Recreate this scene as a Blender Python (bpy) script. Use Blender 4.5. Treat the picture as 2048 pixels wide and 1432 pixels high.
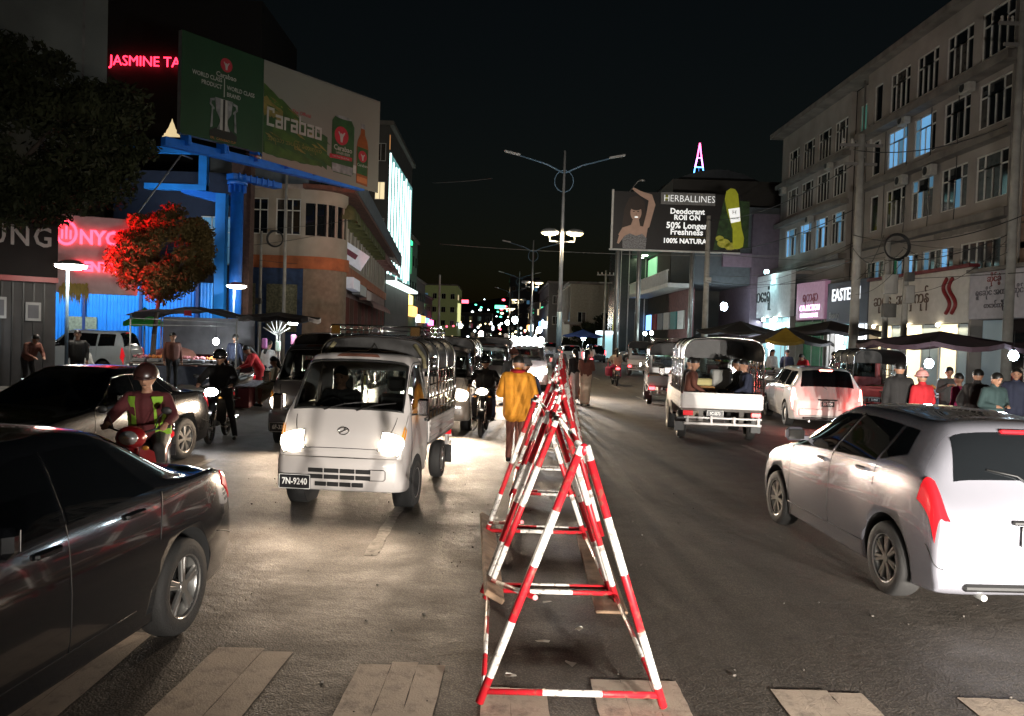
import bpy, bmesh, math, random
import numpy as np
from mathutils import Vector, Matrix
R = math.radians
rnd = random.Random(7)
for o in list(bpy.data.objects): bpy.data.objects.remove(o)
SC = bpy.context.scene
COL = SC.collection

# ---------------------------------------------------------------- camera, sky, exposure
CAM = Vector((0, 0, 2.05)); FPX = 1600.0
_yaw, _pit, _rol = R(0.86), R(1.575), R(1.8)
_f = Vector((math.sin(_yaw)*math.cos(_pit), math.cos(_yaw)*math.cos(_pit), -math.sin(_pit)))
_r0 = Vector((math.cos(_yaw), -math.sin(_yaw), 0)); _u0 = _r0.cross(_f)
_r = _r0*math.cos(_rol) + _u0*math.sin(_rol)
_u = _u0*math.cos(_rol) - _r0*math.sin(_rol)
cd = bpy.data.cameras.new('camera'); cam = bpy.data.objects.new('camera', cd); COL.objects.link(cam)
cam.matrix_world = Matrix(((_r.x, _u.x, -_f.x, CAM.x), (_r.y, _u.y, -_f.y, CAM.y), (_r.z, _u.z, -_f.z, CAM.z), (0, 0, 0, 1)))
cd.sensor_fit = 'HORIZONTAL'; cd.sensor_width = 36; cd.lens = 36*FPX/2048
cd.clip_start = .05; cd.clip_end = 3000
SC.camera = cam

def at(px, py, Y=None, Z=None, X=None):
    """world point seen at photo pixel (px,py) at street distance Y (or height Z, or side X)"""
    d = _f + _r*((px-1024)/FPX) + _u*((716-py)/FPX)
    k = (Y-CAM.y)/d.y if Y is not None else (Z-CAM.z)/d.z if Z is not None else (X-CAM.x)/d.x
    return CAM + d*k

W = bpy.data.worlds.new('World'); SC.world = W; W.use_nodes = True
nt = W.node_tree; bg = nt.nodes['Background']
sky = nt.nodes.new('ShaderNodeTexSky'); sky.sky_type = 'NISHITA'; sky.sun_disc = False
sky.sun_elevation = R(4); sky.sun_rotation = R(200); sky.air_density = 1.0; sky.dust_density = 2.0
nt.links.new(sky.outputs[0], bg.inputs[0]); bg.inputs[1].default_value = 0.0016
moon = bpy.data.lights.new('moon', 'SUN'); moon.energy = 0.010; moon.angle = R(10); moon.color = (.85, .92, 1)
mo = bpy.data.objects.new('moon', moon); COL.objects.link(mo); mo.rotation_euler = (R(35), R(-20), 0)
SC.view_settings.view_transform = 'Standard'; SC.view_settings.look = 'None'
SC.view_settings.exposure = 0.4; SC.view_settings.gamma = 1
SC.render.engine = 'CYCLES'
cy = SC.cycles
cy.use_denoising = True; cy.max_bounces = 6; cy.diffuse_bounces = 2; cy.glossy_bounces = 3; cy.transmission_bounces = 4
cy.transparent_max_bounces = 10; cy.sample_clamp_indirect = 3; cy.caustics_reflective = False; cy.caustics_refractive = False
cy.use_light_tree = True

# ---------------------------------------------------------------- materials
MATS = {}
def mat(name, col=(.5, .5, .5), rough=.6, metal=0, coat=0, var=.12, vs=4, bump=0, bs=60, emit=None, es=0, spec=.5, trans=0, alpha=1):
    if name in MATS: return MATS[name]
    m = bpy.data.materials.new(name); m.use_nodes = True; MATS[name] = m
    n = m.node_tree.nodes; l = m.node_tree.links; b = n['Principled BSDF']
    b.inputs['Roughness'].default_value = rough; b.inputs['Metallic'].default_value = metal
    b.inputs['Coat Weight'].default_value = coat; b.inputs['Coat Roughness'].default_value = .05
    b.inputs['Specular IOR Level'].default_value = spec
    b.inputs['Transmission Weight'].default_value = trans; b.inputs['Alpha'].default_value = alpha
    tc = n.new('ShaderNodeTexCoord')
    nz = n.new('ShaderNodeTexNoise'); nz.inputs['Scale'].default_value = vs; nz.inputs['Detail'].default_value = 5
    l.new(tc.outputs['Object'], nz.inputs['Vector'])
    cr = n.new('ShaderNodeValToRGB')
    c = Vector(col)
    cr.color_ramp.elements[0].position = .3; cr.color_ramp.elements[1].position = .7
    cr.color_ramp.elements[0].color = (*(c*(1-var)), 1); cr.color_ramp.elements[1].color = (*(c*(1+var)), 1)
    l.new(nz.outputs['Fac'], cr.inputs[0]); l.new(cr.outputs[0], b.inputs['Base Color'])
    if bump:
        n2 = n.new('ShaderNodeTexNoise'); n2.inputs['Scale'].default_value = bs; n2.inputs['Detail'].default_value = 4
        l.new(tc.outputs['Object'], n2.inputs['Vector'])
        bp = n.new('ShaderNodeBump'); bp.inputs['Strength'].default_value = bump; bp.inputs['Distance'].default_value = .02
        l.new(n2.outputs['Fac'], bp.inputs['Height']); l.new(bp.outputs[0], b.inputs['Normal'])
    if emit is not None:
        b.inputs['Emission Color'].default_value = (*emit, 1); b.inputs['Emission Strength'].default_value = es
    return m
def glow(name, col=(1, 1, 1), s=1):
    return mat(name, tuple(min(.8, c) for c in col), .5, emit=col, es=s, var=.03)
def paint(name, col=(.5, .5, .5), metal=.3, rough=.3, coat=1.0):
    return mat(name, col, rough, metal, coat, var=.05, vs=2)
def clear_glass(name, tint=(.75, .8, .8), refl=.10):
    if name in MATS: return MATS[name]
    m = bpy.data.materials.new(name); m.use_nodes = True; MATS[name] = m
    n = m.node_tree.nodes; l = m.node_tree.links; n.remove(n['Principled BSDF'])
    t = n.new('ShaderNodeBsdfTransparent'); t.inputs[0].default_value = (*tint, 1)
    g = n.new('ShaderNodeBsdfGlossy'); g.inputs['Roughness'].default_value = .03
    fr = n.new('ShaderNodeFresnel'); fr.inputs[0].default_value = 1.5
    mx = n.new('ShaderNodeMixShader'); l.new(fr.outputs[0], mx.inputs[0])
    l.new(t.outputs[0], mx.inputs[1]); l.new(g.outputs[0], mx.inputs[2])
    l.new(mx.outputs[0], n['Material Output'].inputs[0])
    return m

# ---------------------------------------------------------------- mesh builder
class MB:
    def __init__(s): s.v = []; s.f = []; s.m = []; s.mi = 0; s.sm = []; s.smooth = False
    def mesh(s, name, mats):
        me = bpy.data.meshes.new(name)
        me.from_pydata([tuple(p) for p in s.v], [], s.f)
        for mt in (mats if isinstance(mats, (list, tuple)) else [mats]): me.materials.append(mt)
        if len(s.f):
            me.polygons.foreach_set('material_index', s.m); me.polygons.foreach_set('use_smooth', s.sm)
        me.update()
        return me
    def build(s, name, mats, parent=None, loc=None, rz=None):
        o = bpy.data.objects.new(name, s.mesh(name, mats)); COL.objects.link(o)
        if parent is not None: o.parent = parent
        if loc is not None: o.location = loc
        if rz is not None: o.rotation_euler.z = rz
        return o
    def face(s, idx): s.f.append(tuple(idx)); s.m.append(s.mi); s.sm.append(s.smooth)
    def poly(s, pts):
        k = len(s.v); s.v += [Vector(p) for p in pts]; s.face(range(k, k+len(pts)))
    def box(s, c, d, rz=0, M=None, bev=0):
        x, y, z = d[0]/2, d[1]/2, d[2]/2; k = len(s.v); c = Vector(c)
        M = M or (Matrix.Rotation(rz, 3, 'Z') if rz else None)
        if bev:
            b = min(bev, x*.9, y*.9, z*.9); pts = []
            for sz in (-1, 1):
                for (ax, ay) in ((-1, -1), (1, -1), (1, 1), (-1, 1)):
                    pts += [(ax*(x-b), ay*(y-b), sz*z), (ax*x, ay*(y-b), sz*(z-b)), (ax*(x-b), ay*y, sz*(z-b))]
            for p in pts:
                p = Vector(p); s.v.append(c + (M @ p if M else p))
            sm = s.smooth
            i = lambda t, q, w: k+t*12+q*3+w
            s.face((i(0,0,0), i(0,3,0), i(0,2,0), i(0,1,0))); s.face((i(1,0,0), i(1,1,0), i(1,2,0), i(1,3,0)))
            for q in range(4):
                r = (q+1) % 4
                w = 2 if q % 2 == 0 else 1
                s.face((i(0,q,w), i(0,r,w), i(1,r,w), i(1,q,w)))
                s.face((i(0,q,0), i(0,r,0), i(0,r,w), i(0,q,w))); s.face((i(1,q,w), i(1,r,w), i(1,r,0), i(1,q,0)))
                a, b2 = (1, 2) if q % 2 == 0 else (2, 1)
                s.face((i(0,q,a), i(0,q,b2), i(1,q,b2), i(1,q,a)))
                s.face((i(0,q,0), i(0,q,b2), i(0,q,a))); s.face((i(1,q,0), i(1,q,a), i(1,q,b2)))
            return s
        for p in ((-x,-y,-z), (x,-y,-z), (x,y,-z), (-x,y,-z), (-x,-y,z), (x,-y,z), (x,y,z), (-x,y,z)):
            p = Vector(p); s.v.append(c + (M @ p if M else p))
        for q in ((0,3,2,1), (4,5,6,7), (0,1,5,4), (1,2,6,5), (2,3,7,6), (3,0,4,7)): s.face([k+a for a in q])
        return s
    def b2(s, x0, x1, y0, y1, z0, z1, bev=0):
        return s.box(((x0+x1)/2, (y0+y1)/2, (z0+z1)/2), (abs(x1-x0), abs(y1-y0), abs(z1-z0)), bev=bev)
    def cyl(s, p0, p1, r0, r1=None, n=10, caps=True):
        p0, p1 = Vector(p0), Vector(p1); r1 = r0 if r1 is None else r1
        d = (p1-p0).normalized(); a = d.orthogonal().normalized(); b = d.cross(a); k = len(s.v); sm = s.smooth
        for p, r in ((p0, r0), (p1, r1)):
            for i in range(n):
                t = 2*math.pi*i/n; s.v.append(p + (a*math.cos(t)+b*math.sin(t))*r)
        s.smooth = True
        for i in range(n): s.face((k+i, k+(i+1) % n, k+n+(i+1) % n, k+n+i))
        s.smooth = sm
        if caps: s.face([k+i for i in range(n)][::-1]); s.face([k+n+i for i in range(n)])
        return s
    def tube(s, pts, r, n=6, closed=False):
        pts = [Vector(p) for p in pts]; L = len(pts); k = len(s.v); sm = s.smooth; s.smooth = True
        up = None
        for i, p in enumerate(pts):
            q0 = pts[i-1] if (i or closed) else p; q1 = pts[(i+1) % L] if (i < L-1 or closed) else p
            d = (q1-q0)
            d = d.normalized() if d.length else Vector((0, 0, 1))
            if up is None: up = d.orthogonal().normalized()
            a = (up - d*up.dot(d)); a = a.normalized() if a.length > 1e-6 else d.orthogonal().normalized(); up = a; b = d.cross(a)
            for j in range(n):
                t = 2*math.pi*j/n; s.v.append(p + (a*math.cos(t)+b*math.sin(t))*r)
        for i in range(L if closed else L-1):
            i2 = (i+1) % L
            for j in range(n): s.face((k+i*n+j, k+i*n+(j+1) % n, k+i2*n+(j+1) % n, k+i2*n+j))
        s.smooth = sm
        if not closed: s.face([k+j for j in range(n)][::-1]); s.face([k+(L-1)*n+j for j in range(n)])
        return s
    def ell(s, c, r, nu=12, nv=8, M=None):
        c = Vector(c); k = len(s.v); sm = s.smooth; s.smooth = True
        if isinstance(r, (int, float)): r = (r, r, r)
        for i in range(nv+1):
            ph = math.pi*i/nv
            for j in range(nu):
                t = 2*math.pi*j/nu
                p = Vector((math.sin(ph)*math.cos(t)*r[0], math.sin(ph)*math.sin(t)*r[1], math.cos(ph)*r[2]))
                s.v.append(c + (M @ p if M else p))
        for i in range(nv):
            for j in range(nu): s.face((k+i*nu+j, k+(i+1)*nu+j, k+(i+1)*nu+(j+1) % nu, k+i*nu+(j+1) % nu))
        s.smooth = sm
        return s
    def lathe(s, prof, c=(0, 0, 0), axis='z', n=20, flip=False):
        """prof: list of (radius, height)"""
        c = Vector(c); k = len(s.v); sm = s.smooth; s.smooth = True; L = len(prof)
        for (r, h) in prof:
            for j in range(n):
                t = 2*math.pi*j/n; a, b = r*math.cos(t), r*math.sin(t)
                s.v.append(c + Vector((a, b, h) if axis == 'z' else (h, a, b) if axis == 'x' else (a, h, b)))
        for i in range(L-1):
            for j in range(n):
                q = (k+i*n+j, k+i*n+(j+1) % n, k+(i+1)*n+(j+1) % n, k+(i+1)*n+j)
                s.face(q[::-1] if flip else q)
        s.smooth = sm
        return s
    def prism(s, poly, ax, d0, d1):
        """extrude a 2-D polygon along axis ax ('x': poly is (y,z); 'y': (x,z); 'z': (x,y))"""
        k = len(s.v); n = len(poly)
        for d in (d0, d1):
            for a, b in poly: s.v.append(Vector((d, a, b) if ax == 'x' else (a, d, b) if ax == 'y' else (a, b, d)))
        s.face([k+i for i in range(n)]); s.face([k+n+i for i in range(n)][::-1])
        for i in range(n): s.face((k+i, k+n+i, k+n+(i+1) % n, k+(i+1) % n))
        return s
    def grid(s, P, closed_v=False):
        k = len(s.v); nu, nv = len(P), len(P[0])
        for row in P: s.v += [Vector(p) for p in row]
        for i in range(nu-1):
            for j in range(nv if closed_v else nv-1): s.face((k+i*nv+j, k+i*nv+(j+1) % nv, k+(i+1)*nv+(j+1) % nv, k+(i+1)*nv+j))
        return s

def fixn(o):
    bm = bmesh.new(); bm.from_mesh(o.data); bmesh.ops.recalc_face_normals(bm, faces=bm.faces[:]); bm.to_mesh(o.data); bm.free(); return o
def tag(o, label, cat, group=None, kind=None):
    o['label'] = label; o['category'] = cat
    if group: o['group'] = group
    if kind: o['kind'] = kind
    return o
def struct(o): o['kind'] = 'structure'; return o
def empty(name, loc=(0, 0, 0), rz=0, label=None, cat=None, group=None, parent=None):
    o = bpy.data.objects.new(name, None); COL.objects.link(o); o.location = loc; o.rotation_euler = (0, 0, rz); o.empty_display_size = .2
    if label: tag(o, label, cat, group)
    if parent: o.parent = parent
    return o
def copy_tree(o, parent=None, keep=None):
    c = o.copy(); COL.objects.link(c); c.parent = parent
    for ch in CH.get(o.name, []) or [x for x in o.children]: copy_tree(ch, c)
    return c
CH = {}
def dup(o, loc, rz, label, group=None):
    c = copy_tree(o); c.location = loc; c.rotation_euler = (0, 0, rz); c['label'] = label
    if group: c['group'] = group
    return c
def each(o):
    yield o
    for ch in o.children: yield from each(ch)
def remat(o, frm, to):
    """give a copied thing its own colour: swap one material through the tree"""
    for x in each(o):
        if x.type == 'MESH' and any(m == frm for m in x.data.materials):
            x.data = x.data.copy()
            for i, m in enumerate(x.data.materials):
                if m == frm: x.data.materials[i] = to
def light(name, kind, loc, energy, col=(1, 1, 1), size=.1, parent=None, rot=None, spot=None, blend=.5, sizey=None):
    d = bpy.data.lights.new(name, kind); d.energy = energy; d.color = col
    if kind == 'AREA':
        d.size = size
        if sizey: d.shape = 'RECTANGLE'; d.size_y = sizey
    else: d.shadow_soft_size = size
    if kind == 'SPOT': d.spot_size = R(spot or 60); d.spot_blend = blend
    o = bpy.data.objects.new(name, d); COL.objects.link(o); o.location = loc
    if rot: o.rotation_euler = rot
    if parent: o.parent = parent
    return o
TMP = bpy.data.scenes.new('workbench')
def evald(o, others=()):
    """mesh of an object with its modifiers applied, worked out in a scratch scene"""
    for x in (o, *others): TMP.collection.objects.link(x)
    vl = TMP.view_layers[0]; vl.update(); dg = vl.depsgraph
    me = bpy.data.meshes.new_from_object(o.evaluated_get(dg))
    for x in (o, *others): TMP.collection.objects.unlink(x)
    return me
def text_mesh(txt, size, depth=.01, align='CENTER', xs=1.0, bold=0, res=2, font=None, spacing=1.0):
    c = bpy.data.curves.new('t', 'FONT'); c.body = txt; c.size = size; c.extrude = depth; c.align_x = align; c.align_y = 'CENTER'
    c.resolution_u = res; c.offset = bold; c.space_character = spacing
    o = bpy.data.objects.new('t', c)
    me = evald(o)
    bpy.data.objects.remove(o); bpy.data.curves.remove(c)
    me.transform(Matrix.Rotation(R(90), 4, 'X') @ Matrix.Diagonal((xs, 1, 1, 1)))   # stands upright, facing -Y
    return me
def lettering(txt, size, m, parent, loc, rz=0, name='lettering', **k):
    me = text_mesh(txt, size, **k); me.materials.clear(); me.materials.append(m)
    for p in me.polygons: p.material_index = 0
    o = bpy.data.objects.new(name, me); COL.objects.link(o); o.location = loc; o.rotation_euler.z = rz
    if parent: o.parent = parent
    return o
# ---------------------------------------------------------------- ground, road, pavements
def asphalt():
    m = bpy.data.materials.new('asphalt'); m.use_nodes = True; n = m.node_tree.nodes; l = m.node_tree.links; b = n['Principled BSDF']
    tc = n.new('ShaderNodeTexCoord')
    def noise(sc, det=4, ro=.6, vec=None):
        k = n.new('ShaderNodeTexNoise'); k.inputs['Scale'].default_value = sc; k.inputs['Detail'].default_value = det; k.inputs['Roughness'].default_value = ro
        l.new(vec or tc.outputs['Object'], k.inputs['Vector']); return k
    def ramp(src, p0, c0, p1, c1):
        k = n.new('ShaderNodeValToRGB'); k.color_ramp.elements[0].position = p0; k.color_ramp.elements[1].position = p1
        k.color_ramp.elements[0].color = (*c0, 1); k.color_ramp.elements[1].color = (*c1, 1); l.new(src, k.inputs[0]); return k
    def mix(bt, f, a, b2):
        k = n.new('ShaderNodeMixRGB'); k.blend_type = bt
        if isinstance(f, float): k.inputs[0].default_value = f
        else: l.new(f, k.inputs[0])
        l.new(a, k.inputs[1]); l.new(b2, k.inputs[2]); return k
    big = ramp(noise(.35, 6).outputs['Fac'], .3, (.074, .064, .055), .7, (.114, .098, .083))
    # wheel tracks and dust streaks run along the street
    mp = n.new('ShaderNodeMapping'); mp.inputs['Scale'].default_value = (1.6, .05, 1); l.new(tc.outputs['Object'], mp.inputs[0])
    streak = ramp(noise(1.0, 5, .65, mp.outputs[0]).outputs['Fac'], .35, (.72, .70, .68), .68, (1.22, 1.2, 1.16))
    c1 = mix('MULTIPLY', 1.0, big.outputs[0], streak.outputs[0])
    vo = n.new('ShaderNodeTexVoronoi'); vo.inputs['Scale'].default_value = 75; l.new(tc.outputs['Object'], vo.inputs['Vector'])
    grit = ramp(vo.outputs['Distance'], .05, (1.7, 1.65, 1.6), .55, (.62, .62, .62))
    c2 = mix('MULTIPLY', 1.0, c1.outputs[0], grit.outputs[0])
    st = ramp(noise(1.3, 7, .7).outputs['Fac'], .60, (0, 0, 0), .72, (1, 1, 1))
    dk = n.new('ShaderNodeRGB'); dk.outputs[0].default_value = (.024, .022, .021, 1)
    c3 = mix('MIX', .5, c2.outputs[0], dk.outputs[0]); l.new(st.outputs[0], c3.inputs[0])
    l.new(c3.outputs[0], b.inputs['Base Color'])
    rr = ramp(noise(2.2, 5).outputs['Fac'], .3, (.60, .60, .60), .7, (.80, .80, .80)); l.new(rr.outputs[0], b.inputs['Roughness'])
    bp = n.new('ShaderNodeBump'); bp.inputs['Strength'].default_value = .40; bp.inputs['Distance'].default_value = .006
    bp.invert = True
    l.new(vo.outputs['Distance'], bp.inputs['Height'])
    bp2 = n.new('ShaderNodeBump'); bp2.inputs['Strength'].default_value = .3; bp2.inputs['Distance'].default_value = .03
    l.new(noise(9, 4).outputs['Fac'], bp2.inputs['Height']); l.new(bp.outputs[0], bp2.inputs['Normal']); l.new(bp2.outputs[0], b.inputs['Normal'])
    MATS['asphalt'] = m; return m
M_ASPH = asphalt()
M_CONC = mat('concrete', (.21, .20, .185), .85, var=.25, vs=1.5, bump=.3, bs=30)
M_EARTH = mat('dark_ground', (.05, .047, .042), .9, var=.3, vs=.5, bump=.3)
def worn_paint(name, col, under, lo, hi, sc):
    m = mat(name, col, .8, var=.16, vs=2.2, bump=.2, bs=90); n = m.node_tree.nodes; l = m.node_tree.links; b = n['Principled BSDF']
    src = b.inputs['Base Color'].links[0].from_socket; tc = n.new('ShaderNodeTexCoord'); nz = n.new('ShaderNodeTexNoise'); nz.inputs['Scale'].default_value = sc; nz.inputs['Detail'].default_value = 9; nz.inputs['Roughness'].default_value = .75
    l.new(tc.outputs['Object'], nz.inputs['Vector']); cr = n.new('ShaderNodeValToRGB'); cr.color_ramp.elements[0].position = lo; cr.color_ramp.elements[1].position = hi; l.new(nz.outputs['Fac'], cr.inputs[0])
    mx = n.new('ShaderNodeMixRGB'); mx.inputs[2].default_value = (*under, 1); l.new(cr.outputs[0], mx.inputs[0]); l.new(src, mx.inputs[1]); l.new(mx.outputs[0], b.inputs['Base Color']); return m
M_STRIPE = worn_paint('worn_crossing_paint', (.46, .37, .29), (.12, .10, .085), .50, .74, 5)
M_LANE = worn_paint('worn_lane_paint', (.30, .28, .25), (.08, .072, .064), .42, .66, 9)
M_WOOD = mat('old_wood', (.20, .125, .075), .8, var=.35, vs=8, bump=.4, bs=30)

def sheet(name, x0, x1, y0, y1, z, m, nx=1, ny=1):
    b = MB(); P = [[(x0+(x1-x0)*i/nx, y0+(y1-y0)*j/ny, z) for j in range(ny+1)] for i in range(nx+1)]
    b.grid(P); o = b.build(name, m); fixn(o)
    if o.data.polygons[0].normal.z < 0: o.data.flip_normals()
    return struct(o)
sheet('ground', -900, 900, -60, 1500, -.05, M_EARTH)
KL, KR = -7.7, 10.2
sheet('road', KL, KR, -30, 420, 0, M_ASPH)
for nm, x0, x1 in (('pavement_left', -60, KL-.22), ('pavement_right', KR+.22, 60)):
    b = MB(); b.b2(x0, x1, -20, 420, -.04, .13); struct(b.build(nm, mat('paving', (.15, .14, .125), .85, var=.25, vs=2, bump=.4, bs=12)))
M_KERB_A = mat('kerb_stone', (.26, .25, .23), .8, var=.25, vs=5, bump=.3)
M_KERB_B = mat('kerb_stone_red', (.30, .05, .04), .7, var=.3, vs=5, bump=.3)
def kerb(nm, x, y0, y1, red, w=.22, h=.15):
    root = struct(empty(nm, (x, 0, 0)))
    b = MB(); b.box((0, 0, h/2-.02), (w, .985, h+.04), bev=.02); me = [b.mesh('kerb_stone', M_KERB_A), b.mesh('kerb_stone', M_KERB_B)]
    k = 0; y = y0
    while y < y1:
        o = bpy.data.objects.new('kerb_stone', me[1 if red and k % 2 else 0]); COL.objects.link(o); o.parent = root; o.location = (0, y+.5, 0); y += 1; k += 1
    b = MB(); b.b2(-w/2, w/2, y1, 400, -.02, h); b.build('kerb_run', M_KERB_A, root)
    return root
kerb('kerb_left', KL-.11, 8, 62, True); kerb('kerb_right', KR+.11, 8, 62, True)
# central reservation from the first lamp post on
kerb('median_kerb_left', 2.15, 34, 80, False, .18, .22); kerb('median_kerb_right', 3.15, 34, 80, False, .18, .22)
b = MB(); b.b2(2.25, 3.05, 34, 400, -.02, .19); struct(b.build('median', M_CONC))
# lane dashes
def dash(x, y0, y1, w=.13, seed=0, m=None):
    r = random.Random(seed); b = MB(); n = 14; P = [[], []]
    for i in range(n+1):
        y = y0+(y1-y0)*i/n
        P[0].append((x-w/2+r.uniform(-.012, .012), y, .004)); P[1].append((x+w/2+r.uniform(-.012, .012), y, .004))
    b.grid(P); o = b.build('lane_dash', m or M_LANE); fixn(o)
    if o.data.polygons[0].normal.z < 0: o.data.flip_normals()
    return struct(o)
for i, (x, y0, y1) in enumerate([(4.95, 13.6, 16.0), (4.98, 20, 22.4), (5.0, 26.5, 29), (5.0, 33, 35.5), (5.0, 40, 42.5), (5.0, 47, 49.5), (5.0, 54, 56.5), (5.0, 62, 65), (4.95, 7.0, 9.6),
        (-1.13, 7.3, 10.2), (-1.13, 14, 16.5), (-1.13, 20.5, 23), (-1.13, 27, 29.5), (-4.4, 10, 12.4), (-4.4, 16.5, 19), (-4.4, 23, 25.5)]):
    dash(x, y0, y1, .12, i)
# crossing stripes: each a set of long painted strips with seams between
def stripe(xs, y0, y1, seed, skew=0.0):
    r = random.Random(seed); root = struct(empty('crossing_stripe', (xs[0], 0, 0)))
    for a, c in zip(xs[:-1], xs[1:]):
        n = 16; P = [[], []]; e0 = y1+r.uniform(-.03, .03)
        for i in range(n+1):
            y = y0+(e0-y0)*i/n; j = lambda s: r.uniform(-s, s)
            k = skew*(y-y0)
            P[0].append((a-xs[0]+.0015+j(.003)+k, y, .005)); P[1].append((c-xs[0]-.0015+j(.003)+k, y, .005))
        b = MB(); b.grid(P); o = b.build('painted_strip', M_STRIPE, root); fixn(o)
        if o.data.polygons[0].normal.z < 0: o.data.flip_normals()
stripe([-2.78, -2.6, -2.42, -2.24], 3.2, 5.3, 1); stripe([-1.86, -1.56, -1.36], 3.2, 5.06, 2, .06); stripe([-.86, -.66, -.5, -.33], 3.2, 4.9, 3, .03)
stripe([.60, .78, .95, 1.12], 3.2, 4.76, 4); stripe([1.66, 1.84, 2.0, 2.2], 3.0, 4.66, 5); stripe([2.75, 2.95, 3.1, 3.3], 3.0, 4.6, 6)
stripe([-.05, .12, .33], 3.2, 4.62, 8)
# pale patch bands in the carriageway under the trestles
b = MB(); b.box((.93, 7.15, .012), (.24, 2.5, .024), rz=-.03, bev=.006); tag(b.build('plank', M_WOOD), 'flat yellowish plank lying on the asphalt beneath the trestles', 'plank')
b = MB(); b.box((0, 0, 0), (.16, 3.0, .045), M=Matrix.Rotation(.035, 3, 'Z') @ Matrix.Rotation(-.03, 3, 'X') @ Matrix.Rotation(.5, 3, 'Y'), bev=.008)
tag(b.build('plank', M_WOOD, loc=(-.04, 7.3, .09)), 'long brown plank tilted against the left feet of the trestles', 'plank')
# grit and litter on the asphalt
b = MB(); r = random.Random(5)
for i in range(170):
    x, y = r.uniform(-3.4, 4.5), r.uniform(3.6, 11); s = r.choice([.004, .005, .007, .011])
    b.ell((x, y, s*.5), (s*r.uniform(.8, 1.5), s*r.uniform(.8, 1.5), s*.7), 5, 3)
o = b.build('grit', mat('grit', (.08, .07, .06), .9, var=.5, vs=3)); tag(o, 'small grit and litter scattered over the asphalt', 'grit', kind='stuff')
for i, (x, y, rz) in enumerate([(.34, 5.3, .3), (.62, 5.55, 1.2), (.5, 4.95, 2), (.42, 6.1, .8), (.12, 4.75, .2)]):
    b = MB(); n = 7; rr = random.Random(i); b.poly([(math.cos(2*math.pi*k/n)*.05*rr.uniform(.6, 1.3), math.sin(2*math.pi*k/n)*.03*rr.uniform(.6, 1.3), .012+rr.uniform(-.004, .012)) for k in range(n)])
    tag(b.build('paper_scrap', mat('scrap', (.6, .57, .5), .8), None, (x, y, 0), rz), 'crumpled pale paper scrap on the asphalt between the trestle feet', 'litter', 'paper scraps under the trestles')
# ---------------------------------------------------------------- red and white trestle barriers
def stripe_mat(name, c0, c1, pitch, wear=.25):
    m = bpy.data.materials.new(name); m.use_nodes = True; n = m.node_tree.nodes; l = m.node_tree.links; b = n['Principled BSDF']
    tc = n.new('ShaderNodeTexCoord'); sx = n.new('ShaderNodeSeparateXYZ'); l.new(tc.outputs['Object'], sx.inputs[0])
    at_ = n.new('ShaderNodeAttribute'); at_.attribute_type = 'OBJECT'; at_.attribute_name = 'phase'
    ad = n.new('ShaderNodeMath'); ad.operation = 'ADD'; l.new(sx.outputs['Z'], ad.inputs[0]); l.new(at_.outputs['Fac'], ad.inputs[1])
    dv = n.new('ShaderNodeMath'); dv.operation = 'DIVIDE'; dv.inputs[1].default_value = pitch*2; l.new(ad.outputs[0], dv.inputs[0])
    fr = n.new('ShaderNodeMath'); fr.operation = 'FRACT'; l.new(dv.outputs[0], fr.inputs[0])
    gt = n.new('ShaderNodeMath'); gt.operation = 'GREATER_THAN'; gt.inputs[1].default_value = .5; l.new(fr.outputs[0], gt.inputs[0])
    mx = n.new('ShaderNodeMixRGB'); l.new(gt.outputs[0], mx.inputs[0]); mx.inputs[1].default_value = (*c0, 1); mx.inputs[2].default_value = (*c1, 1)
    nz = n.new('ShaderNodeTexNoise'); nz.inputs['Scale'].default_value = 20; nz.inputs['Detail'].default_value = 6; l.new(tc.outputs['Object'], nz.inputs['Vector'])
    cr = n.new('ShaderNodeValToRGB'); cr.color_ramp.elements[0].position = .54; cr.color_ramp.elements[1].position = .64; l.new(nz.outputs['Fac'], cr.inputs[0])
    m2 = n.new('ShaderNodeMixRGB'); m2.inputs[2].default_value = (.12, .07, .05, 1); l.new(mx.outputs[0], m2.inputs[1])
    ml = n.new('ShaderNodeMath'); ml.operation = 'MULTIPLY'; ml.inputs[1].default_value = wear; l.new(cr.outputs[0], ml.inputs[0]); l.new(ml.outputs[0], m2.inputs[0])
    l.new(m2.outputs[0], b.inputs['Base Color']); b.inputs['Roughness'].default_value = .42
    MATS[name] = m; return m
M_RW = stripe_mat('red_white_paint', (.43, .012, .020), (.74, .71, .66), .33, .75)
_bars = {}
def bar(parent, name, p0, p1, r, phase=0.0, m=None):
    p0, p1 = Vector(p0), Vector(p1); L = (p1-p0).length; key = (round(L, 3), r)
    if key not in _bars:
        b = MB(); b.cyl((0, 0, 0), (0, 0, L), r, n=12); _bars[key] = b.mesh(name, m or M_RW)
    o = bpy.data.objects.new(name, _bars[key]); COL.objects.link(o); o.parent = parent
    o.location = p0; o.rotation_mode = 'QUATERNION'; o.rotation_quaternion = (p1-p0).to_track_quat('Z', 'Y'); o['phase'] = phase
    return o
_jr = random.Random(21)
def jit(a): return _jr.uniform(-a, a)
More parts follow.
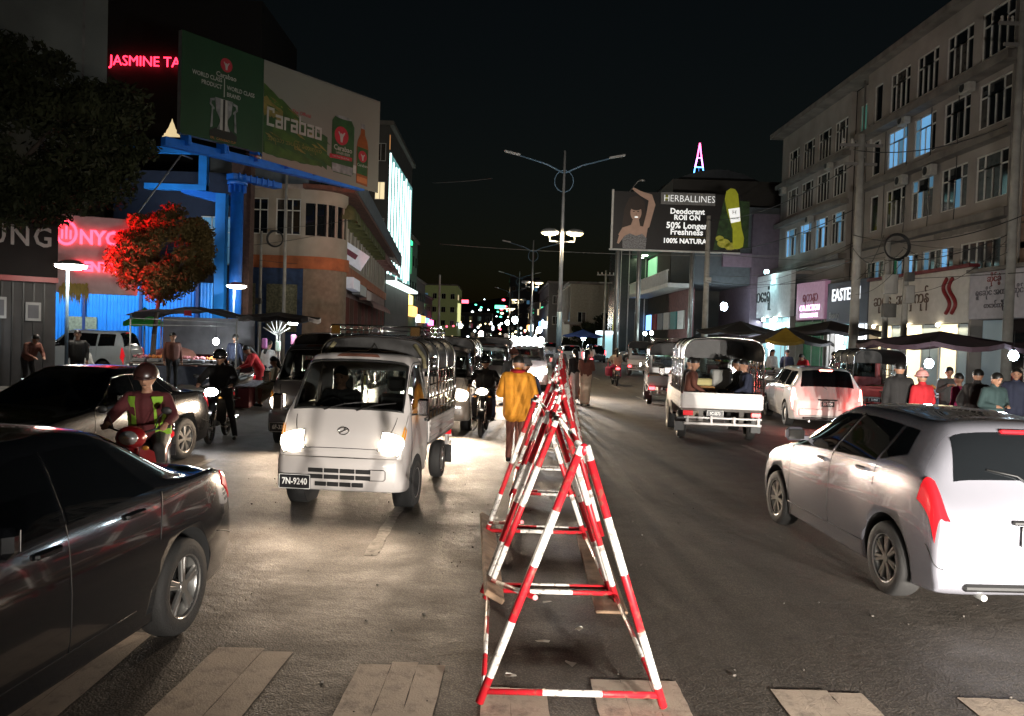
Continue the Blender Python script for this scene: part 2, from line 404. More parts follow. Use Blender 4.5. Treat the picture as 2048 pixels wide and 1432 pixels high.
def trestle(x, y, rz, label, L=1.75, h=1.46, w=1.02, brace=True, lean=0.0):
    t = empty('barrier_trestle', (x, y, 0), rz, label, 'barrier', 'red and white trestles down the middle of the road')
    for k, yy in enumerate((0, L)):
        for s in (-1, 1):
            bar(t, 'leg', (s*w/2, yy, .02), (lean+s*.012, yy, h), .024, .2+.02*k+jit(.04))
        bar(t, 'cross_bar', (-w/2*.955, yy, .085), (w/2*.955, yy, .085), .018, .0+jit(.02))
    for yy in (0, L):
        b = MB(); b.ell((lean, yy, h-.02), (.030, .028, .034), 10, 6); b.build('apex_joint', mat('red_gloss', (.5, .012, .022), .42, var=.25, vs=20), t)
    bar(t, 'ridge_bar', (lean, .03, h-.035), (lean, L-.03, h-.035), .020, .33)
    for s in (-1, 1): bar(t, 'side_bar', (s*w/2*.96, .03, .075), (s*w/2*.96, L-.03, .075), .015, .5)
    if brace: bar(t, 'brace', (-w/2*.9, L-.03, .17), (-w/2*.40, .28, .85*h*.42), .016, .1)
    return t
_tb = [(.455, 4.37, 0, 'nearest barrier trestle, its red apex level with the taxi tailgates'),
       (.43, 6.27, .01, 'second trestle from the camera with the plank against its left feet'),
       (.60, 8.2, -.06, 'third trestle from the camera, beside the boots of the yellow jacket walker'),
       (.70, 10.1, -.05, 'fourth trestle from the camera, right of the yellow jacket walker'),
       (.86, 12.0, -.06, 'fifth trestle from the camera in the converging red and white row'),
       (1.02, 13.9, -.07, 'sixth trestle from the camera in the converging red and white row')]
for i, (x, y, rz, lb) in enumerate(_tb): trestle(x, y, rz, lb, lean=(.02, -.02, .05, 0, .03, -.03)[i], brace=i in (0, 1, 3))
for i in range(8):
    y = 15.8+i*1.9; trestle(1.16+i*.15, y, -.08, 'one of the far trestles packed together before the lamp post', lean=(-.03, .03, .02, 0, -.02, .03, 0, .02)[i], brace=False)
# ---------------------------------------------------------------- vehicle shells
M_TYRE = mat('tyre_rubber', (.022, .021, .02), .75, bump=.3, bs=90)
M_RIM = mat('alloy', (.55, .54, .52), .3, metal=.9, var=.08)
M_STEEL = mat('grey_steel_wheel', (.30, .30, .29), .4, metal=.7)
M_BLACK = mat('black_plastic', (.012, .012, .012), .5)
M_DARK = mat('underbody', (.01, .01, .01), .9)
M_GLASS = mat('tinted_glass', (.006, .007, .008), .04, spec=.6, coat=.3, var=.02)
M_CHROME = mat('chrome', (.75, .74, .72), .14, metal=1, var=.05)
M_PLATE = mat('black_plate', (.012, .012, .014), .4)
M_PLATET = mat('plate_white', (.85, .85, .82), .5, var=.03)
M_TAIL = mat('tail_lens_faint_glow', (.35, .01, .015), .15, coat=.6, emit=(1, .02, .03), es=.40)  # lamps off; light from following headlamps put in as a faint glow
M_TAILON = glow('tail_lens_lit', (1, .05, .06), 9)
M_BRAKE = glow('brake_lens_lit', (1, .14, .11), 22)
M_HEADON = glow('headlamp_lit', (1, .88, .70), 16)
M_HEADCOOL = glow('headlamp_lit_cool', (.95, .97, 1), 42)
M_HEAD = mat('headlamp_off', (.7, .7, .7), .12, metal=.6, coat=1)
M_AMBER = mat('amber_lens', (.6, .25, .03), .2, coat=.6)

def _cr(u):
    u2, u3 = u*u, u*u*u
    return (-.5*u3+u2-.5*u, 1.5*u3-2.5*u2+1, -1.5*u3+2*u2+.5*u, .5*u3-.5*u2)
class Loft:
    def __init__(s, st):
        C = []
        for (yl, yb, yr, z0, zb, zr, wl, wb, wr) in st:
            h = zb-z0; d = min(.075, .5*(zr-zb)); ym = (yl+yb)/2
            t5 = ((wb+wr)/2+.02, (yb+yr)/2, (zb+zr-d)/2)
            C.append([(0, yl, z0), (wl*.85, yl, z0), (wl*.965, yl, z0+.08*h+.02), (wl, ym, z0+.52*h), (wb, yb, zb), t5, (wr, yr, zr-d), (wr*.74, yr, zr-d*.22), (0, yr, zr)])
        C = np.array(C); s.n = len(st)
        C = np.concatenate([C[:1], C, C[-1:]], 0)
        g0 = C[:, 1:2].copy(); g0[..., 0] *= -1; g1 = C[:, -2:-1].copy(); g1[..., 0] *= -1
        s.C = np.concatenate([g0, C, g1], 1)
    def pt(s, a, t):
        sg = 1
        if t > 8: t = 16-t; sg = -1
        if t < 0: t = -t; sg = -sg
        a = min(max(a, 0), s.n-1); i = min(int(a), s.n-2); j = min(int(t), 7)
        wa = np.array(_cr(a-i)); wt = np.array(_cr(t-j))
        p = np.einsum('a,b,abk->k', wa, wt, s.C[i:i+4, j:j+4])
        return Vector((p[0]*sg, p[1], p[2]))
    def nrm(s, a, t):
        e = .02; du = s.pt(a+e, t)-s.pt(a-e, t); dv = s.pt(a, t+e)-s.pt(a, t-e); n = du.cross(dv); n.normalize()
        p = s.pt(a, t)
        if n.dot(p-Vector((0, p.y*.9, .6))) < 0: n = -n
        return n
    def rows(s, sub, extra=()):
        v = sorted(set([round(i/sub, 4) for i in range((s.n-1)*sub+1)]+list(extra))); return v
    def shell(s, sub=6, subt=4, holes=(), capends=True):
        es = [h[k] for h in holes for k in (0, 1)]; et = [h[k] for h in holes for k in (2, 3)]
        ss = s.rows(sub, es); tt = sorted(set([round(j/subt, 4) for j in range(8*subt+1)]+[x for x in et if x <= 8]))
        ring = [(t, 1) for t in tt]+[(t, -1) for t in tt[::-1][1:-1]]
        b = MB(); b.smooth = True; L = len(ring)
        for a in ss:
            for t, g in ring:
                p = s.pt(a, t); b.v.append(Vector((p.x*g, p.y, p.z)))
        for i in range(len(ss)-1):
            am = (ss[i]+ss[i+1])/2
            for j in range(L):
                t0, g0 = ring[j]; t1, g1 = ring[(j+1) % L]; tm = (t0+t1)/2
                if any(h[0] < am < h[1] and h[2] < tm < h[3] for h in holes): continue
                b.face((i*L+j, i*L+(j+1) % L, (i+1)*L+(j+1) % L, (i+1)*L+j))
        if capends:
            b.smooth = False
            b.face(range(L)); k = (len(ss)-1)*L; b.face([k+j for j in range(L)][::-1])
        return b
    def patch(s, cor, off=.004, nu=8, nv=6, mir=False, thick=0):
        (a0, t0), (a1, t1), (a2, t2), (a3, t3) = cor; P = []
        for i in range(nu+1):
            u = i/nu; row = []
            for j in range(nv+1):
                v = j/nv
                a = (a0*(1-u)+a1*u)*(1-v)+(a3*(1-u)+a2*u)*v; t = (t0*(1-u)+t1*u)*(1-v)+(t3*(1-u)+t2*u)*v
                p = s.pt(a, t)+s.nrm(a, t)*off
                row.append(Vector((-p.x if mir else p.x, p.y, p.z)))
            P.append(row)
        b = MB(); b.smooth = True; b.grid(P); return b
    def strip(s, pl, w=.006, off=.0025, mir=False):
        pts = []
        for (a0, t0), (a1, t1) in zip(pl[:-1], pl[1:]):
            for k in range(8): pts.append((a0+(a1-a0)*k/8, t0+(t1-t0)*k/8))
        pts.append(pl[-1]); q = []
        for a, t in pts:
            p = s.pt(a, t)+s.nrm(a, t)*(off-w*.6)
            q.append(Vector((-p.x if mir else p.x, p.y, p.z)))
        b = MB(); b.tube(q, w, 4); return b
def boolean(o, cut):
    md = o.modifiers.new('b', 'BOOLEAN'); md.object = cut; md.operation = 'DIFFERENCE'; md.solver = 'EXACT'
    try: md.material_mode = 'TRANSFER'
    except Exception: pass
    COL.objects.unlink(o); COL.objects.unlink(cut); me = evald(o, (cut,)); COL.objects.link(o)
    o.modifiers.clear(); o.data = me; bpy.data.objects.remove(cut)
def wheel(parent, x, y, r, w, style, side):
    """tyre with a rim child; side +1 faces +x"""
    b = MB(); rr = r*.66
    b.lathe([(rr*.9, -w/2*.8), (rr, -w/2), (r*.93, -w/2), (r*.985, -w*.36), (r, -w*.2), (r, w*.2), (r*.985, w*.36), (r*.93, w/2), (rr, w/2), (rr*.9, w/2*.8)], axis='x', n=28)
    b.cyl((-w*.2, 0, 0), (-w*.1, 0, 0), rr*.95, n=16)
    o = b.build('wheel', M_TYRE, parent, (x, y, r))
    o.rotation_euler.z = 0 if side > 0 else math.pi
    c = MB(); c.lathe([(rr*.86, w*.05), (rr*.9, w*.3), (rr*.97, w*.49), (rr*1.02, w*.5), (rr*.98, w*.40)], axis='x', n=28)
    if style == 'steel':
        c.lathe([(.001, w*.42), (rr*.25, w*.42), (rr*.3, w*.30), (rr*.62, w*.36), (rr*.8, w*.22), (rr*.9, w*.22)], axis='x', n=24)
        for k in range(8):
            t = k*math.pi/4; c.mi = 1; c.cyl((w*.32, math.cos(t)*rr*.72, math.sin(t)*rr*.72), (w*.345, math.cos(t)*rr*.72, math.sin(t)*rr*.72), rr*.09, n=8)
        mats = [M_STEEL, M_DARK]
    else:
        n = 5 if style == 'five' else 7
        c.cyl((w*.1, 0, 0), (w*.44, 0, 0), rr*.2, n=14)
        for k in range(n):
            t = 2*math.pi*k/n
            for dt in (-.11, .11):
                M = Matrix.Rotation(t+dt, 3, 'X'); c.box(M @ Vector((w*.34, 0, rr*.53)), (w*.16, rr*.15, rr*.84), M=M, bev=.006)
        c.mi = 1; c.cyl((w*.02, 0, 0), (w*.04, 0, 0), rr*.9, n=20)
        mats = [M_RIM, M_DARK]
    c.build('rim', mats, o)
    return o
def plate(parent, txt, loc, rz=0, w=.34, h=.16, small=None):
    b = MB(); b.box((0, 0, 0), (w, .012, h), bev=.004); p = b.build('number_plate', M_PLATE, parent, loc, rz)
    b = MB()
    for z in (-1, 1): b.box((0, -.008, z*(h/2-.006)), (w-.012, .004, .005))
    for x in (-1, 1): b.box((x*(w/2-.006), -.008, 0), (.005, .004, h-.016))
    b.build('border', M_PLATET, p)
    lettering(txt, h*.62, M_PLATET, p, (0, -.008, .0), depth=.001, xs=.74*w/.34, bold=.002)
    if small:
        lettering(small[0], h*.17, M_PLATET, p, (0, -.008, h*.36), depth=.001); lettering(small[1], h*.17, M_PLATET, p, (0, -.008, -h*.37), depth=.001)
    return p
SPEC = {
 'hatch': dict(st=[(-1.90,-1.90,-1.88,.28,.56,.60,.58,.57,.44), (-1.80,-1.78,-1.74,.22,.68,.73,.76,.73,.58), (-1.55,-1.5,-1.42,.19,.80,.86,.83,.80,.62),
    (-1.05,-1.0,-1.02,.18,.92,.99,.845,.82,.65), (-.55,-.5,-.12,.18,.95,1.45,.8475,.82,.60), (.15,.15,.42,.18,.98,1.525,.8475,.82,.605), (.95,.98,1.1,.18,1.02,1.50,.8475,.82,.59),
    (1.5,1.55,1.60,.18,1.04,1.44,.835,.805,.565), (1.84,1.82,1.83,.20,.98,1.03,.81,.785,.64), (1.92,1.93,1.94,.23,.74,.80,.785,.76,.64), (1.94,1.955,1.955,.30,.60,.65,.70,.68,.54)],
    fw=-1.22, rw=1.27, r=.305, arch=.36, win=[[(3.42,4.2),(4.93,4.2),(4.96,5.82),(4.02,5.82)], [(5.03,4.2),(6.0,4.22),(6.02,5.82),(5.06,5.82)], [(6.08,4.3),(6.62,4.75),(6.45,5.75),(6.1,5.8)]],
    shield=(3.07,3.95), back=(7.1,7.9), tail=[(7.45,3.6),(8.85,3.3),(9.0,5.5),(7.8,4.9)], head=[(.9,3.6),(1.7,3.6),(2.3,5.4),(1.15,5.4)],
    doors=[[(5.0,2.3),(5.0,5.9)], [(3.35,2.3),(3.4,4.1)], [(6.06,3.6),(6.06,4.1)], [(3.36,2.3),(5.9,2.3)]], hand=[(4.75,3.9),(5.78,3.9)], rim='seven', mir=(3.85,4.45)),
 'sedan': dict(st=[(-2.22,-2.22,-2.20,.30,.58,.62,.60,.58,.45), (-2.12,-2.10,-2.05,.22,.68,.73,.80,.77,.60), (-1.7,-1.65,-1.55,.20,.81,.87,.87,.83,.66), (-1.0,-.95,-.95,.19,.90,.97,.88,.85,.68),
    (-.45,-.4,-.10,.19,.93,1.39,.88,.85,.585), (.15,.15,.25,.19,.95,1.45,.88,.85,.59), (.80,.85,.88,.19,.97,1.41,.88,.85,.57), (1.3,1.45,1.58,.19,1.0,1.07,.875,.84,.64),
    (1.8,1.85,1.9,.21,.99,1.04,.86,.82,.66), (2.16,2.16,2.17,.25,.86,.92,.80,.76,.60), (2.24,2.25,2.24,.32,.64,.68,.68,.66,.50)],
    fw=-1.35, rw=1.35, r=.32, arch=.375, win=[[(3.35,4.2),(4.93,4.2),(4.95,5.82),(4.02,5.82)], [(5.03,4.2),(6.25,4.25),(5.85,5.8),(5.06,5.82)]],
    shield=(3.07,3.95), back=(6.08,6.93), tail=[(8.35,3.75),(9.25,3.6),(9.15,5.2),(8.45,4.55)], head=[(.9,3.6),(1.8,3.6),(2.2,5.3),(1.15,5.3)],
    doors=[[(5.0,2.3),(5.0,5.9)], [(3.3,2.3),(3.35,4.1)], [(6.3,3.3),(6.35,4.1)], [(3.3,2.3),(5.95,2.3)], [(7.95,4.4),(8.9,5.2)]], hand=[(4.72,3.9),(5.85,3.9)], rim='five', mir=(3.8,4.45)),
 'wagon': dict(st=[(-2.06,-2.06,-2.04,.28,.58,.63,.58,.57,.45), (-1.95,-1.93,-1.9,.22,.70,.75,.77,.74,.58), (-1.6,-1.55,-1.5,.2,.84,.89,.84,.80,.64), (-1.0,-.98,-.98,.2,.93,1.0,.845,.815,.66),
    (-.5,-.45,-.3,.2,.95,1.45,.845,.815,.60), (.1,.1,.12,.2,.96,1.51,.845,.815,.61), (1.0,1.0,1.0,.2,.97,1.50,.845,.815,.60), (1.65,1.72,1.76,.2,.98,1.46,.84,.81,.59),
    (1.96,1.98,1.98,.22,.96,1.02,.825,.80,.66), (2.05,2.06,2.07,.27,.70,.76,.80,.78,.66), (2.08,2.09,2.09,.33,.6,.64,.73,.71,.55)],
    fw=-1.3, rw=1.25, r=.30, arch=.355, win=[[(3.4,4.2),(4.93,4.2),(4.95,5.82),(4.02,5.82)], [(5.03,4.2),(5.96,4.2),(5.97,5.82),(5.05,5.82)], [(6.05,4.2),(6.9,4.25),(6.82,5.8),(6.06,5.82)]],
    shield=(3.07,3.95), back=(7.05,7.93), tail=[(7.7,3.2),(8.8,2.8),(8.95,5.4),(7.95,4.8)], head=[(.9,3.6),(1.7,3.6),(2.1,5.4),(1.1,5.4)],
    doors=[[(5.0,2.3),(5.0,5.9)], [(3.35,2.3),(3.4,4.1)], [(6.0,3.3),(6.0,5.9)], [(3.36,2.3),(5.9,2.3)]], hand=[(4.75,3.9),(5.75,3.9)], rim='steel', mir=(3.85,4.45)),
}
def make_car(kind, name, label, cat, paintm, loc, rz, tail=None, head=None, brake3=False, ptext=None, scale=(1, 1, 1), group=None, rim=None, chrome=False):
    S = SPEC[kind]; L = Loft(S['st']); t = empty(name, loc, rz, label, cat, group); t.scale = scale
    if 'mesh' not in S:
        o = fixn(L.shell().build('body', [paintm, M_DARK])); c = MB()
        for y in (S['fw'], S['rw']):
            for sx in (-1, 1): c.cyl((sx*.55, y, S['r']+.015), (sx*1.1, y, S['r']+.015), S['arch'], n=32)
        boolean(o, c.build('cut', M_DARK)); S['mesh'] = o.data; idx = []
        for pl in o.data.polygons:           # wheel wells are dark
            q = pl.center
            inside = any((q.y-y)**2+(q.z-S['r']-.015)**2 < (S['arch']*1.002)**2 for y in (S['fw'], S['rw'])) and .5 < abs(q.x) < .80
            idx.append(1 if inside or q.z < .20 else 0)
        S['idx'] = idx; bpy.data.objects.remove(o)
    me = S['mesh'].copy(); me.materials.clear(); me.materials.append(paintm); me.materials.append(M_DARK); me.polygons.foreach_set('material_index', S['idx']); me.update()
    o = bpy.data.objects.new('body', me); COL.objects.link(o); o.parent = t
    for mir in (False, True):
        for w in S['win']: fixn(L.patch(w, .004, mir=mir).build('side_window', M_GLASS, t))
        for d in S['doors']: L.strip(d, .004, mir=mir).build('door_seam', M_BLACK, t)
        for a, tt in S['hand']:
            p = L.pt(a, tt); b = MB(); b.box((p.x+.012, p.y, p.z), (.03, .19, .035), bev=.01); h = b.build('door_handle', M_CHROME if chrome else paintm, t)
            if mir: h.scale.x = -1
        if chrome:
            w0 = S['win'][0]; w1 = S['win'][1]
            L.strip([w0[0], w0[3], w0[2], w1[2], w1[1]], .008, .006, mir).build('window_trim', M_CHROME, t)
        hl = L.patch(S['head'], .006, mir=mir).build('headlight', head or M_HEAD, t); fixn(hl)
        tl = L.patch(S['tail'], .007, 6, 8, mir=mir).build('tail_light', tail or M_TAIL, t); fixn(tl)
        p = L.pt(*S['mir']); sx = -1 if mir else 1
        b = MB(); b.box((sx*(p.x+.13), p.y-.02, p.z+.07), (.20, .10, .14), bev=.035); b.box((sx*(p.x+.03), p.y-.01, p.z+.03), (.1, .05, .04)); mo_ = b.build('door_mirror', paintm, t)
        b = MB(); b.box((sx*(p.x+.13), p.y+.033, p.z+.07), (.16, .006, .10), bev=.002); b.build('mirror_glass', M_CHROME, mo_)
        for y, nm in ((S['fw'], 'f'), (S['rw'], 'r')): wheel(t, sx*(S['st'][5][6]-.10), y, S['r'], .19, rim or S['rim'], sx)
    a0, a1 = S['shield']; fixn(L.patch([(a0, 6.12), (a0, 9.88), (a1, 9.84), (a1, 6.16)], .004, 10, 6).build('windscreen', M_GLASS, t))
    a0, a1 = S['back']; fixn(L.patch([(a0, 6.2), (a0, 9.8), (a1, 9.75), (a1, 6.25)], .004, 10, 6).build('rear_window', M_GLASS, t))
    ye = S['st'][-1][1]; n = S['st'][0][0]
    # rear bumper step, seam and boot details
    L.strip([(8.0, 2.9), (9.6, 2.6)], .004).build('bumper_seam', M_BLACK, t); L.strip([(8.0, 2.9), (9.6, 2.6)], .004, mir=True).build('bumper_seam', M_BLACK, t)
    if kind == 'wagon': b = MB(); b.box((0, ye+.0, .42), (1.36, .05, .18), bev=.024); b.build('rear_bumper_face', paintm, t)
    b = MB(); b.box((0, ye-.03, .27), (1.15, .08, .06), bev=.02); b.build('rear_valance', M_BLACK, t)
    zc = S['st'][9][4]
    p = plate(t, ptext or '2K-1487', (0, ye+.018, zc-.07), math.pi, .33, .15)
    b = MB(); b.box((0, ye+.012, zc+.03), (.46, .03, .035), bev=.01); b.build('boot_handle', M_CHROME if chrome else M_BLACK, t)
    b = MB(); b.box((.3, ye-.07, .22), (.0, .0, .0)) if False else b.cyl((.42, ye-.25, .20), (.42, ye+.01, .20), .025, n=10); b.build('exhaust_pipe', M_STEEL, t)
    if kind != 'sedan':
        b = MB(); zr = S['st'][7][5]; yr = S['st'][7][2]
        b.box((0, yr+.04, zr-.02), (.30, .04, .03), bev=.008); b.build('high_brake_light', M_BRAKE if brake3 else M_TAIL, t)
        b = MB(); b.tube([(0, ye-.10, zc+.28), (.12, ye-.13, zc+.36), (.34, ye-.16, zc+.40)], .008, 5); b.build('rear_wiper', M_BLACK, t)
    # front face
    b = MB(); b.box((0, n+.0, .42), (.9, .05, .10), bev=.015); b.build('grille', M_BLACK, t)
    plate(t, ptext or '2K-1487', (0, n-.035, .44), 0, .33, .15)
    return t
# ---------------------------------------------------------------- small canopied pickup (line taxi)
M_TARP = mat('black_tarpaulin', (.022, .021, .020), .55, var=.25, vs=3, bump=.4, bs=7)
M_TARPT = mat('olive_tarp_trim', (.16, .14, .075), .7, var=.2)
M_CABIN = mat('cabin_grey', (.14, .13, .12), .8, var=.2)
M_SEAT = mat('seat_vinyl', (.05, .045, .042), .6)
M_CLEAR = clear_glass('clear_glass')
M_WHITE = paint('white_van_paint', (.52, .485, .465), 0, .35)
M_SILV = paint('silver_grey_paint', (.40, .40, .40), .4, .3)
M_RUST = mat('rusty_spot', (.16, .06, .035), .85, var=.3, bump=.3)
CAB = [(-1.655,-1.655,-1.645,.36,.66,.70,.66,.645,.56), (-1.60,-1.60,-1.585,.34,.82,.86,.725,.70,.62), (-1.36,-1.38,-1.40,.32,1.08,1.13,.7375,.715,.645),
       (-1.0,-1.05,-.98,.32,1.10,1.72,.7375,.72,.61), (-.7,-.7,-.7,.32,1.10,1.785,.7375,.72,.615), (-.40,-.40,-.40,.32,1.10,1.775,.7375,.72,.61), (-.33,-.33,-.33,.34,1.09,1.745,.725,.71,.59)]
def arch(w, z0, z1, z2, n=8, cx=0):
    """canopy outline: upright sides, rounded shoulders, gently crowned top"""
    P = [(-w, z0), (-w, z1)]
    for k in range(1, n):
        t = math.pi/2*k/n; P.append((-w+(.24)*(1-math.cos(t)), z1+(z2-.03-z1)*math.sin(t)))
    P.append((-w+.24, z2-.03)); P.append((-w*.33, z2-.006)); q = [(-a, c) for a, c in P[::-1]]
    return P+[(0, z2)]+q
def make_truck(label, loc, rz, paintm=None, lit=0, headm=None, tailm=None, ptxt='7N-9240', group='canopied pickup taxis in the traffic', top=True, full=True, decor=True, rzsmall=None, beam=1.0, cat='pickup'):
    pm = paintm or M_WHITE
    t = empty('canopied_pickup', loc, rz, label, cat, group)
    L = Loft(CAB); holes = [(2.06, 2.95, 6.1, 8.01), (2.45, 4.85, 4.2, 5.75)]
    o = L.shell(6, 4, holes, False).build('cab', [pm], t); fixn(o)
    b = MB(); P0 = [L.pt(0, k*.5) for k in range(17)]; b.poly(P0+[Vector((-p.x, p.y, p.z)) for p in P0[::-1][1:-1]]); b.build('front_panel', pm, t)
    fixn(L.patch([(2.06, 6.1), (2.06, 9.9), (2.95, 9.9), (2.95, 6.1)], -.006, 10, 5).build('windscreen', M_CLEAR, t))
    b = MB()      # rubber surround
    pts = [(2.06, 6.1+3.8*k/8) for k in range(9)]+[(2.06+.89*k/5, 9.9) for k in range(1, 6)]+[(2.95, 9.9-3.8*k/8) for k in range(1, 9)]+[(2.95-.89*k/5, 6.1) for k in range(1, 5)]
    b.tube([L.pt(*q)+L.nrm(*q)*.002 for q in pts], .016, 5, True); b.build('windscreen_seal', M_BLACK, t)
    for mir in (False, True):
        sx = -1 if mir else 1
        fixn(L.patch([(2.45, 4.2), (4.85, 4.2), (4.85, 5.75), (2.45, 5.75)], -.006, 8, 4, mir).build('side_window', M_CLEAR, t))
        L.strip([(2.15, 2.2), (2.2, 4.1), (2.5, 5.85), (4.9, 5.9), (4.92, 2.2)], .006, .004, mir).build('door_seam', M_BLACK, t)
        b = MB(); b.box((sx*.742, -.52, .98), (.03, .16, .035), bev=.008); b.build('door_handle', M_BLACK, t)
        # mirror on a stalk
        b = MB(); b.box((sx*.86, -1.33, 1.20), (.13, .05, .20), bev=.025); m_ = b.build('door_mirror', M_CHROME, t)
        b = MB(); b.tube([(sx*.70, -1.27, 1.10), (sx*.80, -1.31, 1.12), (sx*.86, -1.32, 1.15)], .012, 6); b.build('mirror_stalk', M_BLACK, m_)
        # headlamp: lens lofted over the front corner, amber indicator outside
        h = L.patch([(.08, 3.95), (1.02, 3.8), (1.3, 7.05), (.2, 7.0)], .012, 8, 8, mir).build('headlight', glow('lens_glow', (1, .88, .70), 4) if lit else M_HEAD, t); fixn(h)
        L.patch([(1.04, 3.9), (1.45, 3.95), (1.6, 5.2), (1.2, 5.4)], .010, 4, 4, mir).build('indicator', M_AMBER, t)
        b = MB(); hp = [L.pt(*q)+L.nrm(*q)*.012 for q in ((.08, 3.95), (1.02, 3.8), (1.3, 7.05), (.2, 7.0))]
        b.tube([(sx*p.x, p.y, p.z) for p in hp], .008, 4, True); b.build('headlight_rim', M_BLACK, h)
        if lit:
            b = MB(); p = (hp[0]+hp[1]+hp[2]+hp[3])/4; b.ell((sx*p.x, p.y-.03, p.z), (.135, .035, .105), 16, 8); b.build('glare_dome', headm or M_HEADON, h)  # bright dome over the lens, shaped to imitate blown-out headlamp glare
            light('headlamp_beam', 'SPOT', (sx*.55, -1.76, .76), lit*beam, (1, .76, .54), .09, t, (R(-90), 0, R(-2*sx)), 130, 1.0)
        wheel(t, sx*.668, -1.02, .27, .155, 'five' if full else 'steel', sx); wheel(t, sx*.635, .90, .27, .155, 'five' if full else 'steel', sx)
        # wheel housing shadow, sill and mud flap
        b = MB(); b.cyl((sx*.52, -1.02, .29), (sx*.7388, -1.02, .29), .325, n=28); b.build('wheel_arch', M_DARK, t)
        b = MB(); b.box((sx*.70, 1.22, .30), (.17, .015, .26)); b.build('mud_flap', M_BLACK, t)
    # bumper with slotted grille
    b = MB(); b.smooth = True
    prof = [(-.735, -1.40), (-.742, -1.55), (-.715, -1.66), (-.62, -1.725), (-.3, -1.745), (0, -1.75)]; prof = prof+[(-x, y) for x, y in prof[::-1][1:]]
    zs = [(.265, .86), (.285, .97), (.40, 1.0), (.56, 1.0), (.60, .985), (.635, .94)]
    b.grid([[(x*(1 if k > .9 else .985), -1.40+(y+1.40)*k, z) for x, y in prof] for z, k in zs])
    fixn(b.build('bumper', pm, t))
    for k, (z, w, n) in enumerate(((.495, .72, 4), (.425, .72, 4), (.345, .56, 4))):
        for i in range(n):
            b = MB(); b.box((-w/2+w*(i+.5)/n+.02, -1.752, z), (w/n-.012, .012, .048), bev=.004); b.build('grille_slot', M_BLACK, t)
    b = MB(); b.tube([(.36, -1.755, .40), (.52, -1.745, .40), (.54, -1.742, .42), (.54, -1.742, .50), (.52, -1.745, .52), (.36, -1.755, .52)], .004, 4); b.build('fog_lamp_blank', M_CABIN, t)
    pl = plate(t, ptxt, (-.48, -1.765, .36), 0, .36, .165, ('SHOP IN', 'TAXI BAY') if False else None)
    # bonnet: emblem, seam, wipers, rust
    p = L.pt(1.25, 8); nn = L.nrm(1.25, 8)
    b = MB(); ring = []
    for k in range(20):
        a = 2*math.pi*k/20; ring.append(p+nn*.01+Vector((math.cos(a)*.062, 0, 0))+Vector((0, .35, .93)).normalized()*math.sin(a)*.042)
    b.tube(ring, .007, 5, True); b.tube([ring[2], p+nn*.012, ring[12]], .007, 5); b.tube([ring[4], p+nn*.012+Vector((.01, 0, .01))], .006, 4); b.build('emblem', M_CHROME, t)
    L.strip([(.30, 7.0), (.30, 9.0)], .005, .006).build('bonnet_seam', M_BLACK, t)
    for sx in (-1, 1): L.strip([(.30, 7.0), (1.9, 6.5)], .004, .004, sx < 0).build('bonnet_seam', M_BLACK, t)
    b = MB()
    for x in (-.28, .1): b.tube([L.pt(2.0, 8)+Vector((x, -.02, .01)), L.pt(2.1, 8)+Vector((x+.22, -.02, .03)), L.pt(2.15, 8)+Vector((x+.45, -.02, .03))], .008, 5)
    b.build('wiper', M_BLACK, t)
    if full:
        p = L.pt(3.12, 8); b = MB(); b.smooth = True
        fixn(L.patch([(3.08, 7.5), (3.08, 8.6), (3.3, 8.5), (3.28, 7.6)], .003, 5, 4).build('rust_patch', M_RUST, t))
    # cabin
    b = MB(); b.b2(-.68, .68, -1.36, -.36, .38, .44); b.build('cab_floor', M_CABIN, t)
    b = MB(); b.box((0, -1.24, .92), (1.34, .28, .30), bev=.06); b.build('dashboard', M_BLACK, t)
    for x in (-.34, .34):
        b = MB(); b.box((x, -.68, .72), (.50, .46, .16), bev=.05); b.box((x, -.46, 1.02), (.46, .12, .52), bev=.05); b.box((x, -.45, 1.40), (.24, .10, .18), bev=.04); b.build('seat', M_SEAT, t)
    b = MB(); rg = []
    for k in range(20):
        a = 2*math.pi*k/20; rg.append(Vector((-.34+math.cos(a)*.18, -1.0+math.sin(a)*.09, 1.07+math.sin(a)*.155)))
    b.tube(rg, .014, 6, True); b.tube([rg[0], (-.34, -1.02, 1.06), rg[10]], .012, 5); b.tube([(-.34, -1.0, 1.06), (-.34, -1.14, .95)], .02, 6); b.build('steering_wheel', M_BLACK, t)
    # rear wall of the cab with its window
    b = MB(); b.b2(-.70, .70, -.36, -.33, .40, 1.14); b.b2(-.62, .62, -.36, -.33, 1.56, 1.73); b.b2(-.66, -.52, -.36, -.33, 1.14, 1.56); b.b2(.52, .66, -.36, -.33, 1.14, 1.56); b.build('cab_rear_wall', pm, t)
    b = MB(); b.b2(-.52, .52, -.35, -.345, 1.14, 1.56); b.build('cab_rear_window', M_CLEAR, t)
    # load bed
    b = MB(); b.b2(-.70, .70, -.28, 1.68, .60, .66); b.b2(-.40, -.32, -1.0, 1.66, .40, .60); b.b2(.32, .40, -1.0, 1.66, .40, .60); b.build('load_bed', M_CABIN, t)
    for sx in (-1, 1):
        b = MB(); b.box((sx*.72, .70, .80), (.035, 1.96, .29), bev=.006)
        for z in (.70, .78, .86, .92): b.box((sx*.74, .70, z), (.012, 1.90, .028), bev=.004)
        b.build('drop_side', pm, t)
        b = MB(); b.box((sx*.42, .75, .88), (.40, 1.75, .07), bev=.025); b.build('bench_seat', mat('bench_tan', (.30, .16, .06), .7), t)
    b = MB(); b.box((0, 1.70, .80), (1.42, .035, .30), bev=.006); b.box((0, 1.72, .80), (1.36, .012, .22), bev=.004); b.build('tail_gate', pm, t)
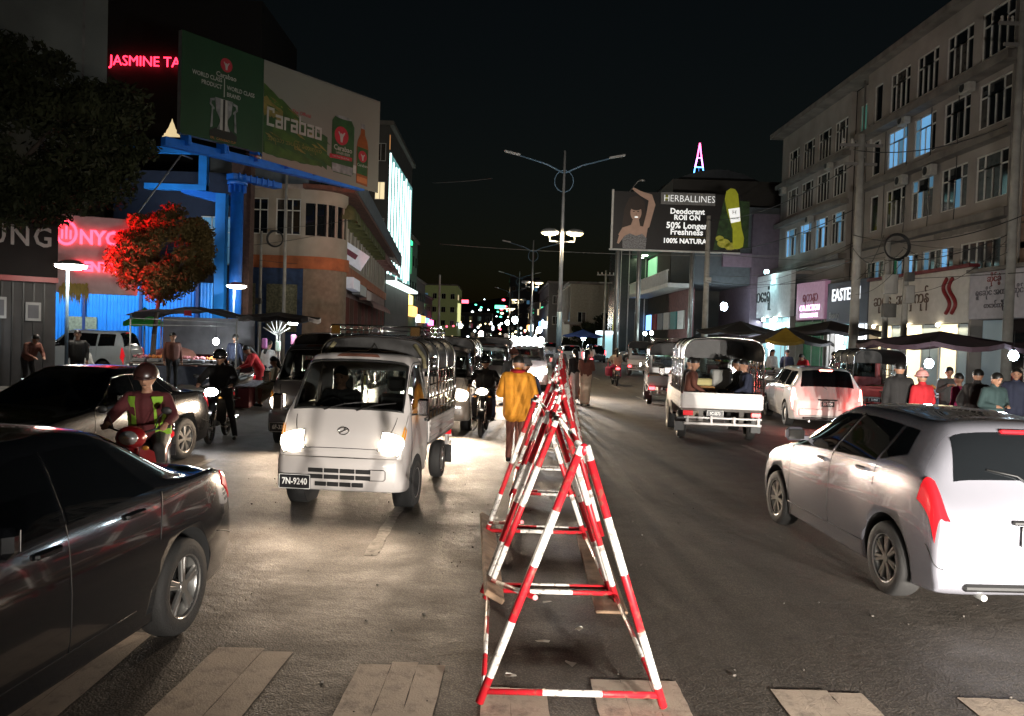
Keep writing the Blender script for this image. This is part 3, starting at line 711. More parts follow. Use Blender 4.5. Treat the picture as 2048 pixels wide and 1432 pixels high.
    b = MB(); b.box((0, 1.84, .38), (1.36, .10, .05), bev=.01); b.box((0, 1.86, .49), (1.36, .03, .03))
    for x in (-.62, -.2, .2, .62): b.box((x, 1.80, .44), (.04, .20, .16))
    b.build('rear_step', pm, t)
    for sx in (-1, 1):
        b = MB(); b.box((sx*.60, 1.735, .56), (.18, .04, .09), bev=.01); b.build('tail_light', tailm or M_TAIL, t)
    plate(t, ptxt, (.12, 1.745, .56), math.pi, .3, .13)
    # canopy: chrome hoops, tarpaulin, side racks
    A = arch(.70, 1.56, 1.72, 1.985); y0, y1 = -.30, 1.72
    b = MB(); b.smooth = True; ny = 12; P = []
    for j in range(ny+1):
        y = y0+(y1-y0)*j/ny; sag = .012*math.sin(j*math.pi/ny*4)**2
        P.append([(x, y, z-(sag if abs(x) < .5 else 0)) for x, z in A])
    b.grid(P); b.grid([[(x*.985, y, z-.012) for (x, y, z) in row] for row in P]); b.build('tarpaulin', M_TARP, t)
    b = MB(); b.smooth = True; b.poly([(x*.985, y0+.015, z) for x, z in A]); b.build('canopy_front', M_TARP, t)
    if decor:
        b = MB(); og = [(-.50, 1.60), (-.44, 1.70), (-.38, 1.775), (-.30, 1.80), (-.10, 1.80), (-.04, 1.83), (0, 1.90)]; og = og+[(-x, z) for x, z in og[::-1][1:]]
        b.tube([(x, y0-.005, z) for x, z in og], .006, 5); b.build('ogee_trim', M_CHROME, t)
        for sx in (-1, 1):
            b = MB(); b.tube([(sx*.665, y0-.006, 1.60), (sx*.64, y0-.006, 1.74), (sx*.52, y0-.006, 1.90)], .028, 6); b.build('tarp_strap', M_TARPT, t)
    for y in (y0, .37, 1.04, y1+.01):
        b = MB(); b.tube([(.712*sx0 if abs(sx0) == 1 else sx0, y, z) for sx0, z in [(-1, .92)]+[(x*1.012, z+.008) for x, z in A]+[(1, .92)]], .014, 6); b.build('hoop', M_CHROME, t)
    for sx in (-1, 1):
        b = MB(); x = sx*.725
        for z in (1.05, 1.22, 1.39, 1.56): b.tube([(x, y0, z), (x, y1, z)], .012, 5)
        for k in range(9): b.tube([(x+sx*.006, y0+(y1-y0)*k/8, .93), (x+sx*.006, y0+(y1-y0)*k/8, 1.58)], .011, 5)
        b.build('side_rack', M_CHROME, t)
        b = MB()
        for z in (1.62, 1.74): b.tube([(x*.99, y0+.02, z), (x*.99, y0+.40, z)], .012, 5)
        for k in range(4): b.tube([(x*.99, y0+.03+k*.12, 1.62), (x*.99, y0+.03+k*.12, 1.74)], .010, 5)
        b.build('corner_rail', M_CHROME, t)
    b = MB(); b.smooth = True; b.grid([[(x*1.004, y1-.06+j*.06, z+.004) for x, z in arch(.70, 1.50, 1.72, 1.985)] for j in range(2)]); b.build('tarp_hem', M_TARPT, t)
    if top:
        tx = .58; z0, z1 = 2.005, 2.125
        b = MB()
        for z in (z0, (z0+z1)/2, z1): b.tube([(-tx, y0+.02, z), (tx, y0+.02, z), (tx, y1-.2, z), (-tx, y1-.2, z)], .010, 5, True)
        for k in range(7): 
            for sx in (-1, 1): b.tube([(sx*tx, y0+.02+(y1-y0-.22)*k/6, z0-.03), (sx*tx, y0+.02+(y1-y0-.22)*k/6, z1)], .010, 5)
        for x in (-.08, .08): b.tube([(x, y0+.02, z0), (x, y0+.02, z1)], .012, 5)
        rg = [(math.cos(2*math.pi*k/16)*.045, y0+.005, (z0+z1)/2+math.sin(2*math.pi*k/16)*.045) for k in range(16)]; b.tube(rg, .007, 5, True)
        r_ = b.build('roof_rack', M_CHROME, t)
        for sx in (-1, 1):
            b = MB(); b.box((sx*(tx-.06), y0+.012, (z0+z1)/2), (.13, .02, .12), bev=.006); b.build('corner_plate', M_CHROME, r_)
        b = MB(); b.cyl((0, y0+.0, (z0+z1)/2), (0, y0+.012, (z0+z1)/2), .03, n=14); b.build('badge', M_BLACK, r_)
    return t
# ---------------------------------------------------------------- motorbikes
def make_bike(label, loc, rz, col, lit=0, headm=None, tail_lit=False, lean=0, basket=False, group='motorbikes in the traffic', hl=(1, .9, .75)):
    t = empty('motorbike', loc, rz, label, 'motorbike', group); t.rotation_euler.y = lean
    pm = paint('bike_%02x%02x%02x' % tuple(int(c*255) for c in col), col, .1, .3)
    for y, nm in ((-.62, 0), (.62, 1)):
        b = MB(); r = .285; b.lathe([(r*.84, -.03), (r*.92, -.04), (r, -.02), (r, .02), (r*.92, .04), (r*.84, .03), (r*.84, -.03)], axis='x', n=26)
        w = b.build('wheel', M_TYRE, t, (0, y, r))
        b = MB(); b.tube([(0, math.cos(2*math.pi*k/24)*r*.83, math.sin(2*math.pi*k/24)*r*.83) for k in range(24)], .014, 5, True)
        b.cyl((-.05, 0, 0), (.05, 0, 0), .045, n=10)
        for k in range(12):
            a = 2*math.pi*k/12; b.tube([(.02*(-1)**k, 0, 0), (0, math.cos(a)*r*.83, math.sin(a)*r*.83)], .003, 3)
        b.build('rim', M_CHROME, w)
    b = MB()
    for sx in (-1, 1): b.tube([(sx*.075, -.62, .285), (sx*.075, -.50, .62), (sx*.06, -.44, .80)], .021, 7)
    b.build('fork', M_CHROME, t)
    b = MB(); b.smooth = True
    P = []
    for k in range(9):
        a = R(20+k*15); P.append([(x, -.62-math.cos(a)*.315*1, .285+math.sin(a)*.315-abs(x)*.25) for x in (-.055, -.03, 0, .03, .055)])
    b.grid(P); b.build('front_mudguard', pm, t)
    b = MB(); b.tube([(-.34, -.30, 1.0), (-.26, -.33, .99), (-.10, -.40, .94), (.10, -.40, .94), (.26, -.33, .99), (.34, -.30, 1.0)], .012, 6)
    for sx in (-1, 1): b.tube([(sx*.22, -.345, .985), (sx*.34, -.30, 1.0)], .019, 6)
    b.build('handlebar', M_BLACK, t)
    for sx in (-1, 1):
        b = MB(); b.tube([(sx*.2, -.36, .98), (sx*.24, -.36, 1.10), (sx*.28, -.36, 1.15)], .006, 5); b.ell((sx*.31, -.36, 1.17), (.055, .015, .04), 10, 6); b.build('mirror', M_BLACK, t)
        b = MB(); b.ell((sx*.15, -.50, .80), (.035, .035, .025), 8, 6); b.build('indicator', M_AMBER, t)
    b = MB(); b.ell((0, -.46, .90), (.15, .13, .12), 14, 8); b.build('headlamp_cowl', pm, t)
    b = MB(); b.ell((0, -.545, .905), (.115 if lit else .10, .06, .075), 14, 8); b.build('headlight', headm or M_HEADON if lit else M_HEAD, t)
    # leg shield, central body, seat
    b = MB(); b.smooth = True
    for sx in (-1, 1):
        b.grid([[(sx*(.04), -.42, .82), (sx*.10, -.40, .80), (sx*.19, -.33, .74)], [(sx*.04, -.40, .62), (sx*.13, -.36, .60), (sx*.21, -.28, .56)], [(sx*.04, -.33, .42), (sx*.12, -.28, .40), (sx*.18, -.20, .36)], [(sx*.04, -.22, .32), (sx*.08, -.18, .31), (sx*.12, -.12, .30)]])
    b.build('leg_shield', pm, t)
    b = MB(); b.box((0, -.40, .62), (.14, .07, .36), M=Matrix.Rotation(-.2, 3, 'X'), bev=.03); b.build('front_cowl', pm, t)
    b = MB(); b.box((0, .0, .42), (.24, .36, .24), bev=.05); b.cyl((-.13, -.02, .36), (.13, -.02, .36), .075, n=14); b.box((0, -.18, .34), (.16, .18, .14), bev=.03); b.build('engine', mat('engine_grey', (.16, .16, .16), .45, metal=.7), t)
    b = MB(); b.smooth = True
    for sx in (-1, 1):
        b.grid([[(sx*.05, .02, .70), (sx*.11, .10, .66), (sx*.12, .10, .52), (sx*.08, .06, .46)], [(sx*.06, .35, .72), (sx*.125, .36, .68), (sx*.135, .36, .54), (sx*.10, .34, .50)], [(sx*.05, .70, .78), (sx*.09, .72, .75), (sx*.09, .72, .66), (sx*.06, .70, .62)], [(sx*.02, .86, .82), (sx*.04, .86, .80), (sx*.04, .86, .76), (sx*.02, .86, .74)]])
    b.build('side_panel', pm, t)
    b = MB(); b.smooth = True; P = []
    for y, w, z in ((-.02, .06, .72), (.06, .11, .765), (.25, .13, .76), (.42, .13, .785), (.60, .12, .82), (.74, .08, .83)):
        P.append([(-w, y, z-.06), (-w*.85, y, z-.005), (0, y, z+.01), (w*.85, y, z-.005), (w, y, z-.06)])
    b.grid(P); b.build('seat', M_BLACK, t)
    b = MB(); b.tube([(-.1, .52, .82), (-.12, .72, .86), (-.08, .86, .88), (.08, .86, .88), (.12, .72, .86), (.1, .52, .82)], .012, 6); b.build('grab_rail', M_CHROME, t)
    b = MB(); b.box((0, .87, .77), (.17, .07, .09), bev=.025); b.build('tail_light', M_TAILON if tail_lit else M_TAIL, t)
    b = MB(); b.smooth = True; P = []
    for k in range(6):
        a = R(35+k*20); P.append([(x, .62+math.cos(a)*.32, .285+math.sin(a)*.32-abs(x)*.2) for x in (-.06, 0, .06)])
    b.grid(P); b.build('rear_mudguard', M_BLACK, t)
    plate(t, '4Q-21836', (0, .90, .58), math.pi, .20, .14)
    b = MB(); b.tube([(.08, -.1, .26), (.12, .1, .22), (.14, .30, .25)], .016, 6); b.cyl((.14, .28, .25), (.15, .82, .33), .045, .05, n=12); b.build('exhaust', M_CHROME, t)
    b = MB()
    for sx in (-1, 1): b.tube([(sx*.09, .62, .285), (sx*.09, .30, .36)], .018, 5); b.tube([(sx*.10, .62, .30), (sx*.11, .52, .66)], .022, 6); b.tube([(sx*.10, .05, .28), (sx*.26, .03, .28)], .014, 5)
    b.build('swing_arm', M_STEEL, t)
    b = MB(); b.tube([(-.12, .05, .26), (-.16, .10, .10), (-.24, .14, .02)], .011, 5); b.build('kick_stand', M_STEEL, t)
    if basket:
        b = MB()
        for z, k in ((.78, .8), (.88, .9), (.98, 1)): b.tube([(-.17*k, -.76, z), (.17*k, -.76, z), (.17*k, -.52, z), (-.17*k, -.52, z)], .006, 4, True)
        for k in range(6):
            x = -.17+.068*k; b.tube([(x*.8, -.76, .78), (x, -.76, .98)], .004, 3); b.tube([(x*.8, -.52, .78), (x, -.52, .98)], .004, 3)
        b.build('front_basket', M_CHROME, t)
    if lit: light('headlamp_beam', 'SPOT', (0, -.63, .905), lit, hl, .06, t, (R(-84), 0, 0), 110, .9)
    return t

# ---------------------------------------------------------------- people
M_SKIN = mat('skin', (.36, .19, .12), .55, var=.06)
M_HAIR = mat('black_hair', (.008, .007, .006), .45)
def cloth(name, col): return mat('cloth_'+name, col, .85, var=.12, vs=9, bump=.35, bs=22)
def capsule(b, p0, p1, r0, r1, n=10):
    p0, p1 = Vector(p0), Vector(p1); d = p1-p0; L = d.length; d = d/L if L > 1e-6 else Vector((0, 0, 1))
    a = d.orthogonal().normalized(); c = d.cross(a); k = len(b.v); rows = []
    for i in range(5): t = math.pi/2*(i/4); rows.append((p0-d*r0*math.cos(t), r0*math.sin(t)))
    for i in range(5): t = math.pi/2*(i/4); rows.append((p1+d*r1*math.sin(t), r1*math.cos(t)))
    for p, r in rows:
        for j in range(n):
            t = 2*math.pi*j/n; b.v.append(p+(a*math.cos(t)+c*math.sin(t))*max(r, 1e-4))
    for i in range(len(rows)-1):
        for j in range(n): b.face((k+i*n+j, k+i*n+(j+1) % n, k+(i+1)*n+(j+1) % n, k+(i+1)*n+j))
POSES = {
 'stand': dict(pelvis=(0,0,.93), chest=(0,0,1.30), neck=(0,0,1.44), head=(0,-.02,1.585), sh=.185, eL=(.25,.02,1.10), wL=(.25,-.06,.86), eR=(-.25,.02,1.10), wR=(-.25,-.06,.86), kL=(.10,-.02,.50), aL=(.11,.02,.09), kR=(-.10,-.02,.50), aR=(-.11,.02,.09)),
 'walk': dict(pelvis=(0,0,.92), chest=(0,-.03,1.29), neck=(0,-.04,1.43), head=(0,-.07,1.575), sh=.185, eL=(.25,.09,1.10), wL=(.24,.0,.88), eR=(-.25,-.07,1.10), wR=(-.22,-.22,.93), kL=(.09,-.14,.52), aL=(.09,-.14,.10), kR=(-.10,.03,.50), aR=(-.09,.22,.14)),
 'carry': dict(pelvis=(0,0,.92), chest=(0,-.02,1.30), neck=(0,-.03,1.44), head=(0,-.08,1.57), sh=.19, eL=(.27,-.02,1.10), wL=(.13,-.22,1.08), eR=(-.27,-.02,1.10), wR=(-.13,-.22,1.08), kL=(.10,-.06,.50), aL=(.11,-.03,.09), kR=(-.10,.0,.50), aR=(-.10,.10,.10)),
 'phone': dict(pelvis=(0,0,.92), chest=(0,-.02,1.30), neck=(0,-.03,1.44), head=(0,-.07,1.575), sh=.18, eL=(.22,-.08,1.12), wL=(.10,-.26,1.25), eR=(-.22,-.08,1.12), wR=(-.06,-.26,1.25), kL=(.10,-.03,.50), aL=(.10,.0,.09), kR=(-.09,.02,.50), aR=(-.10,.04,.09)),
 'ride': dict(pelvis=(0,.22,.86), chest=(0,.10,1.20), neck=(0,.06,1.34), head=(0,.02,1.485), sh=.19, eL=(.30,-.06,1.08), wL=(.29,-.27,1.02), eR=(-.30,-.06,1.08), wR=(-.29,-.27,1.02), kL=(.20,-.20,.76), aL=(.19,.0,.36), kR=(-.20,-.20,.76), aR=(-.19,.0,.36)),
 'foot': dict(pelvis=(0,.22,.86), chest=(0,.12,1.21), neck=(0,.08,1.35), head=(0,.04,1.495), sh=.19, eL=(.31,-.06,1.08), wL=(.29,-.27,1.02), eR=(-.31,-.06,1.08), wR=(-.29,-.27,1.02), kL=(.24,-.06,.52), aL=(.30,.0,.09), kR=(-.20,-.20,.76), aR=(-.19,.0,.36)),
 'pillion': dict(pelvis=(0,.50,.90), chest=(0,.44,1.25), neck=(0,.42,1.39), head=(0,.39,1.53), sh=.17, eL=(.22,.30,1.08), wL=(.14,.16,1.0), eR=(-.22,.30,1.08), wR=(-.14,.16,1.0), kL=(.20,.10,.80), aL=(.20,.25,.42), kR=(-.20,.10,.80), aR=(-.20,.25,.42)),
 'sit': dict(pelvis=(0,.10,.56), chest=(0,.06,.92), neck=(0,.04,1.06), head=(0,.0,1.20), sh=.18, eL=(.24,.0,.72), wL=(.14,-.20,.60), eR=(-.24,.0,.72), wR=(-.14,-.20,.60), kL=(.11,-.34,.54), aL=(.11,-.32,.10), kR=(-.11,-.34,.54), aR=(-.11,-.32,.10)),
 'drive': dict(pelvis=(0,.14,.56), chest=(0,.12,.94), neck=(0,.10,1.08), head=(0,.06,1.22), sh=.19, eL=(.25,-.05,.78), wL=(.14,-.26,.84), eR=(-.25,-.05,.78), wR=(-.14,-.26,.84), kL=(.12,-.34,.54), aL=(.12,-.36,.16), kR=(-.12,-.34,.54), aR=(-.12,-.36,.16)),
 'bend': dict(pelvis=(0,.10,.92), chest=(0,-.10,1.22), neck=(0,-.19,1.33), head=(0,-.27,1.44), sh=.18, eL=(.23,-.22,1.02), wL=(.14,-.42,.94), eR=(-.23,-.22,1.02), wR=(-.14,-.42,.94), kL=(.10,.02,.50), aL=(.11,.06,.09), kR=(-.10,.04,.50), aR=(-.11,.06,.09)),
}
_bodies = {}
def body_mesh(key, pose, top, bottom, bulk, vox, longyi, sleeve, shoe, jacket_len, bag):
    J = {k: (Vector(v) if not isinstance(v, float) else v) for k, v in POSES[pose].items()}
    prim = []                       # (p0, p1, r0, r1, material)
    SK, TP, BT, SH = 0, 1, 2, 3
    pe, ch, ne, hd = J['pelvis'], J['chest'], J['neck'], J['head']; sw = J['sh']; g = bulk
    ax = (ch-pe).normalized()
    for s in (-1, 1):
        x = Vector((s, 0, 0))
        prim.append((pe+x*.065+ax*.04, ch+x*.085, .112+g, .112+g, TP)); prim.append((ch+x*.06+ax*.02, ch+x*sw*.92+ax*.055, .085+g*.6, .064+g*.6, TP))
        prim.append((pe+x*.06-ax*.02, pe+x*.085+ax*.02, .112, .11, BT))
        if jacket_len: prim.append((pe+x*.065-ax*jacket_len, pe+x*.065+ax*.04, .118+g, .112+g, TP))
        e, w = (J['eL'], J['wL']) if s > 0 else (J['eR'], J['wR']); k, a = (J['kL'], J['aL']) if s > 0 else (J['kR'], J['aR'])
        shd = ch+x*sw+ax*.05
        prim.append((shd, e, .054+g*.7, .046+g*.6, TP)); prim.append((e, e.lerp(w, .93), .044+g*.6, .032+g*.5, TP if sleeve else SK))
        d = (w-e).normalized(); palm = w+d*.055
        prim.append((w, palm, .026, .033, SK))
        fw = Vector((0, 0, 1)).cross(d); fw = fw.normalized() if fw.length > .1 else Vector((0, -1, 0))
        curl = (Vector((0, 0, -1))+d*.3).normalized() if abs(d.z) < .7 else (Vector((-s*.5, -.4, -1))).normalized()
        for q in range(4):
            r0 = palm+fw*(q-1.5)*.019+d*.02; r1 = r0+d*.026*(1, 1.15, 1.1, .85)[q]; r2 = r1+(d*.4+curl).normalized()*.028*(1, 1.1, 1.05, .8)[q]
            prim.append((r0, r1, .0095, .009, SK)); prim.append((r1, r2, .009, .008, SK))
        th = w+d*.02-fw*.03*s; prim.append((w+d*.015, th+d*.01-fw*.014*s, .014, .011, SK)); prim.append((th+d*.01-fw*.014*s, th+d*.045-fw*.02*s+curl*.01, .0105, .009, SK))
        hip = pe+x*.092-ax*.03
        prim.append((hip, k, .095, .066, BT)); prim.append((k, a, .062 if not longyi else .06, .05, BT if not longyi else SK))
        fwd = Vector((s*.12, -1, 0)).normalized() if pose != 'ride' else Vector((s*.05, -1, -.05)).normalized()
        prim.append((a+Vector((0, .03, -.045)), a+Vector((0, 0, -.045))+fwd*.15, .042, .036, SH)); prim.append((a, a+Vector((0, .01, -.03)), .042, .045, SH))
    prim.append((pe+ax*.03+Vector((0, -.012, 0)), ch+Vector((0, -.012, 0)), .112+g, .114+g, TP)); prim.append((pe+ax*.03+Vector((0, .02, 0)), ch+Vector((0, .02, 0)), .10+g, .11+g, TP))
    if longyi:
        m = (J['kL']+J['kR'])/2; f = (J['aL']+J['aR'])/2+Vector((0, 0, .10)); prim.append((pe, m, .14, .135, BT)); prim.append((m, f, .135, .12, BT))
        for s in (-1, 1): prim.append((pe+Vector((s*.06, 0, 0)), f+Vector((s*.06, 0, 0)), .11, .10, BT))
    prim.append((ch+ax*.08, ne+(hd-ne)*.25, .06, .052, SK))
    if jacket_len: prim.append((ch+ax*.09, ne, .075+g*.5, .066+g*.4, TP))
    up = (hd-ne).normalized(); fd = Vector((0, -1, 0)); fd = (fd-up*fd.dot(up)).normalized(); sd = Vector((1, 0, 0))
    prim.append((hd-up*.015+fd*-.015, hd+up*.03-fd*.012, .088, .088, SK)); prim.append((hd+up*.02+fd*.02, hd-up*.04+fd*.03, .07, .062, SK)); prim.append((hd-up*.05+fd*.028, hd-up*.085+fd*.055, .055, .034, SK))
    prim.append((hd+up*.015+fd*.088, hd-up*.022+fd*.104, .010, .015, SK))
    prim.append((hd-up*.058+fd*.082-sd*.018, hd-up*.058+fd*.082+sd*.018, .010, .010, SK))
    for s in (-1, 1):
        prim.append((hd+sd*s*.088+up*.02, hd+sd*s*.09-up*.022, .014, .012, SK)); prim.append((hd+sd*s*.02+up*.035+fd*.076, hd+sd*s*.05+up*.035+fd*.065, .012, .012, SK))
    if bag: prim.append((ch+Vector((0, .17, .0)), pe+Vector((0, .19, .12)), .13, .15, SH))
    b = MB()
    for p0, p1, r0, r1, _ in prim: capsule(b, p0, p1, r0, r1)
    o = b.build('tmp_body', M_SKIN)
    md = o.modifiers.new('r', 'REMESH'); md.mode = 'VOXEL'; md.voxel_size = vox
    sm = o.modifiers.new('s', 'SMOOTH'); sm.factor = .5; sm.iterations = 2
    COL.objects.unlink(o); me = evald(o); bpy.data.objects.remove(o)
    n = len(me.polygons); cen = np.empty(n*3); me.polygons.foreach_get('center', cen); cen = cen.reshape(n, 3)
    best = np.full(n, 1e9); mi = np.zeros(n, int)
    for p0, p1, r0, r1, m in prim:
        p0, p1 = np.array(p0), np.array(p1); d = p1-p0; L2 = max((d*d).sum(), 1e-9)
        u = np.clip(((cen-p0)@d)/L2, 0, 1); dist = np.linalg.norm(cen-(p0+u[:, None]*d), axis=1)-(r0+(r1-r0)*u)
        k = dist < best; best[k] = dist[k]; mi[k] = m
    me.polygons.foreach_set('use_smooth', [True]*n)
    me.update()
    return me, mi.astype(np.int32), (hd, up, fd, sd)
def person(label, pose, loc, rz, top, bottom, bulk=.012, vox=.016, h=1.0, longyi=False, sleeve=True, hair='short', helmet=None, shoe=None, jacket=.0, hat=None, group=None, bag=None, vest=None, skin=None):
    key = (pose, bulk, vox, longyi, sleeve, jacket, bool(bag))
    if key not in _bodies: _bodies[key] = body_mesh(key, pose, top, bottom, bulk, vox, longyi, sleeve, shoe, jacket, bag)
    me, mi, (hd, up, fd, sd) = _bodies[key]; me = me.copy(); me.materials.clear()
    for m in (skin or M_SKIN, top, bottom, shoe or (bag if bag else M_BLACK)): me.materials.append(m)
    me.polygons.foreach_set('material_index', mi); me.update()
    t = bpy.data.objects.new('person', me); COL.objects.link(t); t.location = loc; t.rotation_euler = (0, 0, rz); t.scale = (h, h, h); tag(t, label, 'person', group)
    Mh = Matrix((sd, -fd, up)).transposed()
    if helmet:
        b = MB(); b.smooth = True
        P = []
        for i in range(9):
            ph = R(5+i*11.5)
            P.append([hd+Mh @ Vector((math.sin(ph)*math.cos(a)*.128, math.sin(ph)*math.sin(a)*.145+.008, math.cos(ph)*.135+.025)) for a in [2*math.pi*k/18 for k in range(18)]])
        b.grid(P, True); b.poly([P[0][k] for k in range(18)]); b.box(hd+Mh @ Vector((0, -.135, .035)), (.16, .07, .012), M=Mh); b.build('helmet', helmet, t)
    elif hair:
        b = MB(); b.smooth = True; lo = {'short': 112, 'long': 122}[hair]
        P = []
        for i in range(9):
            ph = R(4+i*(lo-4)/8); row = []
            for k in range(18):
                a = 2*math.pi*k/18; back = (math.sin(a)+1)/2      # +1 at the back of the head
                ph2 = ph*(.55+.45*back**.5)
                row.append(hd+Mh @ Vector((math.sin(ph2)*math.cos(a)*.098, math.sin(ph2)*math.sin(a)*.108+.008, math.cos(ph2)*.112+.022)))
            P.append(row)
        b.grid(P, True); b.poly([P[0][k] for k in range(18)])
        if hair == 'long': capsule(b, hd+Mh @ Vector((0, .085, .0)), hd+Mh @ Vector((0, .12, -.26)), .065, .05)
        b.build('hair', M_HAIR, t)
    if hat:
        b = MB(); b.ell(hd+up*.06-fd*.01, (.115, .125, .10), 14, 8, Mh); b.tube([hd+up*.035+Mh @ Vector((math.cos(2*math.pi*k/16)*.115, math.sin(2*math.pi*k/16)*.122, 0)) for k in range(16)], .022, 6, True); b.ell(hd+up*.17, .035, 8, 6); b.build('knit_hat', hat, t)
    b = MB()
    for s in (-1, 1): b.ell(hd+sd*s*.036+up*.012+fd*.088, (.015, .008, .007), 8, 5, Mh); b.box(hd+sd*s*.036+up*.035+fd*.09, (.036, .008, .007), M=Mh)
    b.box(hd-up*.058+fd*.094, (.04, .006, .009), M=Mh)
    b.build('face_features', mat('eye_dark', (.03, .018, .015), .4), t)
    if vest:
        J = POSES[pose]; ch = Vector(J['chest']); pe = Vector(J['pelvis']); ax = (ch-pe).normalized(); b = MB(); b.smooth = True; P = []
        for i in range(7):
            c = pe.lerp(ch+ax*.09, i/6); w = .195+bulk-(.03 if i == 6 else 0); dp = .135+bulk
            P.append([c+Vector((math.sin(a)*w, math.cos(a)*dp, 0)) for a in [R(-155+310*k/20) for k in range(21)]])
        b.grid(P); b.build('vest', vest, t)
    return t
# ---------------------------------------------------------------- buildings
M_PANE = mat('dark_pane', (.008, .010, .012), .05, spec=.7, coat=.4, var=.1)
M_FRAME = mat('white_window_frame', (.58, .57, .54), .6, var=.12)
M_PANEBLUE = glow('blue_room_and_reflection', (.16, .42, .75), .55)  # serves lit rooms and also sign reflections put in as pane glow
M_PANEBLUE2 = glow('blue_room_and_reflection_dim', (.10, .26, .42), .30)
M_ROOMTEAL = glow('room_light_teal', (.10, .32, .26), .16)
M_ROOMWARM = glow('room_light_warm', (.9, .72, .42), .75)
M_ROOMWHITE = glow('room_light_white', (.80, .92, 1.0), 1.1)
M_INSIDE = mat('unlit_room', (.012, .011, .010), .9)
M_CURT = mat('curtained_pane', (.055, .050, .046), .25, spec=.6, var=.4, vs=5)
_cw = random.Random(4)
def part_window(parent, u0, u1, z0, z1, y, paneM=None, design='seven', fm=None, fw=.055):
    """a framed window in a wall that faces -y; panes are its sub-parts"""
    w, h = u1-u0, z1-z0; fm = fm or M_FRAME
    cells = []
    if design == 'seven':
        ht = h*.30
        cells = [(w*k/4, w*(k+1)/4, 0, h-ht) for k in range(4)]+[(0, w/4, h-ht, h), (w/4, w*3/4, h-ht, h), (w*3/4, w, h-ht, h)]
    elif design == 'slats': cells = [(w*k/5, w*(k+1)/5, 0, h) for k in range(5)]
    elif design == 'two': cells = [(0, w/2, 0, h), (w/2, w, 0, h)]
    elif design == 'six': cells = [(w*i/3, w*(i+1)/3, h*.68*j, h*.68+h*.32*j) for j in (0, 1) for i in range(3)]
    else: cells = [(0, w, 0, h)]
    b = MB(); seen = set()
    for (a, c, p, q) in cells:
        for s in ((a, a, p, q), (c, c, p, q), (a, c, p, p), (a, c, q, q)):
            k = tuple(round(v, 3) for v in s)
            if k in seen: continue
            seen.add(k)
            if s[0] == s[1]: b.b2(s[0]-fw/2, s[0]+fw/2, -.05, .05, s[2], s[3])
            else: b.b2(s[0]-fw/2-.004, s[1]+fw/2+.004, -.054, .046, s[2]-fw/2, s[2]+fw/2)
    o = b.build('window', fm, parent, (u0, y, z0))
    for i, (a, c, p, q) in enumerate(cells):
        b = MB(); b.b2(a+fw/2, c-fw/2, -.006, .006, p+fw/2, q-fw/2)
        m = paneM[i % len(paneM)] if isinstance(paneM, (list, tuple)) else (paneM or M_PANE)
        if m is M_PANE and _cw.random() < .22: m = M_CURT
        b.build('pane', m, o)
    return o
def facade(parent, L, zb, zt, rows, wm, y=0, th=.3, x0=0, name='wall'):
    """wall of piers and spandrels with real openings; rows: (z0,z1,[(u0,u1,mat,design)...])"""
    b = MB(); z = zb
    for (z0, z1, ws) in rows:
        if z0 > z: b.b2(x0, x0+L, y, y+th, z, z0)
        u = x0
        for wdef in ws:
            if wdef[0] > u: b.b2(u, wdef[0], y, y+th, z0, z1)
            u = wdef[1]
        if u < x0+L: b.b2(u, x0+L, y, y+th, z0, z1)
        z = z1
    if z < zt: b.b2(x0, x0+L, y, y+th, z, zt)
    b.build(name, wm, parent)
    for (z0, z1, ws) in rows:
        for wdef in ws: part_window(parent, wdef[0]+.03, wdef[1]-.03, z0+.03, z1-.03, y+.10, wdef[2] if len(wdef) > 2 else None, wdef[3] if len(wdef) > 3 else 'seven')
def pr(parent, name, pts, m, y, th=.006):
    b = MB(); b.prism(pts, 'y', y-th, y); return fixn(b.build(name, m, parent))
def disc(cx, cz, rx, rz=None, n=24, a0=0, a1=360):
    rz = rz or rx; return [(cx+math.cos(R(a0+(a1-a0)*k/n))*rx, cz+math.sin(R(a0+(a1-a0)*k/n))*rz) for k in range(n if a1-a0 == 360 else n+1)]

# right: four-storey shop building
M_RB = mat('grey_beige_render', (.29, .265, .245), .9, var=.22, vs=.6, bump=.25, bs=10)
M_RB2 = mat('stained_ledge', (.17, .155, .14), .9, var=.35, vs=1.2, bump=.3, bs=8)
rb = empty('shop_building', (20, 58, 0), R(-90), 'long grey beige four-storey building with rows of seven-pane windows', 'building')
D, Bl, B2, Tl = M_PANE, M_PANEBLUE, M_PANEBLUE2, M_ROOMTEAL
lw = [(1.3, 3.3), (3.95, 5.95), (6.55, 8.55), (9.1, 10.95)]
_lr = [(8.2, 10.1, [(a, c, m) for (a, c), m in zip(lw, ([Bl, B2, D, B2, Bl, B2, D], [B2, Bl, D, D, Bl, Bl, B2], [B2, D, Bl, D, B2, Bl, D], [D, D, B2, D, D, B2, D]))]),  # blue panes in this row: neon reflections put into the pane glow
       (11.1, 12.9, [(a, c, D) for a, c in lw]), (13.8, 15.6, [(a, c, D) for a, c in lw])]
facade(rb, 11.3, 5.2, 16.9, _lr, M_RB)
facade(rb, 2.9, 5.2, 16.9, [(7.9, 10.0, [(11.75, 12.6, D, 'one'), (13.0, 13.85, D, 'one')]), (11.0, 12.9, [(11.75, 12.6, D, 'one'), (13.0, 13.85, D, 'one')]), (13.8, 15.9, [(11.75, 12.6, Tl, 'one'), (13.0, 13.85, Tl, 'one')])], M_RB, y=.35, x0=11.3)
rw = [(15.0, 15.9, D, 'one'), (16.75, 18.75), (19.35, 21.3), (21.95, 24.0), (24.6, 26.75)]
W8 = M_ROOMWHITE
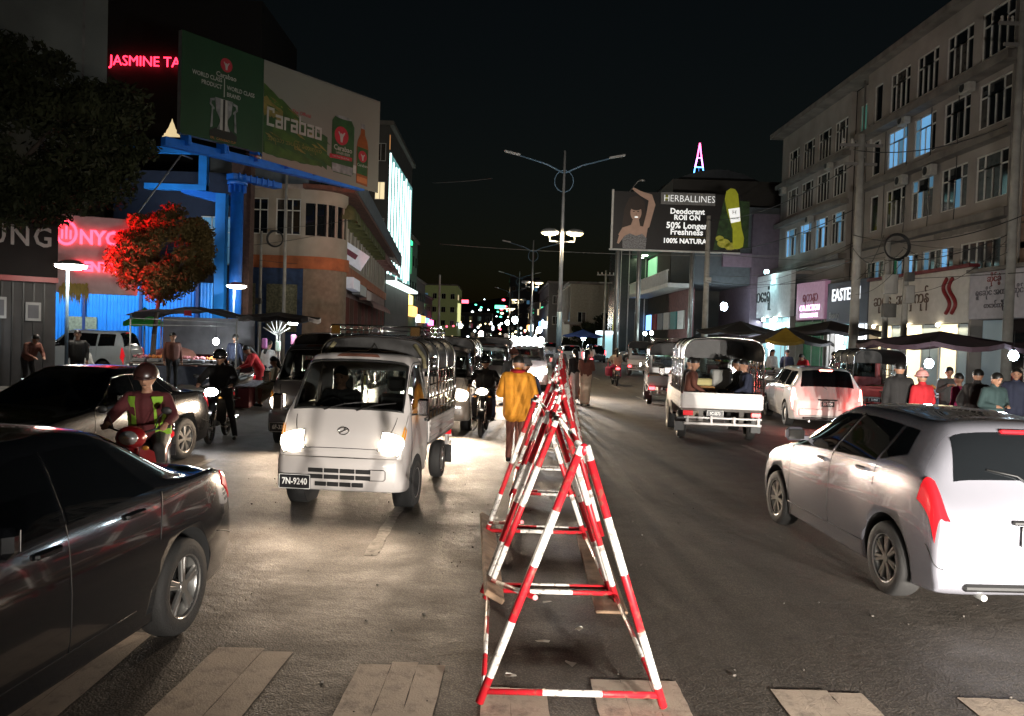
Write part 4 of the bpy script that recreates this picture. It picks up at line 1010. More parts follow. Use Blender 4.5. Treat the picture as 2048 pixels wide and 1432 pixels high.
_rr = [(5.35, 6.6, [(14.8, 17.2, [D, D, B2, D, D], 'slats'), (17.6, 20.2, [D, B2, D, Bl, D], 'slats'), (20.6, 23.2, [B2, D, D, Bl, D], 'slats'), (23.7, 26.5, D, 'slats')]),  # blue slats imitate light streaks mirrored in the glass
       (8.2, 10.1, [rw[0], (*rw[1], D), (*rw[2], [D, B2, D, D, B2, D, B2]), (*rw[3], [D, D, B2, D, D, D, D]), (*rw[4], D)]),  # mirrored neon put into these panes as dim blue glow
       (11.2, 13.05, [rw[0], (*rw[1], [Bl, Bl, B2, Bl, Bl, Bl, B2]), (*rw[2], [B2, Bl, Bl, D, B2, Bl, D]), (*rw[3], D), (*rw[4], D)]),
       (14.05, 16.0, [rw[0], (*rw[1], D), (*rw[2], D), (*rw[3], D), (*rw[4], D)])]
facade(rb, 13.1, 5.2, 16.9, _rr, M_RB, y=-.35, x0=14.2)
b = MB()
for z in (7.35, 10.55, 13.35):
    b.box((5.6, -.18, z), (11.5, .5, .30)); b.box((20.75, -.52, z+.1), (13.3, .62 if z < 13 else .9, .34))
b.build('floor_ledge', M_RB2, rb)
b = MB(); b.box((13.65, -.30, 17.05), (27.9, 1.15, .32)); b.box((13.65, -.1, 17.35), (27.7, .5, .3)); b.build('cornice', M_RB2, rb)
b = MB(); b.b2(0, 27.3, .9, 9, 0, 17.0); b.build('core', M_INSIDE, rb)
b = MB(); b.b2(-.02, .28, .02, 9, 5.2, 16.72); b.b2(27.3, 27.55, -.3, 9, 0, 17); b.build('end_wall', M_RB, rb)
for u in (14.0, 27.0):
    b = MB(); b.cyl((u+.12, -.48, 3.2), (u+.12, -.48, 16.6), .055, n=8); b.build('drain_pipe', M_RB2, rb)
b = MB()
for k in range(16): b.box((21.8+k*.3, -.40-.002*k, 7.15), (.29, .012, .22+.05*math.sin(k*2.1)), rz=.04*math.sin(k))
b.build('stain_band', M_RB2, rb)
# the darker neighbour at the picture edge
nb = empty('corner_building', (20.2, 30.4, 0), R(-90), 'dark brown building with open balconies at the frame edge', 'building')
b = MB(); b.b2(.05, 16, .8, 9, 0, 16.5); b.build('core', mat('brown_render', (.12, .085, .065), .9, var=.3), nb)
for z in (6.0, 9.0, 12.0, 15.0):
    b = MB(); b.b2(.05, 16, -.5, .8, z, z+.25); b.build('balcony_slab', M_RB2, nb)
    b = MB(); b.b2(.05, 16, -.5, -.45, z+.95, z+1.02)
    for k in range(40): b.b2(.1+k*.4, .14+k*.4, -.49, -.46, z+.25, z+.95)
    b.build('railing', M_BLACK, nb)
b = MB(); b.b2(.05, .5, -.5, .8, 0, 16.5); b.build('pier', mat('brown_pier', (.20, .13, .10), .9, var=.3), nb)

# right: shop fronts standing out from the building
M_SIGNW = mat('white_sign_panel', (.55, .53, .50), .6, var=.08)
M_REDTX = mat('dark_red_letters', (.20, .012, .015), .5)
def shop(label, Y0, Y1, X, z0, z1, fm, below, glass=None, trim=None, zb=.13):
    """Y0 is the far end, Y1 the near one"""
    L = Y0-Y1; t = empty('street_shop', (X, Y0, 0), R(-90), label, 'shop')
    b = MB(); b.box((L/2, .15, (z0+z1)/2), (L-.06, .3, z1-z0), bev=.03); b.build('fascia', fm, t)
    b = MB(); b.b2(0.05, L-.05, .3, 1.4, z1-.25, z1-.05); b.b2(.03, .15, .05, 1.5, zb, z0); b.b2(L-.15, L-.03, .05, 1.5, zb, z0); b.build('side_wall', M_RB, t)
    n = max(2, int(L/1.3))
    for k in range(n):
        a, c = .18+(L-.36)*k/n, .18+(L-.36)*(k+1)/n
        b = MB(); b.b2(a+.03, c-.03, .50, .53, zb+.1, z0-.02); b.build('shop_window', below[k % len(below)], t)
        b = MB(); b.b2(c-.03, c+.03, .46, .56, zb, z0); b.build('mullion', M_FRAME if glass is None else glass, t)
    if trim: b = MB(); b.box((L/2, .10, z1+.07), (L+.02, .45, .14)); b.build('trim', trim, t)
    return t, L
M_SHUT = mat('roller_shutter', (.18, .18, .18), .6, metal=.3)
M_GREENSH = mat('green_shutter', (.03, .16, .07), .6, var=.3)
M_SHOPW = glow('lit_shop_white', (.85, .93, 1), 1.6)
M_SHOPWARM = glow('lit_shop_warm', (1, .82, .52), 1.1)
M_SHOPDIM = glow('shop_glass_dim', (.30, .38, .42), .10)
M_SHOPTEAL = glow('lit_shop_teal', (.35, .62, .66), .55)
# wide white sign with the red double-curl logo
sA, L = shop('shop with a wide white sign, red double curl logo and warm lit windows', 40.2, 31.4, 18.5, 3.15, 5.35, M_SIGNW, [M_SHOPWARM, M_SHOPDIM, M_SHOPWARM, M_SHOPDIM], trim=mat('red_trim', (.16, .015, .02), .6))
lettering('ဆုဝေ', .75, mat('brown_letters', (.10, .06, .04), .6), sA, (1.5, -.01, 4.3), depth=.02); lettering('အလှကုန်', .75, mat('brown_letters'), sA, (4.3, -.01, 4.3), depth=.02)
for dx in (0, .42):
    b = MB(); pts = [(7.15+dx+.26*math.sin(t*math.pi*2)*(1 if t < .5 else 1), -.03, 3.55+1.45*t) for t in [k/28 for k in range(29)]]
    b.tube(pts, .085, 8); b.build('curl_logo', M_REDTX, sA)
for k, u in enumerate((.9, 4.2, 6.7)):
    b = MB(); b.ell((u, -.10, 3.08), .085, 12, 8); b.build('globe_lamp', glow('globe_warm', (1, .85, .6), 14), sA)
light('shop_lamp', 'AREA', (4.4, .25, 3.0), 55, (1, .8, .5), 7, sA, (0, 0, 0), sizey=.3)
sE, L = shop('shop with a pale printed banner sign beside the corner pole', 31.2, 25.5, 18.3, 3.25, 5.05, mat('pale_lilac_sign', (.38, .36, .40), .6), [M_SHOPDIM, M_PANE], trim=M_RB2)
for k, (u, z, f) in enumerate([(1.0, 12.95, -.25), (6.2, 10.2, -.25), (9.0, 13.1, -.25), (18.9, 10.25, -.65), (24.2, 13.15, -.65), (21.5, 10.2, -.65), (18.9, 13.2, -.65)]):
    b = MB(); b.box((u, f, z), (.75, .32, .5), bev=.03); a_ = b.build('air_conditioner', mat('ac_casing', (.38, .37, .34), .6, var=.2, vs=5), rb); b = MB(); b.cyl((u-.12, f-.165, z), (u-.12, f-.172, z), .19, n=18); b.build('fan_grille', M_BLACK, a_)
for k in range(5):
    b = MB(); b.tube([(14.4+k*2.2, -.43, 7.3), (14.5+k*2.2, -.43, 8.1+.2*k), (14.45+k*2.2, -.43, 13.2)], .018, 4); b.build('service_cable', M_BLACK, rb)
lettering('ဆိုင်ခွဲ', .35, M_REDTX, sE, (1.6, -.01, 4.75), depth=.01); lettering('ရွှေဆိုင် အထည်ဆိုင်', .34, mat('grey_letters', (.12, .11, .13), .6), sE, (1.9, -.01, 4.25), depth=.01); lettering('တောင်ကြီးမြို့', .28, mat('grey_letters'), sE, (1.8, -.01, 3.75), depth=.01)
sB, L = shop('shop with a navy blue sign and white capital letters', 45.6, 40.4, 18.6, 3.3, 5.6, mat('navy_sign', (.012, .016, .05), .5), [M_SHOPW, M_SHOPTEAL, M_SHOPW, M_SHOPW])
lettering('EASTERN', .95, glow('white_letters_lit', (.9, .95, 1), .9), sB, (2.5, -.01, 4.85), depth=.03, xs=.92, bold=.01); lettering('Beauty', .5, mat('grey_script', (.4, .4, .42), .6), sB, (1.1, -.01, 3.75), depth=.01)
light('shop_lamp', 'AREA', (2.6, .2, 3.15), 130, (.85, .93, 1), 4.4, sB, (R(-25), 0, 0), sizey=.3)
sC, L = shop('shop with a pink lit signboard above green shutters', 50.4, 45.9, 18.6, 3.6, 5.9, mat('pink_sign', (.42, .26, .36), .5, emit=(.8, .35, .6), es=.12), [M_GREENSH])
lettering('ရတနာ', .85, mat('crimson_letters', (.25, .02, .05), .5), sC, (2.3, -.01, 4.95), depth=.02); lettering('COLLECTION', .5, glow('pink_letters', (1, .6, .95), 2.2), sC, (2.25, -.01, 4.3), depth=.02); lettering('FASHION HOUSE', .36, glow('pink_letters', (1, .6, .95), 2.2), sC, (2.2, -.01, 3.85), depth=.02)
b = MB(); b.box((2.25, -.02, 3.05), (4.2, .08, .85)); b.build('green_panel', mat('green_board', (.06, .13, .05), .7, var=.4, vs=6), sC)
sD, L = shop('shop with a white sign washed by cyan corner floodlights', 66, 51.4, 18.6, 3.9, 6.9, mat('white_fascia', (.60, .62, .62), .6), [M_SHOPTEAL, M_SHOPW, M_SHOPTEAL])
lettering('ကမ္ဘာမြေ', 1.3, mat('charcoal_letters', (.04, .045, .045), .6), sD, (4.0, -.02, 5.4), depth=.03); lettering('ဆေးရုံ', 1.3, mat('charcoal_letters'), sD, (9.0, -.02, 5.4), depth=.03)
for u in (.6, 11.2):
    b = MB(); b.box((u, -.5, 7.0), (.35, .2, .25), bev=.03); f_ = b.build('floodlight', glow('cyan_flood', (.65, 1, 1), 30), sD)
    light('flood_beam', 'SPOT', (u, -.55, 6.9), 420, (.45, .95, 1), .1, sD, (R(22), 0, 0), 110, .9)
for u in (1.2, 4.2, 7.2, 10.2, 12.6):
    b = MB(); b.ell((u, -.25, 3.75), .14, 10, 6); b.build('spot_lamp', glow('white_spot', (.8, .97, 1), 22), sD)
light('shop_lamp', 'AREA', (7.3, .2, 3.7), 260, (.75, .95, 1), 13, sD, (R(-20), 0, 0), sizey=.3)

# left: two-storey corner building with arched hoods
M_LB = mat('cream_render', (.32, .28, .23), .9, var=.2, vs=.8, bump=.25, bs=9)
M_ORANGE = mat('orange_band', (.34, .10, .035), .8, var=.3, vs=2)
M_SLATE = mat('slate_fascia', (.10, .125, .15), .8, var=.2, vs=2)
M_TILE = mat('rust_roof_edge', (.12, .05, .035), .9, var=.3, vs=4, bump=.4)
lb = empty('arcade_building', (-9.0, 43.2, 0), R(94.2), 'cream two-storey corner building with a row of arched window hoods', 'building')
rows = [(6.3, 8.2, [])]
bay = 4.1; wsl = []
for k in range(13): wsl.append((1.0+k*bay, 1.75+k*bay, M_PANE, 'two')); wsl.append((2.7+k*bay, 3.45+k*bay, M_PANE, 'two'))
facade(lb, 55, 5.9, 9.4, [(6.2, 8.3, wsl)], M_LB)
b = MB(); b.b2(0, 55, -.14, .2, 5.25, 5.9); b.build('band', M_ORANGE, lb)
b = MB(); b.b2(-.4, 55, -1.0, .3, 9.4, 9.62); b.build('eave', M_TILE, lb)
b = MB(); b.b2(-.6, 55, -1.05, -.75, 9.62, 10.7); b.build('roof_fascia', M_SLATE, lb)
b = MB(); b.b2(0.05, 55, .6, 10, 0, 9.7); b.build('core', M_INSIDE, lb)
hb = MB(); hb.smooth = True
P = []
for i in range(9):
    v = math.pi/2*i/8; P.append([(math.cos(u)*.95*math.cos(v*.0)*(1 if i == 0 else math.cos(v)**.5 if i < 8 else .05), -.95*math.sin(v), math.sin(u)*1.0*(math.cos(v)**.5 if i < 8 else .05)) for u in [math.pi*k/14 for k in range(15)]])
hb.grid(P); hood_a = hb.mesh('arched_hood', mat('olive_hood', (.085, .09, .035), .8, var=.3, vs=3)); hood_b = hb.mesh('arched_hood', mat('pink_hood', (.22, .12, .11), .8, var=.25, vs=3))
for k in range(13):
    for q, u in enumerate((1.4, 3.1)):
        o = bpy.data.objects.new('arched_hood', hood_a if k < 6 else hood_b); COL.objects.link(o); o.parent = lb; o.location = (u+k*bay, -.02, 8.1)
# ground floor: shutters, awnings, light boxes
for k in range(22):
    b = MB()
    b.b2(.1+k*2.5, 2.4+k*2.5, .05, .12, .13, 4.1)
    for j in range(7): b.b2(.3+k*2.5+j*.3, .36+k*2.5+j*.3, .0, .05, .13, 4.1)
    b.build('shutter', (mat('red_shutter', (.17, .045, .035), .7, var=.2), mat('brown_shutter', (.12, .055, .04), .7, var=.2))[k % 2], lb)
b = MB(); b.b2(0, 55, -.02, .3, 4.1, 5.25); b.build('lintel', mat('pink_render', (.25, .16, .14), .9, var=.25, vs=1.5), lb)
ab = MB(); ab.smooth = True; P = []
for i in range(7):
    v = math.pi/2*i/6; P.append([(x, -1.1*math.sin(v), .75*math.cos(v)) for x in (-1.15, -.6, 0, .6, 1.15)])
ab.grid(P); awn = ab.mesh('awning', mat('pink_awning', (.26, .13, .12), .8, var=.25, vs=5))
for k in range(7):
    o = bpy.data.objects.new('awning', awn); COL.objects.link(o); o.parent = lb; o.location = (13+k*2.6, 0, 3.7)
for (u, w, z, m) in ((3.6, 3.6, 4.75, mat('white_lightbox', (.5, .52, .58), .5, emit=(.8, .85, 1), es=.10)), (7.6, 4.0, 4.6, mat('grey_lightbox', (.2, .22, .24), .5)), (11.6, 3.4, 4.45, mat('pink_lightbox', (.3, .18, .16), .5))):
    b = MB(); b.box((u, -.55, z), (w, .5, .65), bev=.02); b.build('light_box', m, lb)
# face toward the camera and the rounded corner
lf = empty('arcade_building', (-15.6, 42.4, 0), 0, 'side of the arcade building with dark barred windows and an orange band', 'building')
fwn = [(.2, 1.5, M_PANE, 'six'), (1.9, 3.2, M_PANE, 'six'), (3.6, 4.9, M_PANE, 'six')]
facade(lf, 5.1, 5.9, 9.4, [(7.0, 8.9, fwn)], M_LB)
b = MB(); b.b2(0, 5.1, -.12, .2, 5.25, 5.9); b.build('band', M_ORANGE, lf)
b = MB(); b.b2(0, 5.1, -.1, .3, 9.4, 9.65); b.build('eave', mat('pale_eave', (.36, .30, .27), .8, var=.2), lf)
b = MB(); b.b2(0, 5.2, .3, 3, 9.65, 11.0); b.build('parapet', M_SLATE, lf)
b = MB(); b.b2(0, 5.1, .05, .3, .13, 5.25); b.build('ground_wall', mat('navy_wall', (.025, .05, .12), .8, var=.3), lf)
for (a, c) in ((1.0, 2.6), (3.2, 4.8)):
    b = MB(); b.b2(a, c, -.02, .05, 1.9, 4.4); b.build('mosaic_panel', mat('mosaic', (.14, .14, .09), .7, var=.55, vs=9), lf)
b = MB(); b.b2(.02, 5.08, .6, 10, 0, 9.5); b.build('core', M_INSIDE, lf)
cx, cyy, rr_ = 5.1, 1.9, 1.9
for nm, z0, z1, m, dr in (('corner_base', .13, 5.25, mat('tan_base', (.20, .15, .11), .9, var=.2), 0), ('corner_band', 5.25, 5.9, M_ORANGE, .12), ('corner_sill_wall', 5.9, 7.0, M_LB, 0), ('corner_head_wall', 8.7, 9.4, M_LB, 0), ('corner_eave', 9.4, 9.62, M_TILE, .5)):
    b = MB(); b.smooth = True; b.grid([[(cx+math.sin(a)*(rr_+dr), cyy-math.cos(a)*(rr_+dr), z) for a in [R(92*k/12) for k in range(13)]] for z in (z0, z1)]); 
    b.smooth = False; b.poly([(cx, cyy, z1)]+[(cx+math.sin(R(92*k/12))*(rr_+dr), cyy-math.cos(R(92*k/12))*(rr_+dr), z1) for k in range(13)])
    b.poly([(cx, cyy, z0)]+[(cx+math.sin(R(92*k/12))*(rr_+dr), cyy-math.cos(R(92*k/12))*(rr_+dr), z0) for k in range(13)])
    b.build(nm, m, lf)
for k in range(6):
    a = R(8+k*15.2); b = MB(); p = Vector((cx+math.sin(a)*(rr_-.1), cyy-math.cos(a)*(rr_-.1), 7.85)); b.box(p, (.46, .02, 1.7), rz=a); b.build('corner_pane', M_PANE, lf)
    a = R(k*18.4); b = MB(); p = Vector((cx+math.sin(a)*(rr_-.06), cyy-math.cos(a)*(rr_-.06), 7.85)); b.box(p, (.09, .10, 1.7), rz=a); b.build('corner_mullion', M_LB, lf)
ps = empty('projecting_sign', (-8.6, 46, 0), R(4), 'tilted white rectangular sign projecting from the arcade corner', 'sign')
b = MB(); b.box((0, 0, 6.35), (1.7, .16, 1.0), M=Matrix.Rotation(.55, 3, 'Y'), bev=.02); b.build('panel', mat('white_lightbox'), ps)
b = MB(); b.box((-.1, -.09, 6.45), (.8, .02, .30), M=Matrix.Rotation(.55, 3, 'Y')); b.build('print', mat('maroon_print', (.15, .03, .06), .6), ps)
b = MB(); b.tube([(-1.0, .1, 6.2), (-.6, .05, 6.3)], .03); b.build('bracket', M_BLACK, ps)

# left: grey tower with LED tubes on the street face
M_GREYT = mat('dark_grey_tower', (.085, .08, .072), .9, var=.15, vs=.5)
lt = empty('led_tower', (-17.5, 80, 0), 0, 'tall dark grey building with bright white vertical light tubes on its street face', 'building')
b = MB(); b.b2(0, 5.9, 0, 20, 0, 22.5); b.build('block', M_GREYT, lt)
b = MB(); b.b2(-.2, 6.3, -.3, 20.3, 22.5, 22.9); b.build('roof_slab', mat('tower_slab', (.16, .15, .13), .9), lt)
for (u, z) in ((3.0, 15.2), (4.6, 15.2), (3.0, 11.6), (4.6, 11.6), (1.2, 15.2), (3.0, 19), (4.6, 19)):
    part_window(lt, u, u+.95, z, z+1.7, -.02, M_ROOMWARM if (u, z) == (4.6, 15.2) else M_PANE, 'two')
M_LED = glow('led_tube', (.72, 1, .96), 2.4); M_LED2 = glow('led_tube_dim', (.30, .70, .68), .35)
for k in range(9):
    b = MB(); b.box((5.97, .6+k*2.2, 13.9-.2*(k % 2)), (.13, .30, 12.0-.5*(k % 3))); b.build('light_tube', M_LED, lt)
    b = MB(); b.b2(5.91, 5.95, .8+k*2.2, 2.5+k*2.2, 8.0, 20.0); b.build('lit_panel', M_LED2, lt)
b = MB(); b.b2(5.95, 7.0, -.2, 20, 6.9, 7.2); b.build('canopy_light', glow('canopy_white', (.8, 1, .95), 1.2), lt)
b = MB(); b.b2(5.6, 5.95, .05, .35, 20.2, 21.6); b.build('copper_lamp_panel', glow('copper', (.6, .28, .10), .5), lt)

# generic street-side houses further along
def house(label, x0, x1, y0, y1, h, m, rows=2, side=None, lit=(), group=None, win=M_PANE, roof=None, name='town_house', fascia=None):
    t = empty(name, ((x0+x1)/2, y0, 0), 0, label, 'building', group); w = x1-x0
    b = MB(); b.b2(-w/2, w/2, 0, y1-y0, -.05, h); b.build('block', m, t)
    b = MB(); b.b2(-w/2-.3, w/2+.3, -.3, y1-y0+.3, h, h+.35); b.build('roof', roof or M_RB2, t)
    rw_ = random.Random(int(x0*10+y0)); nz = rows
    for r in range(nz):
        z = 4.3+r*(h-4.3)/nz
        for k in range(max(2, int(w/2.4))):
            n = max(2, int(w/2.4)); u = -w/2+w*(k+.5)/n
            mm = win if rw_.random() > .12 else rw_.choice([M_ROOMWARM, M_PANEBLUE2, M_ROOMTEAL])
            part_window(t, u-.55, u+.55, z, z+1.4, -.03, mm, 'two')
        if side:
            n = max(2, int((y1-y0)/3))
            for k in range(n):
                yy = (y1-y0)*(k+.5)/n; mm = win if rw_.random() > .15 else rw_.choice([M_ROOMWARM, M_PANEBLUE2])
                b = MB(); b.box((side*(w/2+.02), yy, z+.7), (.06, 1.1, 1.4)); b.build('window', mm, t)
    if fascia:
        for (yy, l, z, hh, fm) in fascia:
            b = MB(); b.box((side*(w/2+.35), yy, z), (.6, l, hh), bev=.03); b.build('sign_board', fm, t)
    return t
M_NG = glow('neon_green', (.05, .9, .35), 1.6); M_NP = glow('neon_pink', (1, .12, .3), 5); M_NY = glow('sign_yellow', (1, .85, .25), 2.2); M_NW = glow('sign_white', (.85, .95, 1), 4); M_NO = glow('sign_orange', (1, .5, .15), 1.6); M_NB = glow('sign_blue', (.2, .45, 1), 2)
house('low dark house with a green lit upper floor beyond the tube lit tower', -19, -12.6, 102, 118, 15, mat('green_wash_wall', (.08, .16, .11), .8), 3, 1, fascia=[(2, 3.5, 11.5, 3.4, mat('green_lit_face', (.05, .25, .12), .6, emit=(.05, .6, .25), es=.35)), (2, 4, 13.8, .5, M_NG), (3, 6, 6.4, 1.2, M_NY), (9, 6, 5, 1.4, M_NO)])
house('dark shop house with a pink neon strip along the far street', -22, -14.4, 122, 150, 11, mat('dim_wall', (.10, .09, .085), .9), 2, 1, fascia=[(3, 2, 6, 4.5, M_NP), (12, 6, 4.5, 1.2, M_NW), (21, 6, 4.5, 1.2, M_NO)])
house('plain shop house with white light boxes in the far street', -26, -16.4, 154, 190, 10, mat('dim_wall2', (.12, .105, .09), .9), 2, 1, fascia=[(5, 8, 4.5, 1.2, M_NW), (18, 8, 4.8, 1.0, M_NB), (29, 8, 4.5, 1.2, M_NP)])
house('greenish house with a yellow lit gable at the street bend', -24, -12, 215, 240, 15, mat('olive_lit_wall', (.16, .18, .09), .8, emit=(.5, .55, .2), es=.05), 3, 1, fascia=[(6, 5, 8, 5, glow('yellow_face', (.8, .8, .35), .8)), (15, 6, 4.5, 1.4, M_NW)])
house('long low house closing the view at the street end', -14, -3, 262, 290, 9, mat('dim_wall3', (.10, .10, .11), .9), 2, 1, fascia=[(6, 6, 4.5, 1.4, M_NW)])
# right side far houses
h1 = house('cream flat-roofed house with slatted windows behind the far utility pole', 9.6, 16.2, 112, 135, 9.6, mat('cream_wall', (.34, .31, .25), .9, var=.15), 1, -1, name='town_house')
b = MB(); b.b2(-4.2, 3.4, -1.2, 0, 3.9, 4.3); b.build('canopy_slab', M_RB, h1)
for k in range(9): b = MB(); b.b2(-3.62, -3.35, 1+k*2.5, 1.9+k*2.5, 4.6, 9.2); b.build('fin', M_RB, h1)
house('dim house with a flat parapet behind the cream house', 8.2, 16, 140, 175, 11.5, mat('dim_wall4', (.11, .105, .10), .9), 2, -1, fascia=[(5, 6, 4.2, 1.2, M_NW), (17, 8, 4.5, 1.2, M_NB)])
house('far house with lit ground floor on the right of the street', 7.4, 17, 180, 225, 9.5, mat('dim_wall5', (.13, .12, .11), .9), 2, -1, fascia=[(8, 10, 4, 1.4, M_NW), (25, 10, 4.4, 1.2, M_NO)])
house('tall far block standing over the street end', 3, 14, 300, 330, 24, mat('dim_wall6', (.09, .09, .095), .9), 4, -1)

# right middle: glass-fronted block, balcony block and curved roof hall behind the billboard
gb = empty('glass_block', (11.2, 76, 0), 0, 'dark glass-fronted stair tower under the deodorant billboard', 'building')
b = MB(); b.b2(0, 3.2, 0, 8, 0, 13.2); b.build('block', mat('dark_glass_wall', (.02, .025, .025), .25, var=.2), gb)
for k in range(5): b = MB(); b.b2(-.03+k*.78, .05+k*.78, -.08, 0, 0, 13.2); b.build('fin', M_STEEL, gb)
bb = empty('balcony_building', (13.0, 70.5, 0), R(-90), 'two-storey building with a white railed balcony and green lit upper room', 'building')
b = MB(); b.b2(-6, 4, .9, 12, -.05, 15.5); b.build('core', M_GREYT, bb)
b = MB(); b.b2(-6, 12, -.9, .9, 6.0, 6.3); b.b2(-6, 12, -.95, -.85, 7.2, 7.3); b.build('balcony_slab', M_FRAME, bb)
for k in range(60): 
    b = MB(); b.b2(-6+k*.3, -5.9+k*.3, -.92, -.88, 6.3, 7.2); b.build('baluster', M_FRAME, bb)
b = MB(); b.b2(-6, 12, .9, 1.1, .13, 6.0); b.build('ground_wall', mat('maroon_wall', (.12, .05, .05), .8, var=.3), bb)
b = MB(); b.b2(4, 12, .95, 12, 6.3, 12); b.build('upper_wall', mat('slate_wall', (.10, .11, .12), .9), bb)
b = MB(); b.b2(-5.9, -1.5, .80, .88, 7.0, 9.6); b.build('lit_room_wall', glow('green_room', (.35, .8, .45), .55), bb)
b = MB(); b.b2(-6, 4, -.8, .9, 9.8, 11.2); b.build('upper_band', mat('teal_band', (.10, .15, .14), .8), bb)
for k, u in enumerate((-4.6, -2.4)):
    b = MB(); b.cyl((u, -.1, 9.72), (u, -.1, 9.8), .28, n=14); b.build('ceiling_light', glow('soft_green_lamp', (.8, 1, .6), 9), bb)
for k in range(6):
    b = MB(); b.b2(-5.5+k*2.7, -3.4+k*2.7, .78, .9, 3.0, 4.4); b.build('sign_board', (M_NB, mat('red_board', (.25, .03, .04), .6), mat('grey_board', (.2, .22, .24), .6), mat('white_board', (.5, .5, .5), .6), mat('teal_board', (.05, .2, .2), .6), mat('white_board'))[k], bb)
ch = empty('curved_roof_hall', (16.5, 82, 0), 0, 'wide hall with a shallow curved grey roof behind the billboards', 'building')
b = MB(); b.b2(0, 12, 0, 14, -.05, 16.6); b.build('block', mat('slate_wall'), ch)
b = MB(); b.smooth = True; b.grid([[(-.6+13.2*k/16, y, 16.6+3.0*math.sin(math.pi*(.12+.88*k/16))) for k in range(17)] for y in (-.6, 14)]); b.grid([[(-.6+13.2*k/16, -.6, 16.6) for k in range(17)], [(-.6+13.2*k/16, -.6, 16.6+3.0*math.sin(math.pi*(.12+.88*k/16))) for k in range(17)]]); b.build('roof', mat('blue_grey_roof', (.13, .15, .17), .7), ch)
for k in range(4): part_window(ch, .8+k*2.8, 2.8+k*2.8, 11, 13.4, -.05, M_PANE, 'two')
for k in range(4): part_window(ch, .8+k*2.8, 2.8+k*2.8, 6.6, 9, -.05, M_PANE, 'two')
vb = empty('veranda_house', (17.2, 66.5, 0), R(-90), 'purple grey house with a white balustrade veranda beside the tall shop building', 'building')
b = MB(); b.b2(0, 8.3, .9, 8, -.05, 11.5); b.build('block', mat('mauve_wall', (.16, .12, .15), .9), vb)
b = MB(); b.b2(0, 8.3, -1.2, .9, 7.6, 8.6); b.build('veranda_slab', mat('mauve_slab', (.24, .17, .22), .85), vb)
for k in range(17): b = MB(); b.lathe([(.05, 0), (.10, .2), (.05, .5), (.08, .8)], (.3+k*.48, -1.1, 8.6), n=8); b.build('baluster', M_FRAME, vb)
b = MB(); b.b2(0, 8.3, -1.18, -1.02, 9.4, 9.52); b.build('handrail', M_FRAME, vb)
b = MB(); b.ell((4, -1.0, 7.3), (.3, .2, .12), 10, 6); b.build('ceiling_light', glow('white_spot'), vb)
# neon spire
ns = empty('neon_spire', (19.8, 82.3, 0), 0, 'slim triangular neon spire glowing pink above and blue below on the hall roof', 'neon sign')
M_NS1 = glow('spire_pink', (1, .10, .35), 6); M_NS2 = glow('spire_blue', (.08, .30, 1), 6); M_NS3 = glow('spire_violet', (.75, .25, 1), 5)
b = MB(); b.tube([(-.22, 0, 20.9), (0, 0, 22.4)], .07); b.tube([(.22, 0, 20.9), (0, 0, 22.4)], .07); b.build('upper_tubes', M_NS1, ns)
b = MB(); b.tube([(-.4, 0, 19.95), (-.22, 0, 20.9), (.22, 0, 20.9), (.4, 0, 19.95)], .07); b.build('middle_tubes', M_NS3, ns)
b = MB(); b.tube([(-.5, 0, 19.3), (-.4, 0, 19.95), (.4, 0, 19.95), (.5, 0, 19.3)], .07); b.build('lower_tubes', M_NS2, ns)
b = MB(); b.cyl((0, .1, 16.5), (0, .1, 20.0), .05); b.build('mast', M_STEEL, ns)

# far left: blank concrete tower and hotel with red neon name
tw = empty('blank_tower', (-34.2, 36.8, 0), R(30), 'bare grey concrete tower wall rising out of the frame', 'building')
b = MB(); b.b2(0, 14.4, 0, 12, -.05, 42); b.build('wall', mat('raw_concrete', (.17, .175, .155), .9, var=.2, vs=.35, bump=.2, bs=4), tw)
b = MB(); b.b2(13.2, 13.32, -.03, 0, 0, 42); b.build('joint', M_RB2, tw)
ht = empty('hotel', (-42, 72, 0), 0, 'dark hotel block carrying a red neon name', 'building')
b = MB(); b.b2(0, 20, 0, 12, -.05, 31); b.build('block', mat('hotel_dark', (.02, .018, .018), .8), ht)
b = MB(); b.b2(6, 20.5, -5, 0, -.05, 17.6); b.build('terrace_block', mat('hotel_dark'), ht)
hn = empty('neon_name_sign', (-31.2, 71.7, 0), 0, 'red neon hotel name in serif capitals high on the dark hotel', 'neon sign')
M_RN = glow('red_neon', (1, .02, .05), 5)
lettering('JASMINE TA', 1.25, M_RN, hn, (-4.0, 0, 25.2), name='neon_letters', depth=.05, align='LEFT', xs=.95, bold=-.005)
stp = empty('lit_stupa', (-28.0, 67.8, 17.6), 0, 'small gilded stupa lit up on the hotel terrace', 'stupa')
b = MB(); b.lathe([(1.0, 0), (1.0, .3), (.85, .35), (.8, .8), (.65, .9), (.55, 1.4), (.35, 1.9), (.22, 2.5), (.2, 2.6), (.1, 2.9), (.02, 3.4)], n=16); b.build('spire', mat('lit_gold', (.6, .45, .2), .4, metal=.6, emit=(1, .78, .42), es=.6), stp); stp.scale = (.75, .75, .5)
for i, x in enumerate((-36.5, -35.9, -35.4)):
    b = MB(); b.lathe([(.22, 0), (.2, .2), (.12, .35), (.16, .5), (.02, 1.1)], n=10); tag(b.build('terrace_lantern', glow('terrace_glow', (1, .6, .3), .8), None, (x, 67.4, 17.6)), 'small warm terrace lantern behind the dark treetop', 'lantern', 'terrace lanterns')
M_GALV = mat('galvanised', (.36, .36, .35), .5, metal=.5, var=.15)
